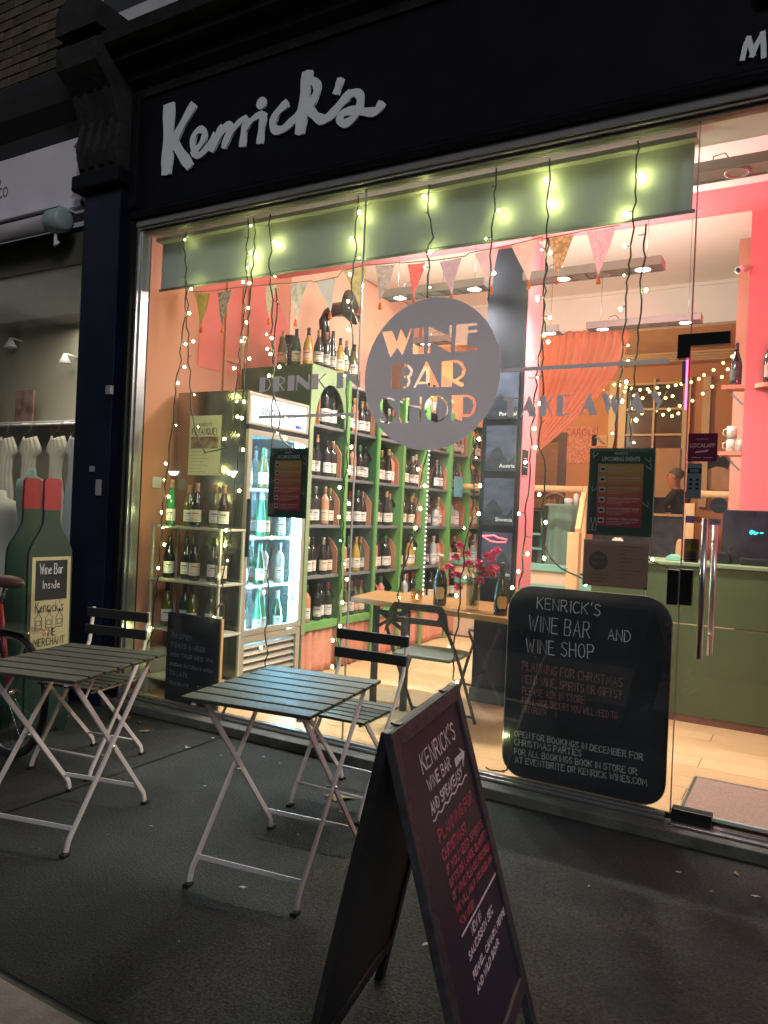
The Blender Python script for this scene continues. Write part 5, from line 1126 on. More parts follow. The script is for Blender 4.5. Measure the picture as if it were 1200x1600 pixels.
def person():
    h = at(1053, 748, Y=6.62)
    P = {'pel': (h.x+0.10, 6.72, 1.33), 'bel': (h.x+0.10, 6.70, 1.50), 'che': (h.x+0.06, 6.68, 1.70), 'nek': (h.x+0.03, 6.66, 1.85), 'hd1': (h.x+0.0, 6.64, 1.93), 'hd2': (h.x-0.0, 6.64, 2.03), 'hd3': (h.x+0.01, 6.65, 2.09),
         'sl': (h.x+0.02, 6.50, 1.79), 'el': (h.x-0.10, 6.42, 1.60), 'wl': (h.x-0.26, 6.44, 1.585), 'hl': (h.x-0.34, 6.45, 1.58), 'sr': (h.x+0.14, 6.86, 1.79), 'er': (h.x+0.08, 6.92, 1.60), 'wr': (h.x-0.12, 6.80, 1.59), 'hr': (h.x-0.2, 6.78, 1.58),
         'hpl': (h.x+0.08, 6.62, 1.30), 'knl': (h.x-0.30, 6.60, 1.30), 'ftl': (h.x-0.32, 6.60, 0.93), 'hpr': (h.x+0.10, 6.82, 1.30), 'knr': (h.x-0.28, 6.84, 1.30), 'ftr': (h.x-0.30, 6.84, 0.93), 'tl': (h.x-0.46, 6.60, 0.90), 'tr': (h.x-0.44, 6.84, 0.90)}
    R = {'pel': .14, 'bel': .13, 'che': .15, 'nek': .055, 'hd1': .075, 'hd2': .092, 'hd3': .07, 'sl': .065, 'el': .048, 'wl': .034, 'hl': .035, 'sr': .065, 'er': .048, 'wr': .034, 'hr': .035, 'hpl': .09, 'knl': .07, 'ftl': .045, 'hpr': .09, 'knr': .07, 'ftr': .045, 'tl': .035, 'tr': .035}
    E_ = [('pel', 'bel'), ('bel', 'che'), ('che', 'nek'), ('nek', 'hd1'), ('hd1', 'hd2'), ('hd2', 'hd3'), ('che', 'sl'), ('sl', 'el'), ('el', 'wl'), ('wl', 'hl'), ('che', 'sr'), ('sr', 'er'), ('er', 'wr'), ('wr', 'hr'), ('pel', 'hpl'), ('hpl', 'knl'), ('knl', 'ftl'), ('ftl', 'tl'), ('pel', 'hpr'), ('hpr', 'knr'), ('knr', 'ftr'), ('ftr', 'tr')]
    ks = list(P); me = bpy.data.meshes.new('b'); me.from_pydata([P[k] for k in ks], [(ks.index(a), ks.index(b)) for a, b in E_], [])
    o = bpy.data.objects.new('b', me); C.objects.link(o); sk = o.modifiers.new('s', 'SKIN')
    for i, k in enumerate(ks): o.data.skin_vertices[0].data[i].radius = (R[k], R[k])
    o.data.skin_vertices[0].data[0].use_root = True
    o.modifiers.new('u', 'SUBSURF').levels = 2
    dg = bpy.context.evaluated_depsgraph_get(); me2 = bpy.data.meshes.new_from_object(o.evaluated_get(dg)); bpy.data.objects.remove(o)
    SK = mat('skin_tone', (0.42, 0.18, 0.11), 0.6, var=0.05); CL = mat('dark_jumper', (0.02, 0.02, 0.028), 0.9, var=0.2)
    me2.materials.clear(); me2.materials.append(CL); me2.materials.append(SK)
    for p in me2.polygons:
        c = p.center; p.use_smooth = True
        if c.z > 1.86 or (c.x < h.x-0.27 and c.z > 1.5): p.material_index = 1
    t = thing('person', 'person with cropped grey hair in a dark jumper seated working at the back desk', 'person', (h.x, 6.7, 0.86))
    off = wloc(t)
    for v in me2.vertices: v.co -= off
    o = bpy.data.objects.new('body', me2); C.objects.link(o); o.parent = t
    MB().sphere((h.x+0.025, 6.648, 2.055), 0.098, 14, 10, (1.0, 0.9, 0.85)).build('hair', mat('grey_hair', (0.12, 0.11, 0.10), 0.9, var=0.4, scale=60, bump=0.5, bscale=200), t)
    MB().prism([(0, 0), (-0.028, -0.035), (0, -0.045)], (h.x-0.088, 6.63, 2.03), (1, 0, 0), (0, 0, 1), (0, 1, 0), 0.02).build('nose', SK, t)
    for s in (-1, 1): MB().sphere((h.x-0.078, 6.64+s*0.03, 2.035), 0.010, 6, 4).build('eye', BLK, t)
    MB().box(h.x-0.088, h.x-0.075, 6.62, 6.66, 1.960, 1.966).build('mouth', mat('lip_tone', (0.3, 0.08, 0.06), 0.6), t)
    MB().sphere((h.x+0.015, 6.55, 2.01), 0.02, 6, 5, (0.8, 0.4, 1.3)).build('ear', SK, t)
    st_ = thing('desk_stool', 'dark stool under the seated person at the back desk', 'stool', (h.x+0.1, 6.72, 0.861))
    MB().lathe([(0.17, 1.17), (0.18, 1.18), (0.18, 1.205), (0.0, 1.205)], (h.x+0.1, 6.72, 0), 14).build('seat', BLK, st_)
    for a in range(3): MB().tube([(h.x+0.1+0.12*math.cos(a*2.1), 6.72+0.12*math.sin(a*2.1), 1.17), (h.x+0.1+0.17*math.cos(a*2.1), 6.72+0.17*math.sin(a*2.1), 0.862)], 0.012, 6).build('leg', BLK, st_)
person()

# ------------------------------------------------------------------ ceiling light bars
LM = mat('light_bar_metal', (0.36, 0.32, 0.30), 0.45, 0.3, var=0.05)
BULB = mat('spot_lamp_glow', (1, 1, 1), 0.3, emis=(0.95, 1.0, 0.93), es=22); OFFB = mat('unlit_lamp', (0.45, 0.42, 0.38), 0.3, 0.4)
def light_bar(x0, x1, y, z, lamps, label, energy, col=(1.0, 0.96, 0.90), zc=3.799, pink=False):
    t = thing('hanging_light_bar', label, 'ceiling light', ((x0+x1)/2, y, z), 'hanging spotlight bars under the ceiling')
    m = MB(); w = 0.075
    m.box(x0, x1, y-w, y-w+0.012, z, z+0.05); m.box(x0, x1, y+w-0.012, y+w, z, z+0.05)
    m.box(x0, x0+0.012, y-w+0.0121, y+w-0.0121, z, z+0.05); m.box(x1-0.012, x1, y-w+0.0121, y+w-0.0121, z, z+0.05)
    xs = sorted(lx for lx, on in lamps)
    for a, b in zip(xs, xs[1:]): m.box((a+b)/2-0.03, (a+b)/2+0.03, y-w+0.0121, y+w-0.0121, z+0.001, z+0.006)
    m.build('housing', LM, t)
    bx('bottom_plate', LM, t, x0+0.0125, x1-0.0125, y-w+0.0125, y+w-0.0125, z+0.007, z+0.011)
    bx('top_plate', LM, t, x0, x1, y-w, y+w, z+0.0505, z+0.053)
    for x in (x0+0.1, x1-0.1): MB().tube([(x, y, z+0.053), (x, y, zc)], 0.0018, 4).build('hanging_wire', BLK, t)
    MB().tube([(x0+0.16, y, z+0.053), (x0+0.17, y-0.03, z+0.09), (x0+0.22, y, z+0.11), (x0+0.25, y+0.02, z+0.07), (x0+0.27, y, z+0.054)], 0.003, 5).build('cable', BLK, t)
    for lx, on in lamps:
        r = MB().lathe([(0.062, z+0.002), (0.060, z-0.004), (0.050, z-0.004), (0.046, z+0.002), (0.046, z+0.006)], (lx, y, 0), 20, cap=False).build('lamp_ring', LM if not pink else mat('pink_lit_ring', (0.5, 0.3, 0.3), 0.4, 0.3), t)  # pink light on the bar put into the ring colour
        MB().lathe([(0.0, 0.0), (0.045, 0.0)], (lx, y, z+0.003), 16, cap=False).build('lamp', BULB if on else OFFB, r)
        if on and energy:
            ld = bpy.data.lights.new('spot', 'SPOT'); ld.energy = energy*2.4; ld.spot_size = math.radians(168); ld.spot_blend = 1.0; ld.color = col; ld.shadow_soft_size = 0.04
            lo = bpy.data.objects.new('lamp_light', ld); C.objects.link(lo); lo.parent = t; lo.location = Vector((lx, y, z-0.02))-Vector(t.location)
            l2 = bpy.data.lights.new('lamp_spill', 'POINT'); l2.energy = energy*0.34; l2.color = col; l2.shadow_soft_size = 0.05
            l3 = bpy.data.objects.new('lamp_spill', l2); C.objects.link(l3); l3.parent = t; l3.location = Vector((lx, y, z+0.13))-Vector(t.location)
    return t
Z1 = 2.98
y1 = at(625, 466, Z=Z1).y; a = at(625, 466, Z=Z1).x; b = at(745, 455, Z=Z1).x; c = at(880, 437, Z=Z1).x; d = at(1005, 422, Z=Z1).x
light_bar(a-0.12, b+0.10, y1, Z1, [(a, True), ((a+b)/2, False), (b, True)], 'hanging light bar nearest the left, half hidden by the round window disc', 62)
light_bar(c-0.25, d+0.12, y1, Z1, [(c, True), ((c+d)/2, False), (d, True)], 'hanging light bar right of the pillar behind the bunting', 55)
y2 = at(940, 515, Z=Z1).y; a = at(858, 520, Z=Z1).x; b = at(942, 515, Z=Z1).x; c = at(1070, 503, Z=Z1).x
light_bar(a-0.35, a+0.10, y2, Z1, [(a-0.22, False), (a, True)], 'short far light bar just right of the pink pillar edge', 24)
light_bar(b-0.12, c+0.12, y2, Z1, [(b, True), ((b+c)/2, False), (c, True)], 'far light bar above the curtain and the lock fitting', 30)
q = at(1150, 247, Z=3.20)
light_bar(q.x-0.28, q.x+0.5, q.y+0.10, 3.17, [(q.x, False), (q.x+0.32, False)], 'pink lit light bar close behind the top right pane', 0, pink=True, zc=3.499)
# lamps over shelves on the left and the bar on the right (beyond the picture edge) keep the same rhythm
light_bar(-3.30, -2.95, 2.6, Z1, [(-3.2, True), (-3.05, False)], 'light bar over the green wine shelving hidden behind the blind', 60)
# lamp added to light the back room, hidden behind the curtain
bl = thing('added_back_room_pendant', 'added pendant lamp lighting the back room, hidden behind the curtain', 'ceiling light', (-3.1, 5.2, 3.2))
MB().lathe([(0.02, 3.35), (0.16, 3.22), (0.165, 3.20), (0.155, 3.20), (0.015, 3.33)], (-3.1, 5.2, 0), 18, cap=False).build('shade', SASH, bl); MB().tube([(-3.1, 5.2, 3.35), (-3.1, 5.2, 3.615)], 0.003, 5).build('cord', BLK, bl); MB().sphere((-3.1, 5.2, 3.23), 0.035, 10, 8).build('bulb', BULB, bl)
ld = bpy.data.lights.new('pendant', 'POINT'); ld.energy = 170; ld.color = (1, 0.66, 0.33); ld.shadow_soft_size = 0.06; lo = bpy.data.objects.new('back_room_fill', ld); C.objects.link(lo); lo.parent = bl; lo.location = (0, 0, -0.05)
# pink neon tube above the door, inside
pn = thing('pink_neon_tube', 'pink neon tube running inside beside the entrance door', 'neon light', (0.5, 0.9, 3.0))
NEON = mat('pink_neon', (1, .2, .35), 0.4, emis=(1.0, 0.06, 0.22), es=9)
MB().tube([(0.15, 0.75, 3.25), (1.2, 0.75, 3.25)], 0.012, 10).build('tube', NEON, pn)
for x in (0.3, 1.0): MB().tube([(x, 0.75, 3.262), (x, 0.75, 3.499)], 0.004, 5).build('hanger', BLK, pn)
ld = bpy.data.lights.new('neon', 'SPOT'); ld.spot_size = math.radians(140); ld.spot_blend = 0.6; ld.shadow_soft_size = 0.12; ld.energy = 135; ld.color = (1.0, 0.06, 0.16)
lo = bpy.data.objects.new('neon_light', ld); C.objects.link(lo); lo.parent = pn; lo.location = (0.15, -0.45, -0.15); lo.rotation_euler = Vector((-0.30, 0.85, 0.35)).to_track_quat('-Z', 'Y').to_euler()
l5 = bpy.data.lights.new('neon_spill', 'POINT'); l5.energy = 7; l5.color = (1.0, 0.08, 0.2); l5.shadow_soft_size = 0.15
o5 = bpy.data.objects.new('neon_spill', l5); C.objects.link(o5); o5.parent = pn; o5.location = (0.1, -0.2, 0.12)
nt2 = thing('neon_reflection_line', 'thin glowing pink line standing in for a neon reflection on the door edge', 'neon light', tuple(at(1074, 600, Y=0.05)))
a = at(1075, 545, Y=0.04); b = at(1071, 640, Y=0.04); MB().tube([(a.x, 0.04, a.z), (a.x, 0.04, b.z)], 0.004, 6).build('tube', NEON, nt2)  # glowing tube drawn for the neon's reflection on the door edge
bx('clip', BLK, nt2, a.x-0.02, a.x-0.006, 0.03, 0.05, at(1070, 600, Y=0.04).z, at(1070, 565, Y=0.04).z)
# panel added for the dress shop fill light, kept out of view
fx = thing('dress_shop_fill_panel', 'added dim light panel inside the dress shop, hidden behind the window head', 'ceiling light', (-6.4, 1.0, 3.33)); bx('panel', mat('dim_panel', (.6, .6, .5), 0.5, emis=(1, .93, .78), es=0.25), fx, -7.2, -5.6, 0.12, 0.32, 3.335, 3.355); bx('rim', NEW, fx, -7.23, -5.57, 0.11, 0.34, 3.3555, 3.359)
# ------------------------------------------------------------------ roller blind
BLD = mat('grey_green_blind', (0.58, 0.63, 0.56), 0.45, var=0.06, scale=1.5, stretch=(0.6, 1, 3), spec=0.5)
bd = thing('roller_blind', 'grey green roller blind pulled a little way down along the top of the window', 'blind', (-2.3, 0.12, 3.2))
bx('blind_cloth', BLD, bd, -4.03, -0.552, 0.118, 0.122, 2.885, 3.215)
bx('cassette', mat('cassette_cream', (0.42, 0.42, 0.30), 0.4, var=0.08), bd, -4.045, -0.54, 0.07, 0.15, 3.205, 3.233, 0.004)
MB().tube([(-4.04, 0.12, 2.882), (-0.54, 0.12, 2.882)], 0.010, 8).build('hem_bar', mat('hem_bar_green', (0.25, 0.32, 0.27), 0.35), bd)
# ------------------------------------------------------------------ bunting
BUNT = [((303, 457), (328, 457), (315, 511), (0.42, 0.44, 0.14)), ((337, 456), (362, 452), (348, 511), (0.38, 0.42, 0.36)), ((412, 447), (435, 445), (420, 498), (0.46, 0.46, 0.36)), ((453, 444), (482, 441), (462, 500), (0.60, 0.56, 0.50)), ((496, 442), (524, 435), (516, 488), (0.45, 0.44, 0.44)), ((540, 425), (572, 415), (562, 482), (0.36, 0.32, 0.14)),
 ((587, 415), (617, 413), (594, 473), (0.48, 0.38, 0.35)), ((635, 412), (665, 410), (647, 467), (0.55, 0.10, 0.09)), ((685, 408), (722, 403), (706, 460), (0.50, 0.34, 0.38)), ((741, 396), (780, 388), (768, 448), (0.56, 0.34, 0.36)), ((800, 385), (840, 374), (826, 440), (0.62, 0.36, 0.32)), ((858, 374), (897, 366), (870, 432), (0.60, 0.32, 0.16)), ((917, 362), (962, 355), (935, 432), (0.60, 0.30, 0.34))]
bt = thing('bunting', 'string of patterned cloth triangle bunting with orange tassels hanging across the window', 'bunting', (-2.4, 0.42, 2.93))
TAS = mat('orange_tassel', (0.75, 0.16, 0.05), 0.8)
cord = []
for i, (a, b, c, col) in enumerate(BUNT):
    yy = 0.42+0.03*math.sin(i*1.7)
    A, B, Cc = at(*a, Y=yy), at(*b, Y=yy), at(*c, Y=yy); cord += [A+Vector((-0.03, 0, 0.008)), B+Vector((0.02, 0, 0.008))]
    m = MB(); n = 7; vs = []
    for r in range(n+1):
        t = r/n
        for k in range(5):
            s = k/4; p = (A*(1-s)+B*s)*(1-t)+Cc*t; vs.append((p.x, p.y+0.012*math.sin(s*3+i)*(1-t)+0.008*math.sin(t*5+i), p.z))
    for r in range(n):
        for k in range(4): m.f.append((r*5+k, r*5+k+1, (r+1)*5+k+1, (r+1)*5+k)); m.sm.append(True)
    m.v = vs
    mm = mat('bunting_cloth_%d' % i, col, 0.85, scale=[28, 45, 60, 22, 9][i % 5], kind='voronoi' if i % 2 else 'noise', col2=tuple(min(1, q*[1.35, 0.55, 1.5, 0.7, 1.2][i % 5]) for q in col))
    if 'tl%d' % i not in MATS: MATS['tl%d' % i] = translucent(mm, 0.45)
    f = m.build('flag', mm, bt)
    MB().lathe([(0.002, 0), (0.006, -0.006), (0.008, -0.012), (0.014, -0.045), (0.010, -0.048)], tuple(Cc+Vector((0, 0, 0.006))), 8).build('tassel', TAS, f)
MB().tube(cord, 0.003, 5).build('cord', mat('bunting_cord', (0.20, 0.15, 0.12), 0.8), bt)

# ------------------------------------------------------------------ fairy lights
WIRE = mat('dark_green_wire', (0.008, 0.014, 0.010), 0.5)
FB = mat('fairy_bulb', (1, 1, 0.8), 0.3, emis=(0.97, 1.0, 0.36), es=170); FBs = MB().sphere((0, 0, 0), 0.0074, 8, 6, (1, 1, 1.2)).mesh('bulb', FB); FBw = MB().sphere((0, 0, 0), 0.0042, 6, 5).mesh('bulb', FB)
STR = [
 ('leftmost string of fairy lights, falling past the window rack', [(290, 362), (288, 385), (292, 420), (291, 455), (291, 490), (286, 520), (283, 550), (276, 600), (270, 650), (264, 700), (259, 760), (254, 800), (250, 850), (246, 900), (242, 950), (239, 985), (228, 1010), (222, 1030), (235, 1050)]),
 ('second string of fairy lights from the left, looping up over the cream poster', [(292, 440), (293, 500), (294, 545), (297, 590), (300, 640), (304, 668), (312, 690), (318, 707), (338, 704), (354, 699), (360, 672), (366, 625), (372, 575), (378, 520), (382, 470), (388, 440), (384, 420), (386, 385), (389, 342)]),
 ('third string of fairy lights, hanging beside the left edge of the fridge', [(398, 340), (396, 400), (393, 440), (388, 500), (384, 560), (379, 640), (373, 690), (370, 740), (363, 815), (357, 850), (349, 890), (344, 940), (338, 962)]),
 ('fairy light string hanging in front of the lit fridge header', [(425, 335), (421, 350), (423, 380), (422, 430), (426, 470), (424, 520), (427, 560), (425, 600), (429, 620), (438, 650), (434, 672), (440, 685), (455, 702)]),
 ('fairy light string in front of the lit fridge door, below the small events poster', [(424, 812), (421, 840), (424, 860), (418, 900), (420, 940), (415, 985), (418, 1010), (414, 1045)]),
 ('thin companion string of fairy lights in front of the fridge, left of the events poster', [(432, 450), (431, 500), (427, 550), (427, 620), (426, 700)]),
 ('fairy light string beside the clear joint between the two big panes', [(560, 306), (559, 335), (556, 358), (555, 400), (551, 440), (552, 470), (549, 500), (550, 530), (546, 570), (543, 600), (541, 650), (543, 700), (538, 760), (536, 820), (533, 870), (531, 930), (528, 1000), (526, 1040)]),
 ('fairy light string above the round disc at its middle', [(672, 288), (668, 320), (672, 345), (675, 372), (668, 395), (670, 430), (668, 450), (669, 466)]),
 ('fairy light string trailing down from the round disc to the bar top', [(668, 700), (660, 745), (655, 780), (648, 810), (645, 840), (636, 870), (628, 900), (621, 930), (624, 948)]),
 ('fairy light string over the right edge of the round disc', [(777, 262), (774, 290), (772, 330), (769, 370), (766, 400), (765, 440), (764, 470)]),
 ('fairy light string crossing the flowers to the folding chair', [(745, 672), (741, 700), (735, 730), (742, 760), (738, 800), (728, 850), (722, 890), (718, 930), (714, 980), (710, 1010), (708, 1045), (706, 1062)]),
 ('fairy light string in front of the pink side of the pillar', [(860, 248), (858, 280), (855, 300), (856, 350), (852, 400), (851, 450), (849, 490), (848, 520), (841, 560), (838, 590), (835, 640), (830, 680), (829, 720), (825, 760), (822, 800), (818, 850), (819, 880), (811, 920), (809, 940)]),
 ('fairy light string just right of the pink pillar, looping under the events poster', [(856, 372), (853, 430), (850, 480), (850, 520), (847, 560), (849, 600), (844, 660), (841, 700), (852, 720), (851, 760), (846, 800), (845, 830), (856, 870), (876, 888), (900, 900), (935, 915), (960, 905), (1010, 872), (1045, 888)]),
 ('fairy light string through the orange curtain, left of the far light bar', [(998, 220), (996, 245), (992, 270), (994, 300), (990, 330), (988, 370), (985, 400), (981, 440), (977, 490), (972, 540), (971, 575), (964, 610), (963, 650), (959, 700)]),
 ('fairy light string hanging right of the orange curtain', [(1008, 350), (1006, 380), (1007, 402), (1001, 440), (1003, 470), (999, 500), (998, 530), (993, 565), (990, 600), (987, 640), (984, 690)]),
 ('short fairy light string lying at the foot of the window by the rounded chalkboard', [(757, 1199), (768, 1203), (780, 1205), (790, 1203), (797, 1192), (800, 1168), (796, 1138)])]
rs = random.Random(77); glow = 0
for lb, pts in STR:
    low = 'foot of the window' in lb
    yb = 0.066 if not low else 0.024
    P = [Vector(p) for p in pts]; Q = []
    for a, b in zip(P, P[1:]):
        n = max(1, int((b-a).length/11))
        for k in range(n): Q.append(a+(b-a)*k/n)
    Q.append(P[-1])
    W3 = [at(q.x+rs.uniform(-2.3, 2.3), q.y, Y=yb+rs.uniform(-0.006, 0.006)) for q in Q]
    t = thing('fairy_light_string', lb, 'fairy lights', tuple(W3[0]), 'fairy light strings hanging inside the window')
    MB().tube(W3, 0.0045, 5).build('wire', WIRE, t)
    L_ = 0; k = 0; nxt = rs.uniform(0.02, 0.10); tw = MB()
    while k < len(W3)-1:
        L_ += (W3[k+1]-W3[k]).length; k += 1
        if L_ >= nxt:
            nxt = L_+rs.choice([0.07, 0.10, 0.13, 0.16, 0.24]); s = rs.choice([-1, 1]); e = W3[k]+Vector((s*rs.uniform(0.016, 0.036), rs.uniform(-0.012, 0.015), rs.uniform(-0.006, 0.012)))
            tw.tube([W3[k], W3[k]*0.4+e*0.6+Vector((0, 0, -0.003)), e], 0.0024, 4)
            if rs.random() < 0.84:
                o = bpy.data.objects.new('bulb', FBs if rs.random() < 0.75 else FBw); C.objects.link(o); o.parent = t; o.location = e-Vector(t.location)+Vector((0, 0, -0.006 if not low else 0.004)); glow += 1
    if tw.v: tw.build('bulb_stems', WIRE, t)
# warm string lights in the back room
FBy = MB().sphere((0, 0, 0), 0.017, 8, 6).mesh('bulb', mat('warm_bulb', (1, .8, .3), 0.4, emis=(1.0, 0.72, 0.18), es=9))
for nm, pts in (('upper swag of warm yellow string lights across the back room window', [(951, 595), (960, 601), (968, 602), (978, 605), (987, 607), (1000, 609), (1012, 608), (1027, 606), (1044, 604), (1056, 602), (1065, 600), (1080, 597), (1092, 592), (1100, 586), (1115, 578), (1130, 567), (1144, 557)]), ('lower swag of warm yellow string lights across the back room window', [(942, 608), (955, 620), (976, 612), (991, 618), (1004, 622), (1015, 612), (1030, 615), (1040, 622), (1051, 619), (1062, 634), (1082, 626), (1098, 615), (1113, 604), (1128, 589), (1137, 577)]), ('lowest short swag of warm yellow string lights before the back window panes', [(986, 638), (1003, 646), (1025, 642), (1036, 648), (1045, 640), (1050, 650), (1060, 646)])):
    W3 = [at(x, y, Y=5.6) for x, y in pts]; t = thing('warm_light_swag', nm, 'fairy lights', tuple(W3[0]), 'warm string lights in the back room')
    MB().tube(W3, 0.004, 4).build('wire', MATS['bunting_cord'], t)
    for p in W3:
        o = bpy.data.objects.new('bulb', FBy); C.objects.link(o); o.parent = t; o.location = p-Vector(t.location)

# ------------------------------------------------------------------ printed matter on the glass
def sheet(name, label, cat, px, m_, y=0.0085, t=0.0012):
    """px: photo corners (left, top, right, bottom) at mid edges"""
    l, tp, r, b = px; mx, my = (l+r)/2, (tp+b)/2
    x0, x1 = at(l, my, Y=y).x, at(r, my, Y=y).x; z1, z0 = at(mx, tp, Y=y).z, at(mx, b, Y=y).z
    th = thing(name, label, cat, ((x0+x1)/2, y, z0))
    bx('sheet', m_, th, x0, x1, y, y+t, z0, z1)
    return th, x0, x1, z0, z1
PGR = mat('poster_dark_green', (0.022, 0.055, 0.032), 0.5, var=0.15, scale=8)
def grad():
    m = mat('poster_gradient', (0.5, 0.2, 0.05), 0.5); nt = m.node_tree; N = nt.nodes; L = nt.links; b = N['Principled BSDF']
    tc = N.new('ShaderNodeTexCoord'); sx = N.new('ShaderNodeSeparateXYZ'); L.new(tc.outputs['Generated'], sx.inputs[0]); rp = N.new('ShaderNodeValToRGB')
    rp.color_ramp.elements[0].color = (0.26, 0.02, 0.05, 1); rp.color_ramp.elements[1].color = (0.42, 0.25, 0.06, 1); rp.color_ramp.elements[1].position = 0.95
    e = rp.color_ramp.elements.new(0.45); e.color = (0.42, 0.07, 0.05, 1); L.new(sx.outputs[2], rp.inputs[0]); L.new(rp.outputs[0], b.inputs['Base Color']); return m
PGD = grad(); PW = mat('poster_white_ink', (0.45, 0.45, 0.43), 0.6); PTX = mat('poster_pale_ink', (0.55, 0.35, 0.28), 0.6); PPL = mat('poster_date_tile', (0.42, 0.36, 0.32), 0.6)
def events(name_lab, px):
    th, x0, x1, z0, z1 = sheet('events_poster', name_lab, 'poster', px, PGR); w = x1-x0; h = z1-z0; y = 0.0083
    th['group'] = 'upcoming events posters on the glass'
    bx('white_border', PW, th, x1, x1+0.006*w/0.4, 0.0085, 0.0095, z0, z1); 
    bx('colour_panel', PGD, th, x0+w*0.14, x0+w*0.84, y-0.0003, y+0.0001, z0+h*0.10, z0+h*0.82)
    print_text('UPCOMING EVENTS', h*0.05, (x0+w*0.20, y, z0+h*0.85), UX, UZ, NY, PW, th, width=w*0.58, bold=0.006, lift=0.0004)
    m = MB(); write(m, "KENRICK'S", h*0.024, h*0.004, (x0+w*0.40, y, z0+h*0.925), UX, UZ, NY, width=w*0.2, base=0.0004); m.build('lettering', PW, th)
    for k, tx in enumerate(('WINE & CHEESE', 'CHEESE & WINE PAIRING', 'MASTERCLASS: SOUTH AFRICA', 'BURGUNDY & WINE TASTING', 'OUR FESTIVE DESSERT WINES', 'CHRISTMAS WINE TASTING')):
        zt = z0+h*(0.79-k*0.118)
        tl = bx('date_tile', PPL, th, x0+w*0.17, x0+w*0.27, y-0.0006, y-0.0004, zt-h*0.065, zt)
        bx('date_mark', DGR, th, x0+w*0.19, x0+w*0.25, y-0.0008, y-0.0007, zt-h*0.045, zt-h*0.022)
        print_text(tx, h*0.026, (x0+w*0.30, y, zt-h*0.026), UX, UZ, NY, PTX, th, width=w*0.022*len(tx) if len(tx) < 20 else w*0.50, bold=0.004, lift=0.0006)
        m = MB()
        for q in range(3): m.box(x0+w*0.30, x0+w*(0.30+0.48*(1-0.25*((q*7+k*3) % 3))), y-0.0007, y-0.0006, zt-h*(0.045+q*0.016), zt-h*(0.040+q*0.016))
        m.build('fine_print', PTX, th)
    m = MB()
    for ox in (0.035, 0.10):
        X0 = x0+w*ox
        ribbon(m, [(X0, z0+h*0.05), (X0, z0+h*0.12), (X0+w*0.018, z0+h*0.15), (X0+w*0.018, z0+h*0.19), (X0+w*0.035, z0+h*0.19), (X0+w*0.035, z0+h*0.15), (X0+w*0.05, z0+h*0.12), (X0+w*0.05, z0+h*0.05), (X0, z0+h*0.05)], w*0.008, (0, y, 0), UX, UZ, NY, 0.0006)
    for (cx, cz) in ((0.92, 0.86), (0.93, 0.78), (0.08, 0.92), (0.08, 0.52), (0.91, 0.36)):
        tl_ = 0.5-cx; g_ = [(-0.035, 0.030), (-0.033, 0.010), (-0.015, -0.006), (0.0, -0.008), (0.015, -0.006), (0.033, 0.010), (0.035, 0.030)]
        ribbon(m, [(x0+w*(cx+a+b*tl_*2), z0+h*(cz+b-a*tl_*0.4)) for a, b in g_], w*0.008, (0, y, 0), UX, UZ, NY, 0.0006)
        ribbon(m, [(x0+w*cx, z0+h*(cz-0.008)), (x0+w*(cx-0.03*tl_*2), z0+h*(cz-0.035))], w*0.008, (0, y, 0), UX, UZ, NY, 0.0007)
    m.build('glass_and_bottle_drawings', PW, th)
    return th
events('large green UPCOMING EVENTS poster on the glass between the curtain and the door', (919, 700, 1021, 837))
events('small green UPCOMING EVENTS poster on the glass in front of the lit fridge', (420, 700, 480, 809))
CT = mat('certificate_paper', (0.30, 0.16, 0.12), 0.6, var=0.06, scale=3)
th, x0, x1, z0, z1 = sheet('licence_certificate', 'brownish pink licence sheet with a dark round stamp under the large events poster', 'notice', (911, 845, 1013, 918), CT)
MB().prism(arc((x0+(x1-x0)*0.24), z0+(z1-z0)*0.55, 0.045, 0, 360, 20)[:-1], (0, 0.0083, 0), UX, UZ, NY, 0.0004).build('round_stamp', mat('stamp_grey', (0.09, 0.075, 0.075), 0.6), th)
m = MB(); write(m, 'LICENSED', 0.010, 0.002, (x0+(x1-x0)*0.24-0.033, 0.0078, z0+(z1-z0)*0.60), UX, UZ, NY, width=0.066); write(m, 'PREMISES', 0.010, 0.002, (x0+(x1-x0)*0.24-0.030, 0.0078, z0+(z1-z0)*0.47), UX, UZ, NY, width=0.06); m.build('lettering', CT, th)
m = MB()
for k in range(9): m.box(x0+(x1-x0)*0.58, x0+(x1-x0)*(0.9-0.12*(k % 3)), 0.0080, 0.0084, z0+(z1-z0)*(0.88-k*0.085), z0+(z1-z0)*(0.895-k*0.085))
for k in range(3): m.box(x0+(x1-x0)*0.10, x0+(x1-x0)*(0.42-0.05*k), 0.0080, 0.0084, z0+(z1-z0)*(0.24-k*0.07), z0+(z1-z0)*(0.255-k*0.07))
m.build('fine_print', mat('cert_ink', (0.16, 0.08, 0.06), 0.7), th)
for x in (x0+0.006, x1-0.012): bx('corner_tape', BLK, th, x, x+0.008, 0.0075, 0.0084, z0+0.004, z0+0.012)
yd = -0.0084
th, x0, x1, z0, z1 = sheet('local_app_sticker', 'plum coloured LOCALAPP sticker on the door glass near the hinge edge', 'sticker', (1075, 677, 1121, 721), mat('plum_vinyl', (0.13, 0.012, 0.045), 0.4, var=0.05), y=-0.0086)
w = x1-x0; h = z1-z0
print_text('LOCALAPP', h*0.15, (x0+w*0.06, -0.0086, z0+h*0.50), UX, UZ, NY, PTX, th, width=w*0.86, bold=0.006, lift=0.0004)
print_text('PAY LESS HERE', h*0.06, (x0+w*0.28, -0.0086, z0+h*0.76), UX, UZ, NY, PTX, th, width=w*0.4, lift=0.0004)
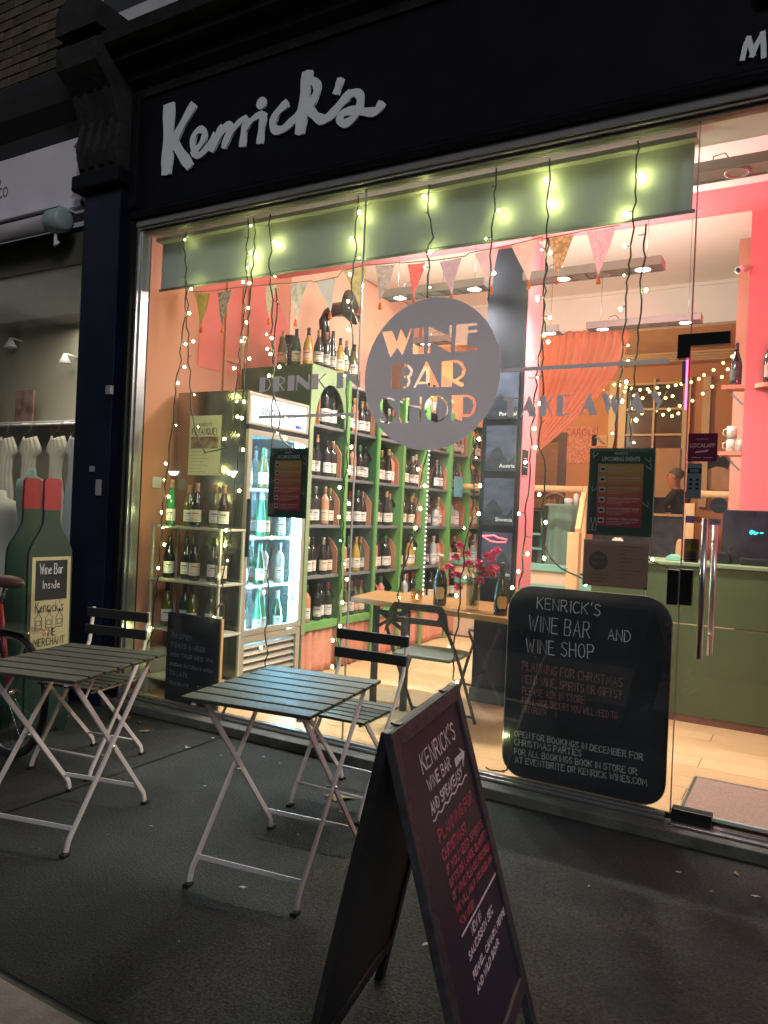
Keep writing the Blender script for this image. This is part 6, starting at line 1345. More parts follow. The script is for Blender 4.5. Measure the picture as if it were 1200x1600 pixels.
MB().prism([(x0+w*0.25, z0+h*0.29), (x0+w*0.68, z0+h*0.35), (x0+w*0.70, z0+h*0.42), (x0+w*0.27, z0+h*0.36)], (0, -0.0087, 0), UX, UZ, NY, 0.0003).build('slash_mark', PTX, th)
bx('fine_print', PTX, th, x0+w*0.15, x0+w*0.45, -0.0090, -0.0087, z0+h*0.12, z0+h*0.145); bx('fine_print', PTX, th, x0+w*0.55, x0+w*0.85, -0.0090, -0.0087, z0+h*0.12, z0+h*0.145)
th, x0, x1, z0, z1 = sheet('payment_sticker', 'tall grey card payment sticker lettered DOJO on the door glass', 'sticker', (1073, 724, 1096, 779), mat('grey_sticker', (0.13, 0.15, 0.17), 0.5), y=-0.0086)
w = x1-x0; h = z1-z0
bx('black_band', BLK, th, x0+w*0.02, x0+w*0.98, -0.0090, -0.0087, z0+h*0.72, z0+h*0.86)
print_text('DOJO', h*0.09, (x0+w*0.2, -0.0090, z0+h*0.75), UX, UZ, NY, PW, th, width=w*0.6, lift=0.0003)
for r in range(3):
    for c in range(2): bx('payment_mark', DGR, th, x0+w*(0.15+0.45*c), x0+w*(0.38+0.45*c), -0.0090, -0.0087, z0+h*(0.50-r*0.12), z0+h*(0.56-r*0.12))
q = at(1123, 790, Y=-0.0086); th = thing('round_rating_sticker', 'small round grey sticker on the door glass left of the dark screen', 'sticker', tuple(q))
MB().prism(arc(q.x, q.z, 0.036, 0, 360, 24)[:-1], (0, -0.0086, 0), UX, UZ, NY, 0.0006).build('sheet', mat('grey_round', (0.22, 0.20, 0.20), 0.5), th)
print_text('0 7.83.94', 0.012, (q.x-0.026, -0.0092, q.z-0.006), UX, UZ, NY, PTX, th, width=0.052, lift=0.0003)
th, x0, x1, z0, z1 = sheet('warning_sticker', 'clear sticker with a yellow warning triangle on the door glass left of the handle', 'sticker', (1069, 842, 1092, 879), mat('warning_paper', (0.25, 0.15, 0.13), 0.5), y=-0.0086)
w = x1-x0; h = z1-z0
MB().prism([(x0+w*0.08, z0+h*0.48), (x0+w*0.92, z0+h*0.48), (x0+w*0.5, z0+h*0.98)], (0, -0.0088, 0), UX, UZ, NY, 0.0003).build('triangle', mat('warning_yellow', (0.45, 0.30, 0.03), 0.5), th)
print_text('!', h*0.28, (x0+w*0.45, -0.0092, z0+h*0.55), UX, UZ, NY, BKI, th, lift=0.0003)
for k in range(3): bx('fine_print', BKI, th, x0+w*0.15, x0+w*0.85, -0.0090, -0.0087, z0+h*(0.35-k*0.12), z0+h*(0.39-k*0.12))
th, x0, x1, z0, z1 = sheet('card_brand_sticker', 'small row of card payment marks on the door glass behind the handle top', 'sticker', (1071, 806, 1086, 817), mat('lilac_mark', (0.25, 0.16, 0.32), 0.5), y=-0.0086)
q = at(1091, 812, Y=-0.0086)
MB().prism(arc(q.x, q.z, 0.015, 0, 360, 16)[:-1], (0, -0.0086, 0), UX, UZ, NY, 0.0005).build('orange_disc', mat('orange_mark', (0.6, 0.15, 0.05), 0.5), th)
q = at(1107, 820, Y=-0.0086); bx('white_mark', mat('pale_mark', (0.45, 0.3, 0.32), 0.5), th, q.x, q.x+0.05, -0.0092, -0.0086, q.z, q.z+0.028); print_text('VISA', 0.016, (q.x+0.006, -0.0092, q.z+0.007), UX, UZ, NY, BKI, th, width=0.038, lift=0.0003)

# ------------------------------------------------------------------ rounded chalkboard inside the glass
YB = 0.034
l, r_ = at(790, 1060, Y=YB).x, at(1047, 1060, Y=YB).x; zt, zb = at(880, 920, Y=YB).z, 0.086
RB = thing('rounded_chalkboard', 'big black chalkboard with rounded corners and white handwriting inside the window by the door', 'chalkboard', ((l+r_)/2, YB, FH))
rc = 0.13
def rr_(l, r, b, t, rc, rb): return arc(r-rc, t-rc, rc, 0, 90, 8)+arc(l+rc, t-rc, rc, 90, 180, 8)+arc(l+rb, b+rb, rb, 180, 270, 6)+arc(r-rb, b+rb, rb, 270, 360, 6)
MB().prism(rr_(l, r_, zb, zt, rc, 0.11), (0, YB, 0), UX, UZ, (0, 1, 0), 0.018).build('board', CHK, RB)
ed = rr_(l, r_, zb, zt, rc, 0.11); MB().tube([(x, YB-0.001, z) for x, z in ed]+[(ed[0][0], YB-0.001, ed[0][1])], 0.0022, 5).build('edge_trim', mat('board_edge', (0.28, 0.24, 0.20), 0.5), RB)
CW = mat('chalk_white', (0.45, 0.46, 0.50), 0.8, scale=110, col2=(0.86, 0.87, 0.93)); CR = mat('chalk_dim_red', (0.30, 0.13, 0.13), 0.8, var=0.3, scale=60); CG = mat('chalk_grey', (0.20, 0.20, 0.20), 0.8, scale=110, col2=(0.55, 0.55, 0.55))
class Plane:
    def __init__(s, o, u, v): s.o = Vector(o); s.u = Vector(u).normalized(); s.v = Vector(v).normalized(); s.n = s.u.cross(s.v).normalized()
    def uv(s, px, py):
        d = _f + _r*((px-600)/FPX) - _u*((py-800)/FPX); p = EYE+d*((s.o-EYE).dot(s.n)/d.dot(s.n)); q = p-s.o; return q.dot(s.u), q.dot(s.v)
def line(m, pl, text, L, R, hpx, wd, jit=0.13):
    a = pl.uv(*L); b = pl.uv(*R); t = pl.uv(L[0], L[1]-hpx); h = abs(t[1]-a[1])
    d = Vector((b[0]-a[0], b[1]-a[1])); ln = d.length; d.normalize(); nn = Vector((-d.y, d.x))
    write(m, text, h, wd, pl.o+pl.u*a[0]+pl.v*a[1], pl.u*d.x+pl.v*d.y, pl.u*nn.x+pl.v*nn.y, pl.n, width=ln, jit=jit)
PB = Plane((l, YB-0.0006, zb), UX, UZ)
m = MB()
for a in (("KENRICK'S", (839, 950), (941, 963), 17, 0.0045), ('WINE BAR', (826, 985), (925, 998), 24, 0.0045), ('AND', (950, 999), (988, 1004), 17, 0.0045), ('WINE SHOP', (822, 1019), (932, 1030), 21, 0.0045)): line(m, PB, *a)
m.build('chalk_writing', CW, RB)
m = MB()
for a in (('PLANNING FOR CHRISTMAS', (816, 1046), (974, 1074), 13, 0.004), ('NEED WINE, SPIRITS OR GIFTS?', (816, 1066), (972, 1092), 12, 0.004), ('PLEASE ASK IN STORE', (816, 1084), (915, 1100), 11, 0.004), ('FOR LARGE ORDERS YOU WILL NEED TO', (816, 1099), (966, 1124), 10, 0.0035), ('PREORDER', (816, 1112), (855, 1119), 10, 0.0035)): line(m, PB, *a)
m.build('red_chalk_writing', CR, RB)
m = MB()
for a in (('OPEN FOR BOOKINGS IN DECEMBER FOR', (804, 1150), (1006, 1188), 9, 0.005), ('CHRISTMAS PARTIES', (804, 1163), (910, 1182), 9, 0.005), ('FOR ALL BOOKINGS BOOK IN STORE OR', (804, 1178), (997, 1211), 9, 0.005), ('AT EVENTBRITE OR KENRICK WINES.COM', (805, 1191), (1013, 1228), 9, 0.005)): line(m, PB, *a)
m.build('grey_chalk_writing', CG, RB)

# ------------------------------------------------------------------ pavement furniture
SLT = mat('green_grey_slat', (0.036, 0.039, 0.033), 0.46, var=0.22, scale=7, stretch=(2, 14, 8), bump=0.25, bscale=30)
SLB = mat('dark_chair_slat', (0.020, 0.021, 0.020), 0.6, var=0.2, scale=6)
WMT = mat('white_powder_coat', (0.72, 0.67, 0.67), 0.40, 0.0, var=0.07, scale=5)
RUB = mat('black_rubber', (0.01, 0.01, 0.01), 0.8)
def flat_leg(name, pts, par, side):
    m = MB(); P = [Vector(p) for p in pts]
    for a, b in zip(P, P[1:]): m.bar(a, b+(b-a).normalized()*0.002, 0.022, 0.010, up=Vector((1, 0, 0)))
    o = m.build(name, WMT, par, 0.0015)
    return o
def folding_table():
    t = thing('bistro_table', 'x', 'table', (0, 0, 0), 'folding slatted tables on the pavement')
    Wd, D, H = 0.53, 0.66, 0.70; n = 7; p = D/n; sw = p-0.014
    for k in range(n):
        y = -D/2+p*(k+0.5)
        MB().box(-Wd/2, Wd/2, y-sw/2, y+sw/2, H-0.014, H).build('slat', SLT, t, 0.003)
    for s in (-1, 1):
        MB().box(s*(Wd/2-0.05)-0.008, s*(Wd/2-0.05)+0.008, -D/2+0.02, D/2-0.02, H-0.030, H-0.0145).build('top_rail', WMT, t, 0.001)
        xo, xi = s*0.222, s*0.205
        flat_leg('leg', [(xo, -0.275, 0.014), (xo, -0.262, 0.055), (xo, 0.25, H-0.03)], t, s)
        flat_leg('leg', [(xi, 0.285, 0.014), (xi, 0.272, 0.055), (xi, -0.25, H-0.03)], t, s)
        MB().box(xo-0.013, xo+0.013, -0.300, -0.262, 0.0, 0.014).build('rubber_foot', RUB, t, 0.003); MB().box(xi-0.013, xi+0.013, 0.272, 0.310, 0.0, 0.014).build('rubber_foot', RUB, t, 0.003)
        MB().tube([(xo+s*0.012, -0.005, H*0.50), (xi-s*0.012, -0.005, H*0.50)], 0.006, 8).build('pivot_bolt', STEEL, t)
        MB().bar((s*0.19, -0.10, H-0.032), (xi-s*0.01, -0.17, H-0.125), 0.012, 0.004, up=Vector((1, 0, 0))).build('locking_strut', WMT, t)
    MB().box(-0.217, 0.217, -0.242, -0.236, 0.085, 0.103).build('stretcher', WMT, t, 0.001)
    MB().box(-0.200, 0.200, 0.246, 0.252, 0.085, 0.103).build('stretcher', WMT, t, 0.001)
    return t
tb = folding_table(); tb['label'] = 'green grey slatted folding table in the middle, in front of the fridge window'
tb.location = (-1.755, -1.275, 0); tb.rotation_euler[2] = math.radians(8)
put_copy(tb, (-2.77, -1.47, 0), math.radians(14), 'green grey slatted folding table at the left edge, before the bottle-shaped sign')
def bistro_chair():
    t = thing('bistro_chair', 'x', 'chair', (0, 0, 0), 'folding slatted chairs on the pavement')
    # local: front is -y. long legs run from the front feet up and back to the backrest
    for s in (-1, 1):
        xo = s*0.185; xi = s*0.165
        flat_leg('long_leg', [(xo, -0.20, 0.012), (xo, -0.185, 0.05), (xo, 0.10, 0.46), (xo, 0.19, 0.60), (xo, 0.215, 0.79)], t, s)
        flat_leg('short_leg', [(xi, 0.235, 0.012), (xi, 0.222, 0.05), (xi, -0.14, 0.435)], t, s)
        MB().box(xo-0.012, xo+0.012, -0.222, -0.185, 0, 0.012).build('rubber_foot', RUB, t); MB().box(xi-0.012, xi+0.012, 0.222, 0.258, 0, 0.012).build('rubber_foot', RUB, t)
        MB().box(s*0.150-0.007, s*0.150+0.007, -0.17, 0.17, 0.420, 0.436).build('seat_rail', WMT, t, 0.001)
    for k in range(6):
        y = -0.165+k*0.063; MB().box(-0.178, 0.178, y-0.026, y+0.026, 0.4365, 0.449).build('seat_slat', SLT, t, 0.002)
    for z, y in ((0.765, 0.200), (0.672, 0.188)):
        MB().box(-0.205, 0.205, y-0.018, y-0.004, z-0.026, z+0.026).build('back_slat', SLB, t, 0.003)
    MB().tube([(-0.18, -0.155, 0.10), (0.18, -0.155, 0.10)], 0.006, 8).build('stretcher', WMT, t)
    MB().tube([(-0.16, 0.187, 0.09), (0.16, 0.187, 0.09)], 0.006, 8).build('stretcher', WMT, t)
    return t
ch1 = bistro_chair(); ch1['label'] = 'dark slatted folding chair tucked between the middle table and the shop window'
ch1.location = (-1.905, -0.56, 0); ch1.rotation_euler[2] = math.radians(2)
put_copy(ch1, (-3.30, -0.93, 0), math.radians(10), 'dark slatted folding chair behind the left table by the navy pilaster')

# A-board
ABM = mat('a_board_black_wood', (0.014, 0.014, 0.018), 0.45, var=0.35, scale=8, stretch=(3, 3, 14), bump=0.15, bscale=40)
ABT = mat('worn_black_edge', (0.034, 0.036, 0.044), 0.6, var=0.5, scale=30, bump=0.3, bscale=60)
ABF = mat('a_board_face', (0.012, 0.019, 0.042), 0.5, var=0.25, scale=3)
ab = thing('a_board', 'black wooden A-board on the pavement with white and red chalk writing and an arrow', 'sandwich board', (-0.83, -1.89, 0))
Hn, Hf = Vector((-0.815, -2.17, 0.905)), Vector((-0.905, -1.60, 0.905)); u = (Hf-Hn); BW = u.length; u.normalize()
Fr, Fl = Vector((-0.616, -1.585, 0)), Vector((-1.095, -1.64, 0))
for side, foot, face in ((1, Fr, ABF), (-1, Fl, ABM)):
    ft = foot; off = u.cross(UZ)*side  # outward horizontal normal
    top = Hf+off*0.012; v = (top-ft); Ln = v.length; v.normalize(); n = u.cross(v)*1.0
    if n.dot(off) < 0: n = -n
    o0 = ft-u*BW  # near foot
    M = lambda a, b, c: o0+u*a+v*b+n*c
    def slab(name, a0, a1, b0, b1, c0, c1, m_):
        mb = MB(); vs = [M(a, b, c) for c in (c0, c1) for a, b in ((a0, b0), (a1, b0), (a1, b1), (a0, b1))]
        mb.add(vs, [(3, 2, 1, 0), (4, 5, 6, 7), (0, 1, 5, 4), (1, 2, 6, 5), (2, 3, 7, 6), (3, 0, 4, 7)])
        bm = bmesh.new(); me = mb.mesh(name, m_, wloc(ab)); bm.from_mesh(me); bmesh.ops.recalc_face_normals(bm, faces=bm.faces); bm.to_mesh(me); bm.free()
        o = bpy.data.objects.new(name, me); C.objects.link(o); o.parent = ab; b = o.modifiers.new('b', 'BEVEL'); b.width = 0.002; b.segments = 1; return o
    fw = 0.042
    slab('side_stile', 0, fw, 0.0, Ln, -0.022, 0.0, ABT if side > 0 else ABM); slab('side_stile', BW-fw, BW, 0.0, Ln, -0.022, 0.0, ABT if side > 0 else ABM)
    slab('top_rail', fw+0.0005, BW-fw-0.0005, Ln-fw, Ln-0.0005, -0.022, -0.0005, ABT); slab('bottom_rail', fw+0.0005, BW-fw-0.0005, 0.10, 0.10+fw, -0.022, -0.0005, ABT if side > 0 else ABM)
    slab('panel', fw+0.0005, BW-fw-0.0005, 0.10+fw+0.0005, Ln-fw-0.0005, -0.016, -0.008, face)
    if side > 0: PA = Plane(M(0, 0, -0.0075), u, v); MR = M; LnR = Ln
for k, a in enumerate((0.08, BW-0.12)):
    p = Hn+u*a; MB().bar(p+Vector((-0.010, 0, 0.001)), p+Vector((0.010, 0, 0.001)), 0.02, 0.002).build('hinge', BLK, ab)
for p0 in (0.03,):
    a = Fl-u*p0+(Hf-Fl)*0.42; b = Fr-u*p0+(Hf-Fr)*0.42; MB().tube([a, (a+b)/2+Vector((0, 0, -0.02)), b], 0.006, 6).build('stay', BLK, ab)
CRR = mat('chalk_red', (0.30, 0.05, 0.08), 0.8, scale=110, col2=(0.62, 0.14, 0.18))
m = MB()
for a in (("KENRICK'S", (656, 1216), (711, 1163), 34, 0.0055), ('WINE BAR', (666, 1246), (703, 1208), 22, 0.005), ('AND SPEAKEASY', (671, 1281), (722, 1222), 20, 0.005), ('NEW IN', (737, 1470), (752, 1444), 18, 0.005), ('SAUCISSON SEC', (733, 1510), (771, 1434), 17, 0.005), ('FENNEL, CANARY, PEPPER', (740, 1538), (792, 1434), 15, 0.005), ('AND WILD BOAR', (746, 1560), (781, 1484), 16, 0.005)): line(m, PA, *a, jit=0.15)
wv = []
for k in range(25):
    t = k/24; x = 673+(727-673)*t; y = 1291+(1224-1291)*t+3.2*math.sin(k*1.3); wv.append(PA.uv(x, y))
ribbon(m, wv, 0.005, PA.o, PA.u, PA.v, PA.n, 0.0008)
ribbon(m, [PA.uv(720, 1471), PA.uv(750, 1420), PA.uv(780, 1368)], 0.006, PA.o, PA.u, PA.v, PA.n, 0.0008)
m.build('chalk_writing', CW, ab)
m = MB(); ap = [(709, 1205), (708, 1197), (719, 1187), (714, 1180), (724, 1187), (722, 1210), (720, 1196), (711, 1210)]
m.prism([PA.uv(*q) for q in ap], PA.o, PA.u, PA.v, PA.n, 0.001); m.build('arrow', CW, ab)
m = MB()
for a in (('PLANNING FOR', (684, 1325), (739, 1262), 23, 0.005), ('CHRISTMAS?', (690, 1354), (728, 1308), 20, 0.005), ('IF YOU NEED SPIRITS', (696, 1376), (754, 1302), 16, 0.0045), ('GIFTS OR LARGE QUANTITIES', (701, 1396), (765, 1312), 15, 0.0045), ('OF WINE PLEASE PREORDER', (706, 1416), (769, 1332), 15, 0.0045), ('WE WILL HELP YOU FIND WHAT', (712, 1436), (773, 1350), 14, 0.0045), ('YOU NEED', (718, 1457), (741, 1424), 15, 0.0045)): line(m, PA, *a, jit=0.15)
m.build('red_chalk_writing', CRR, ab)

# bottle-shaped A-sign
bs = thing('bottle_shaped_sign', 'green bottle-shaped pavement sign with red neck and cream Wine Merchant label', 'sandwich board', (-4.0, -0.75, 0))
XB = -3.90
BGN = mat('sign_bottle_green', (0.010, 0.036, 0.025), 0.5, var=0.15, scale=4); BRD = mat('sign_bottle_red', (0.30, 0.012, 0.022), 0.5, var=0.1, scale=6); CRL = mat('sign_cream_label', (0.50, 0.44, 0.25), 0.6, var=0.06, scale=5); RIM = mat('sign_white_edge', (0.45, 0.45, 0.43), 0.5)
yz = lambda x, y, X=XB: (lambda q: (q.y, q.z))(at(x, y, X=X))
n0, n1 = yz(79, 770)[0], yz(104, 770)[0]; b0, b1 = yz(49, 945)[0], yz(111, 945)[0]; yc = ((b0+b1)/2+(n0+n1)/2)/2; hb = (b1-b0)/2+0.012; hn = (n1-n0)/2
zt_ = yz(92, 748)[1]; zr = yz(92, 797)[1]; zs1 = yz(92, 812)[1]; zs0 = yz(92, 868)[1]
def outline(z0, z1):
    pts = [(-hb, z0), (hb, z0), (hb, zs0)]+[(hn+(hb-hn)*(0.5+0.5*math.cos(PI*k/8)), zs0+(zs1-zs0)*k/8) for k in range(1, 9)]+[(hn, zr)]
    return pts+[(-y, z) for y, z in reversed(pts[2:])]
for sgn, X in ((1, XB), (-1, XB-0.26)):
    tl = 0.02*sgn  # lean
    U = Vector((0, 1, 0)); V = Vector((-tl, 0, 1)).normalized(); Nn = U.cross(V); Nn = Nn if Nn.x*sgn > 0 else -Nn
    o_ = Vector((X+tl*0.75, yc-(0.02 if sgn > 0 else 0.0), 0))
    MB().prism([(y, z) for y, z in outline(0.03, zt_)], o_, U, V, -Nn, 0.018).build('bottle_panel', BGN, bs)
    MB().prism([(-hn-0.002, zr+0.001), (hn+0.002, zr+0.001), (hn+0.002, zt_-0.015), (hn-0.013, zt_), (-hn+0.013, zt_), (-hn-0.002, zt_-0.015)], o_+Nn*0.001, U, V, -Nn, 0.020).build('red_neck', BRD, bs)
    for s in (-1, 1): MB().prism([(s*hb*0.7-0.03, 0.0), (s*hb*0.7+0.03, 0.0), (s*hb*0.7+0.03, 0.029), (s*hb*0.7-0.03, 0.029)], o_, U, V, -Nn, 0.018).build('foot', BGN, bs)
    if sgn > 0:
        zl0, zl1 = yz(76, 1012)[1], yz(84, 870)[1]
        MB().prism([(-hb+0.022, zl0), (hb-0.012, zl0), (hb-0.012, zl1), (-hb+0.022, zl1)], o_+Nn*0.0005, U, V, Nn, 0.002).build('cream_label', CRL, bs)
        hl = zl1-zl0
        MB().prism([(-hb+0.045, zl0+hl*0.53), (hb-0.035, zl0+hl*0.53), (hb-0.035, zl1-0.02), (-hb+0.045, zl1-0.02)], o_+Nn*0.003, U, V, Nn, 0.001).build('chalk_panel', CHK, bs)
        PS = Plane(o_+Nn*0.0045, U, V)
        m = MB(); write(m, 'Wine Bar', 0.06, 0.0045, PS.o+U*(-hb+0.07)+V*(zl1-0.10), U, V, Nn, width=2*hb-0.13, jit=0.12); write(m, 'Inside', 0.045, 0.004, PS.o+U*(-hb+0.09)+V*(zl1-0.185), U, V, Nn, width=2*hb-0.17, jit=0.08); m.build('chalk_writing', CW, bs)
        P2 = o_+Nn*0.0027; m = MB()
        write(m, "Kenrick's", 0.06, 0.005, P2+U*(-hb+0.05)+V*(zl0+hl*0.40), U, V, Nn, width=2*hb-0.10, jit=0.1)
        write(m, 'WINE', 0.042, 0.006, P2+U*(-hb+0.10)+V*(zl0+hl*0.135), U, V, Nn, width=2*hb-0.20, jit=0.1); write(m, 'MERCHANT', 0.042, 0.006, P2+U*(-hb+0.045)+V*(zl0+hl*0.035), U, V, Nn, width=2*hb-0.08, jit=0.1)
        for k in range(3):
            cx = -0.075+k*0.07; zb0 = zl0+hl*0.225
            ribbon(m, [(cx-0.022, zb0), (cx-0.022, zb0+0.06), (cx-0.006, zb0+0.08), (cx-0.006, zb0+0.10), (cx+0.006, zb0+0.10), (cx+0.006, zb0+0.08), (cx+0.022, zb0+0.06), (cx+0.022, zb0), (cx-0.022, zb0)], 0.0035, P2, U, V, Nn, 0.0008)
            ribbon(m, [(cx-0.014, zb0+0.018), (cx+0.014, zb0+0.018), (cx+0.014, zb0+0.045), (cx-0.014, zb0+0.045), (cx-0.014, zb0+0.018)], 0.003, P2, U, V, Nn, 0.001)
            m.prism([(cx-0.007, zb0+0.09), (cx+0.007, zb0+0.09), (cx+0.007, zb0+0.108), (cx-0.007, zb0+0.108)], P2, U, V, Nn, 0.0012)
        m.build('label_lettering', BKI, bs)

# bicycle leaning by the dress shop
bk = thing('bicycle', 'dark bicycle with brown saddle and red frame leaning at the left behind the table', 'bicycle', (-4.1, -1.1, 0))
TY = mat('tyre_black', (0.02, 0.02, 0.02), 0.85); BRED = mat('bike_red', (0.22, 0.01, 0.02), 0.35); BSD = mat('saddle_leather', (0.10, 0.045, 0.03), 0.5, var=0.3, scale=20); CRM2 = mat('chrome', (0.6, 0.6, 0.6), 0.18, 1.0)
ax = Vector((1, -0.05, 0)).normalized(); R0 = Vector((-3.74, -1.10, 0.33)); F0 = R0-ax*1.02
for c in (R0, F0):
    w = thing('wheel', None, None); w.parent = bk; w.location = c-Vector(bk.location)
    for nm, rr2, th2, mm in (('tyre', 0.325, 0.018, TY), ('rim', 0.302, 0.009, CRM2)): 
        MB().tube([c+ax*math.cos(2*PI*k/36)*rr2+UZ*math.sin(2*PI*k/36)*rr2 for k in range(37)], th2, 8, cap=False).build(nm, mm, w)
    m = MB()
    for k in range(18): a = 2*PI*k/18; m.tube([c+Vector((0, 0.02*(-1)**k, 0)), c+ax*math.cos(a)*0.30+UZ*math.sin(a)*0.30], 0.001, 3, cap=False)
    m.build('spokes', CRM2, w); MB().tube([c-Vector((0, 0.05, 0)), c+Vector((0, 0.05, 0))], 0.018, 10).build('hub', CRM2, w)
BB = R0-ax*0.43+Vector((0, 0, -0.05)); ST = R0-ax*0.12+UZ*0.47; HT = F0+ax*0.20+UZ*0.55
for a, b in ((BB, ST), (BB, HT), (ST, HT+UZ*0.05), (R0, BB), (R0, ST), (HT+UZ*0.1, F0)): MB().tube([a, b], 0.014, 8).build('frame_tube', BRED, bk)
MB().tube([ST, ST+UZ*0.12+ax*0.05], 0.012, 8).build('seat_post', CRM2, bk)
q = ST+UZ*0.13+ax*0.06
sdm = MB().sphere((0, 0, 0), 1, 14, 8, (0.14, 0.07, 0.035)); sdm.v = [(q.x+x, q.y+y*(1-0.0) * (1.0 if x < 0.0 else 0.55+0.45*(1-x/0.14)), q.z+z) for x, y, z in sdm.v]; sdm.build('saddle', BSD, bk)
MB().tube([HT+UZ*0.1, HT+UZ*0.25], 0.012, 8).build('stem', CRM2, bk); MB().tube([HT+UZ*0.25+Vector((0.12, -0.27, 0.02)), HT+UZ*0.25+Vector((0, -0.2, 0)), HT+UZ*0.25, HT+UZ*0.25+Vector((0, 0.2, 0)), HT+UZ*0.25+Vector((0.12, 0.27, 0.02))], 0.012, 8).build('handlebar', CRM2, bk)
MB().tube([(BB+ax*0.1*math.cos(2*PI*k/20)+UZ*0.1*math.sin(2*PI*k/20)-Vector((0, 0.03, 0))) for k in range(21)], 0.006, 6, cap=False).build('chainring', CRM2, bk)
for s in (-1, 1):
    c = BB+Vector((0, s*0.07, 0)); e = c+(ax*0.5+UZ*-0.8).normalized()*0.17*s; MB().bar(c, e, 0.014, 0.02).build('crank', CRM2, bk); MB().box(e.x-0.04, e.x+0.04, e.y+(s*0.01) if s > 0 else e.y-0.09, e.y+0.09 if s > 0 else e.y-0.01, e.z-0.012, e.z+0.012).build('pedal', RUB, bk)
for a, b in ((R0+UZ*0.36-ax*0.2, R0+UZ*0.36+ax*0.24), ): MB().bar(a, b, 0.12, 0.01).build('rear_rack', CRM2, bk)
MB().bar(R0+UZ*0.36+ax*0.15, R0+ax*0.0, 0.01, 0.01).build('rack_stay', CRM2, bk)
MB().tube([BB+Vector((0.05, -0.06, -0.02)), BB+Vector((0.14, -0.16, -0.275))], 0.007, 6).build('kickstand', CRM2, bk)
# dresses and fittings in the neighbour's window
rd = thing('clothes_rail', 'white clothes rail along the dress shop wall', 'clothes rail', (-6.0, 1.55, 2.0))
a = at(0, 665, Y=1.55); b = at(122, 676, Y=1.55)
MB().tube([(a.x-0.8, 1.55, a.z), (b.x+0.35, 1.55, a.z)], 0.013, 8).build('rail', NEW, rd); bx('shelf', NEW, rd, a.x-0.8, b.x+0.35, 1.62, 1.898, a.z+0.03, a.z+0.05)
for k in range(3): MB().tube([(a.x-0.3+k*0.7, 1.55, a.z+0.013), (a.x-0.3+k*0.7, 1.70, a.z+0.03)], 0.008, 6).build('rail_bracket', NEW, rd)
DRS = [mat('dress_%s' % n, c, 0.85, var=0.10, scale=5) for n, c in (('ivory', (0.42, 0.39, 0.34)), ('cream', (0.36, 0.33, 0.28)), ('dove', (0.24, 0.25, 0.28)), ('sage', (0.20, 0.28, 0.26)))]
rdm = random.Random(4)
for k, px in enumerate((-25, 12, 48, 92, 122)):
    q = at(px, 680, Y=1.5); nm = ['far left ivory dress on the clothes rail', 'ivory dress second from the left on the clothes rail', 'small cream top on the clothes rail', 'cream dress with ruffled shoulders on the clothes rail', 'grey blue dress at the right end of the clothes rail'][k]
    t = thing('hanging_dress', nm, 'dress', (q.x, 1.5, a.z), 'dresses on the clothes rail')
    m = MB(); vs = []; nr, nc = 22, 20; full = [0.9, 1.0, 0.75, 1.15, 1.0][k]
    for r in range(nr+1):
        t_ = r/nr; zz = a.z-0.10-1.25*t_
        wd = 0.10+0.10*min(1, t_/0.13) if t_ < 0.13 else (0.20-0.085*min(1, (t_-0.13)/0.05) if t_ < 0.18 else (0.115-0.02*math.sin(PI*min(1, (t_-0.18)/0.3))+0.15*full*max(0, t_-0.34)))
        for c in range(nc+1):
            s_ = -1+2*c/nc; pl_ = (0.008+0.03*t_)*math.sin(c*2.1+k*2+0.6*math.sin(t_*5))
            vs.append((q.x+s_*wd+rdm.uniform(-.003, .003), 1.5-0.06*math.cos(s_*PI/2)+pl_, zz-(0.07*(1-abs(s_)) if r == 0 else (0.03*(1-abs(s_)) if r == 1 else 0))-0.035*abs(s_)*(1-t_)))
    for r in range(nr):
        for c in range(nc): m.f.append((r*(nc+1)+c, r*(nc+1)+c+1, (r+1)*(nc+1)+c+1, (r+1)*(nc+1)+c)); m.sm.append(True)
    m.v = vs; gw = m.build('gown', DRS[[0, 0, 1, 1, 2][k]], t); gw.modifiers.new('t', 'SOLIDIFY').thickness = 0.006
    MB().tube([(q.x-0.15, 1.5, a.z-0.13), (q.x, 1.5, a.z-0.07), (q.x, 1.5, a.z-0.02), (q.x+0.015, 1.53, a.z+0.018), (q.x, 1.56, a.z+0.016)], 0.003, 5).build('hanger', BRN, t)
mq = thing('dress_mannequin', 'headless mannequin in a pale sage lace dress in the dress shop window', 'mannequin', (0, 0.55, 0.1)); q = at(48, 770, Y=0.55); mq.location = (q.x, 0.55, 0.1)
prof = [(0.0, 0.17), (0.045, 0.165), (0.055, 0.10), (0.15, 0.06), (0.165, -0.03), (0.15, -0.15), (0.12, -0.30), (0.16, -0.45), (0.20, -0.60), (0.28, -1.10), (0.30, -1.3)]
mm_ = MB().lathe([(r, z) for r, z in prof], (q.x, 0.55, q.z+0.05), 24, cap=False); mm_.v = [(x, 0.55+(y-0.55)*0.62, z) for x, y, z in mm_.v]; mm_.build('dress', DRS[3], mq)
MB().tube([(q.x, 0.55, q.z-1.2), (q.x, 0.55, 0.12)], 0.015, 8).build('stand', BLK, mq); MB().lathe([(0.16, 0), (0.16, 0.02), (0.0, 0.025)], (q.x, 0.55, 0.101), 18).build('base', BLK, mq)
mq2 = thing('dress_mannequin', 'white gown on a mannequin at the far left of the dress shop window', 'mannequin', (0, 0.5, 0.1)); q = at(2, 830, Y=0.5); mq2.location = (q.x, 0.5, 0.1)
mm_ = MB().lathe([(r*1.15, z) for r, z in prof], (q.x-0.05, 0.5, q.z+0.2), 24, cap=False); mm_.build('dress', DRS[0], mq2); MB().tube([(q.x-0.05, 0.5, 0.12), (q.x-0.05, 0.5, 0.6)], 0.015, 8).build('stand', BLK, mq2)
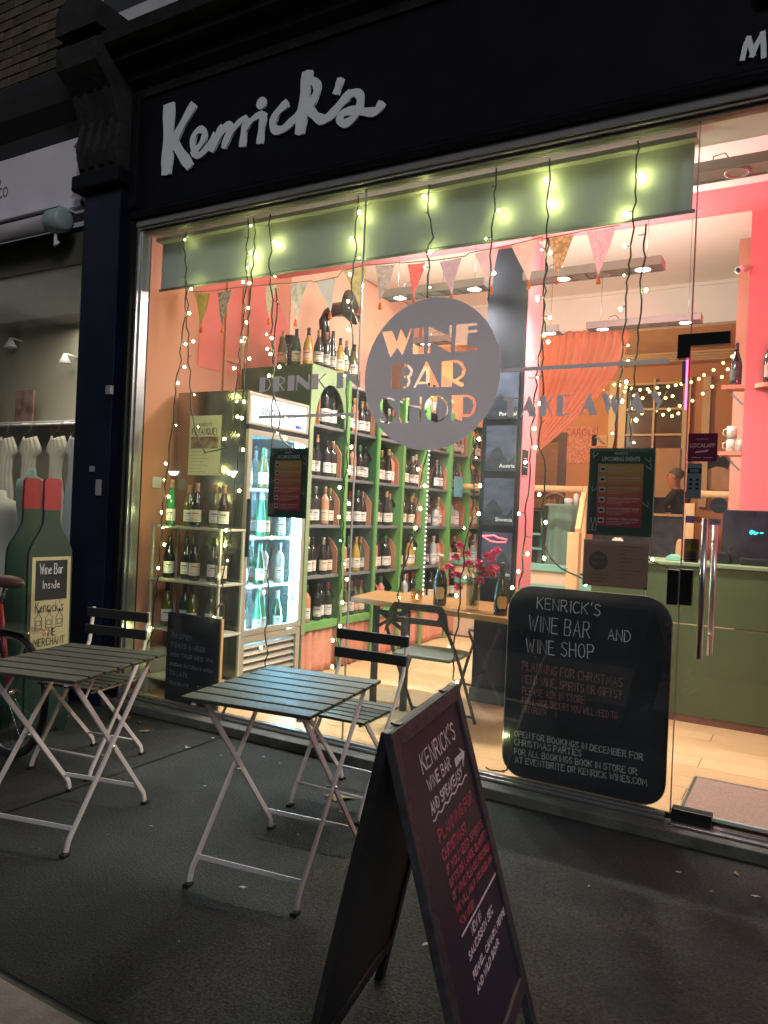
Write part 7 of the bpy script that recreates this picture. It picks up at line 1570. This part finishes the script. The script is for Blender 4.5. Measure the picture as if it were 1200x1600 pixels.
for k, (px, py) in enumerate(((30, 535), (115, 560))):
    q = at(px, py, Y=1.85); t = thing('wall_spotlight', ['left unlit wall spotlight over the dress shop pictures', 'right unlit wall spotlight beside the navy pilaster'][k], 'wall light', tuple(q), 'wall spotlights in the dress shop')
    MB().tube([(q.x, 1.895, q.z+0.02), (q.x, 1.76, q.z+0.03)], 0.012, 6).build('arm', NEW, t)
    MB().lathe([(0.02, 0.03), (0.03, 0.0), (0.075, -0.08), (0.07, -0.08), (0.025, 0.0)], (q.x, 1.74, q.z), 14, cap=False).build('shade', NEW, t); MB().sphere((q.x, 1.74, q.z-0.05), 0.03, 8, 6).build('lamp', OFFB, t)
for k, (px, py, w, h) in enumerate(((56, 634, 0.32, 0.36), (2, 625, 0.34, 0.36))):
    q = at(px, py, Y=1.85); t = thing('wall_picture', ['maroon photograph print leaning on the dress shop shelf', 'black and white portrait print at the left on the dress shop shelf'][k], 'picture', tuple(q))
    bx('print', mat(['maroon_print', 'grey_print'][k], [(0.07, 0.02, 0.02), (0.05, 0.05, 0.05)][k], 0.5, col2=[(0.30, 0.18, 0.16), (0.35, 0.34, 0.34)][k], scale=9), t, q.x-w/2, q.x+w/2, 1.70, 1.715, a.z+0.055, a.z+0.055+h)
# litter and leaves on the pavement
LV1 = mat('dry_leaf', (0.20, 0.13, 0.06), 0.8, var=0.3, scale=30); LT = mat('white_litter', (0.42, 0.42, 0.40), 0.8)
rl = random.Random(31)
spots = [(293, 1168, 0.035, LT), (350, 1143, 0.04, LV1), (362, 1150, 0.05, LV1), (332, 1153, 0.02, LT), (528, 1247, 0.10, LV1), (532, 1268, 0.03, LV1), (225, 1143, 0.05, LV1), (200, 1122, 0.05, LV1), (185, 1120, 0.04, LV1), (218, 1128, 0.03, LV1), (96, 1130, 0.06, LV1), (105, 1120, 0.05, LV1), (466, 1304, 0.012, LT), (437, 1192, 0.010, LT), (345, 1180, 0.010, LT), (320, 1228, 0.015, LT), (412, 1182, 0.015, LT), (380, 1386, 0.02, LT), (1060, 1362, 0.02, LT), (920, 1384, 0.010, LT), (665, 1475, 0.02, LT), (1112, 1393, 0.02, LV1), (1180, 1400, 0.02, LT), (280, 1470, 0.008, LT), (160, 1180, 0.03, LV1), (236, 1290, 0.012, LT), (690, 1290, 0.01, LT), (1150, 1365, 0.03, LV1)]
for i, (px, py, s, m_) in enumerate(spots):
    q = at(px, py, Z=0.004); m = MB(); n = 9; an0 = rl.uniform(0, 6); top = []; s = s*0.8
    for k in range(n):
        an = 2*PI*k/n; rr2 = s*(0.45+0.25*rl.random())*(1.6 if k in (0, 4) else 0.8); top.append((q.x+rr2*math.cos(an+an0), q.y+rr2*math.sin(an+an0), 0.003+rl.uniform(0, s*0.25)))
    m.add(top+[(q.x, q.y, 0.004+s*0.12)], [(k, (k+1) % n, n) for k in range(n)])
    o = m.build('fallen_leaf' if m_ is LV1 else 'scrap_of_litter', m_); o.modifiers.new('t', 'SOLIDIFY').thickness = 0.0012
    where = 'near the middle table' if 240 < px < 560 else ('under the left table' if px <= 240 else ('in front of the glass door' if px > 880 else 'beside the A-board'))
    kd = 'leaves' if m_ is LV1 else 'scraps'; wh = {'near the middle table': 0, 'under the left table': 1, 'in front of the glass door': 2, 'beside the A-board': 3}[where]
    rank = sorted(p[0] for p in spots if (p[3] is m_) and (0 if 240 < p[0] < 560 else (1 if p[0] <= 240 else (2 if p[0] > 880 else 3))) == wh).index(px)
    tag(o, ('dry brown leaf, ' if m_ is LV1 else 'pale scrap, ')+ORD[rank]+' from the left of the '+kd+' '+where, 'leaf' if m_ is LV1 else 'litter', kd+' on the asphalt '+where)
print('bottles', nbot[0], 'bulbs', glow, 'objects', len(bpy.data.objects))
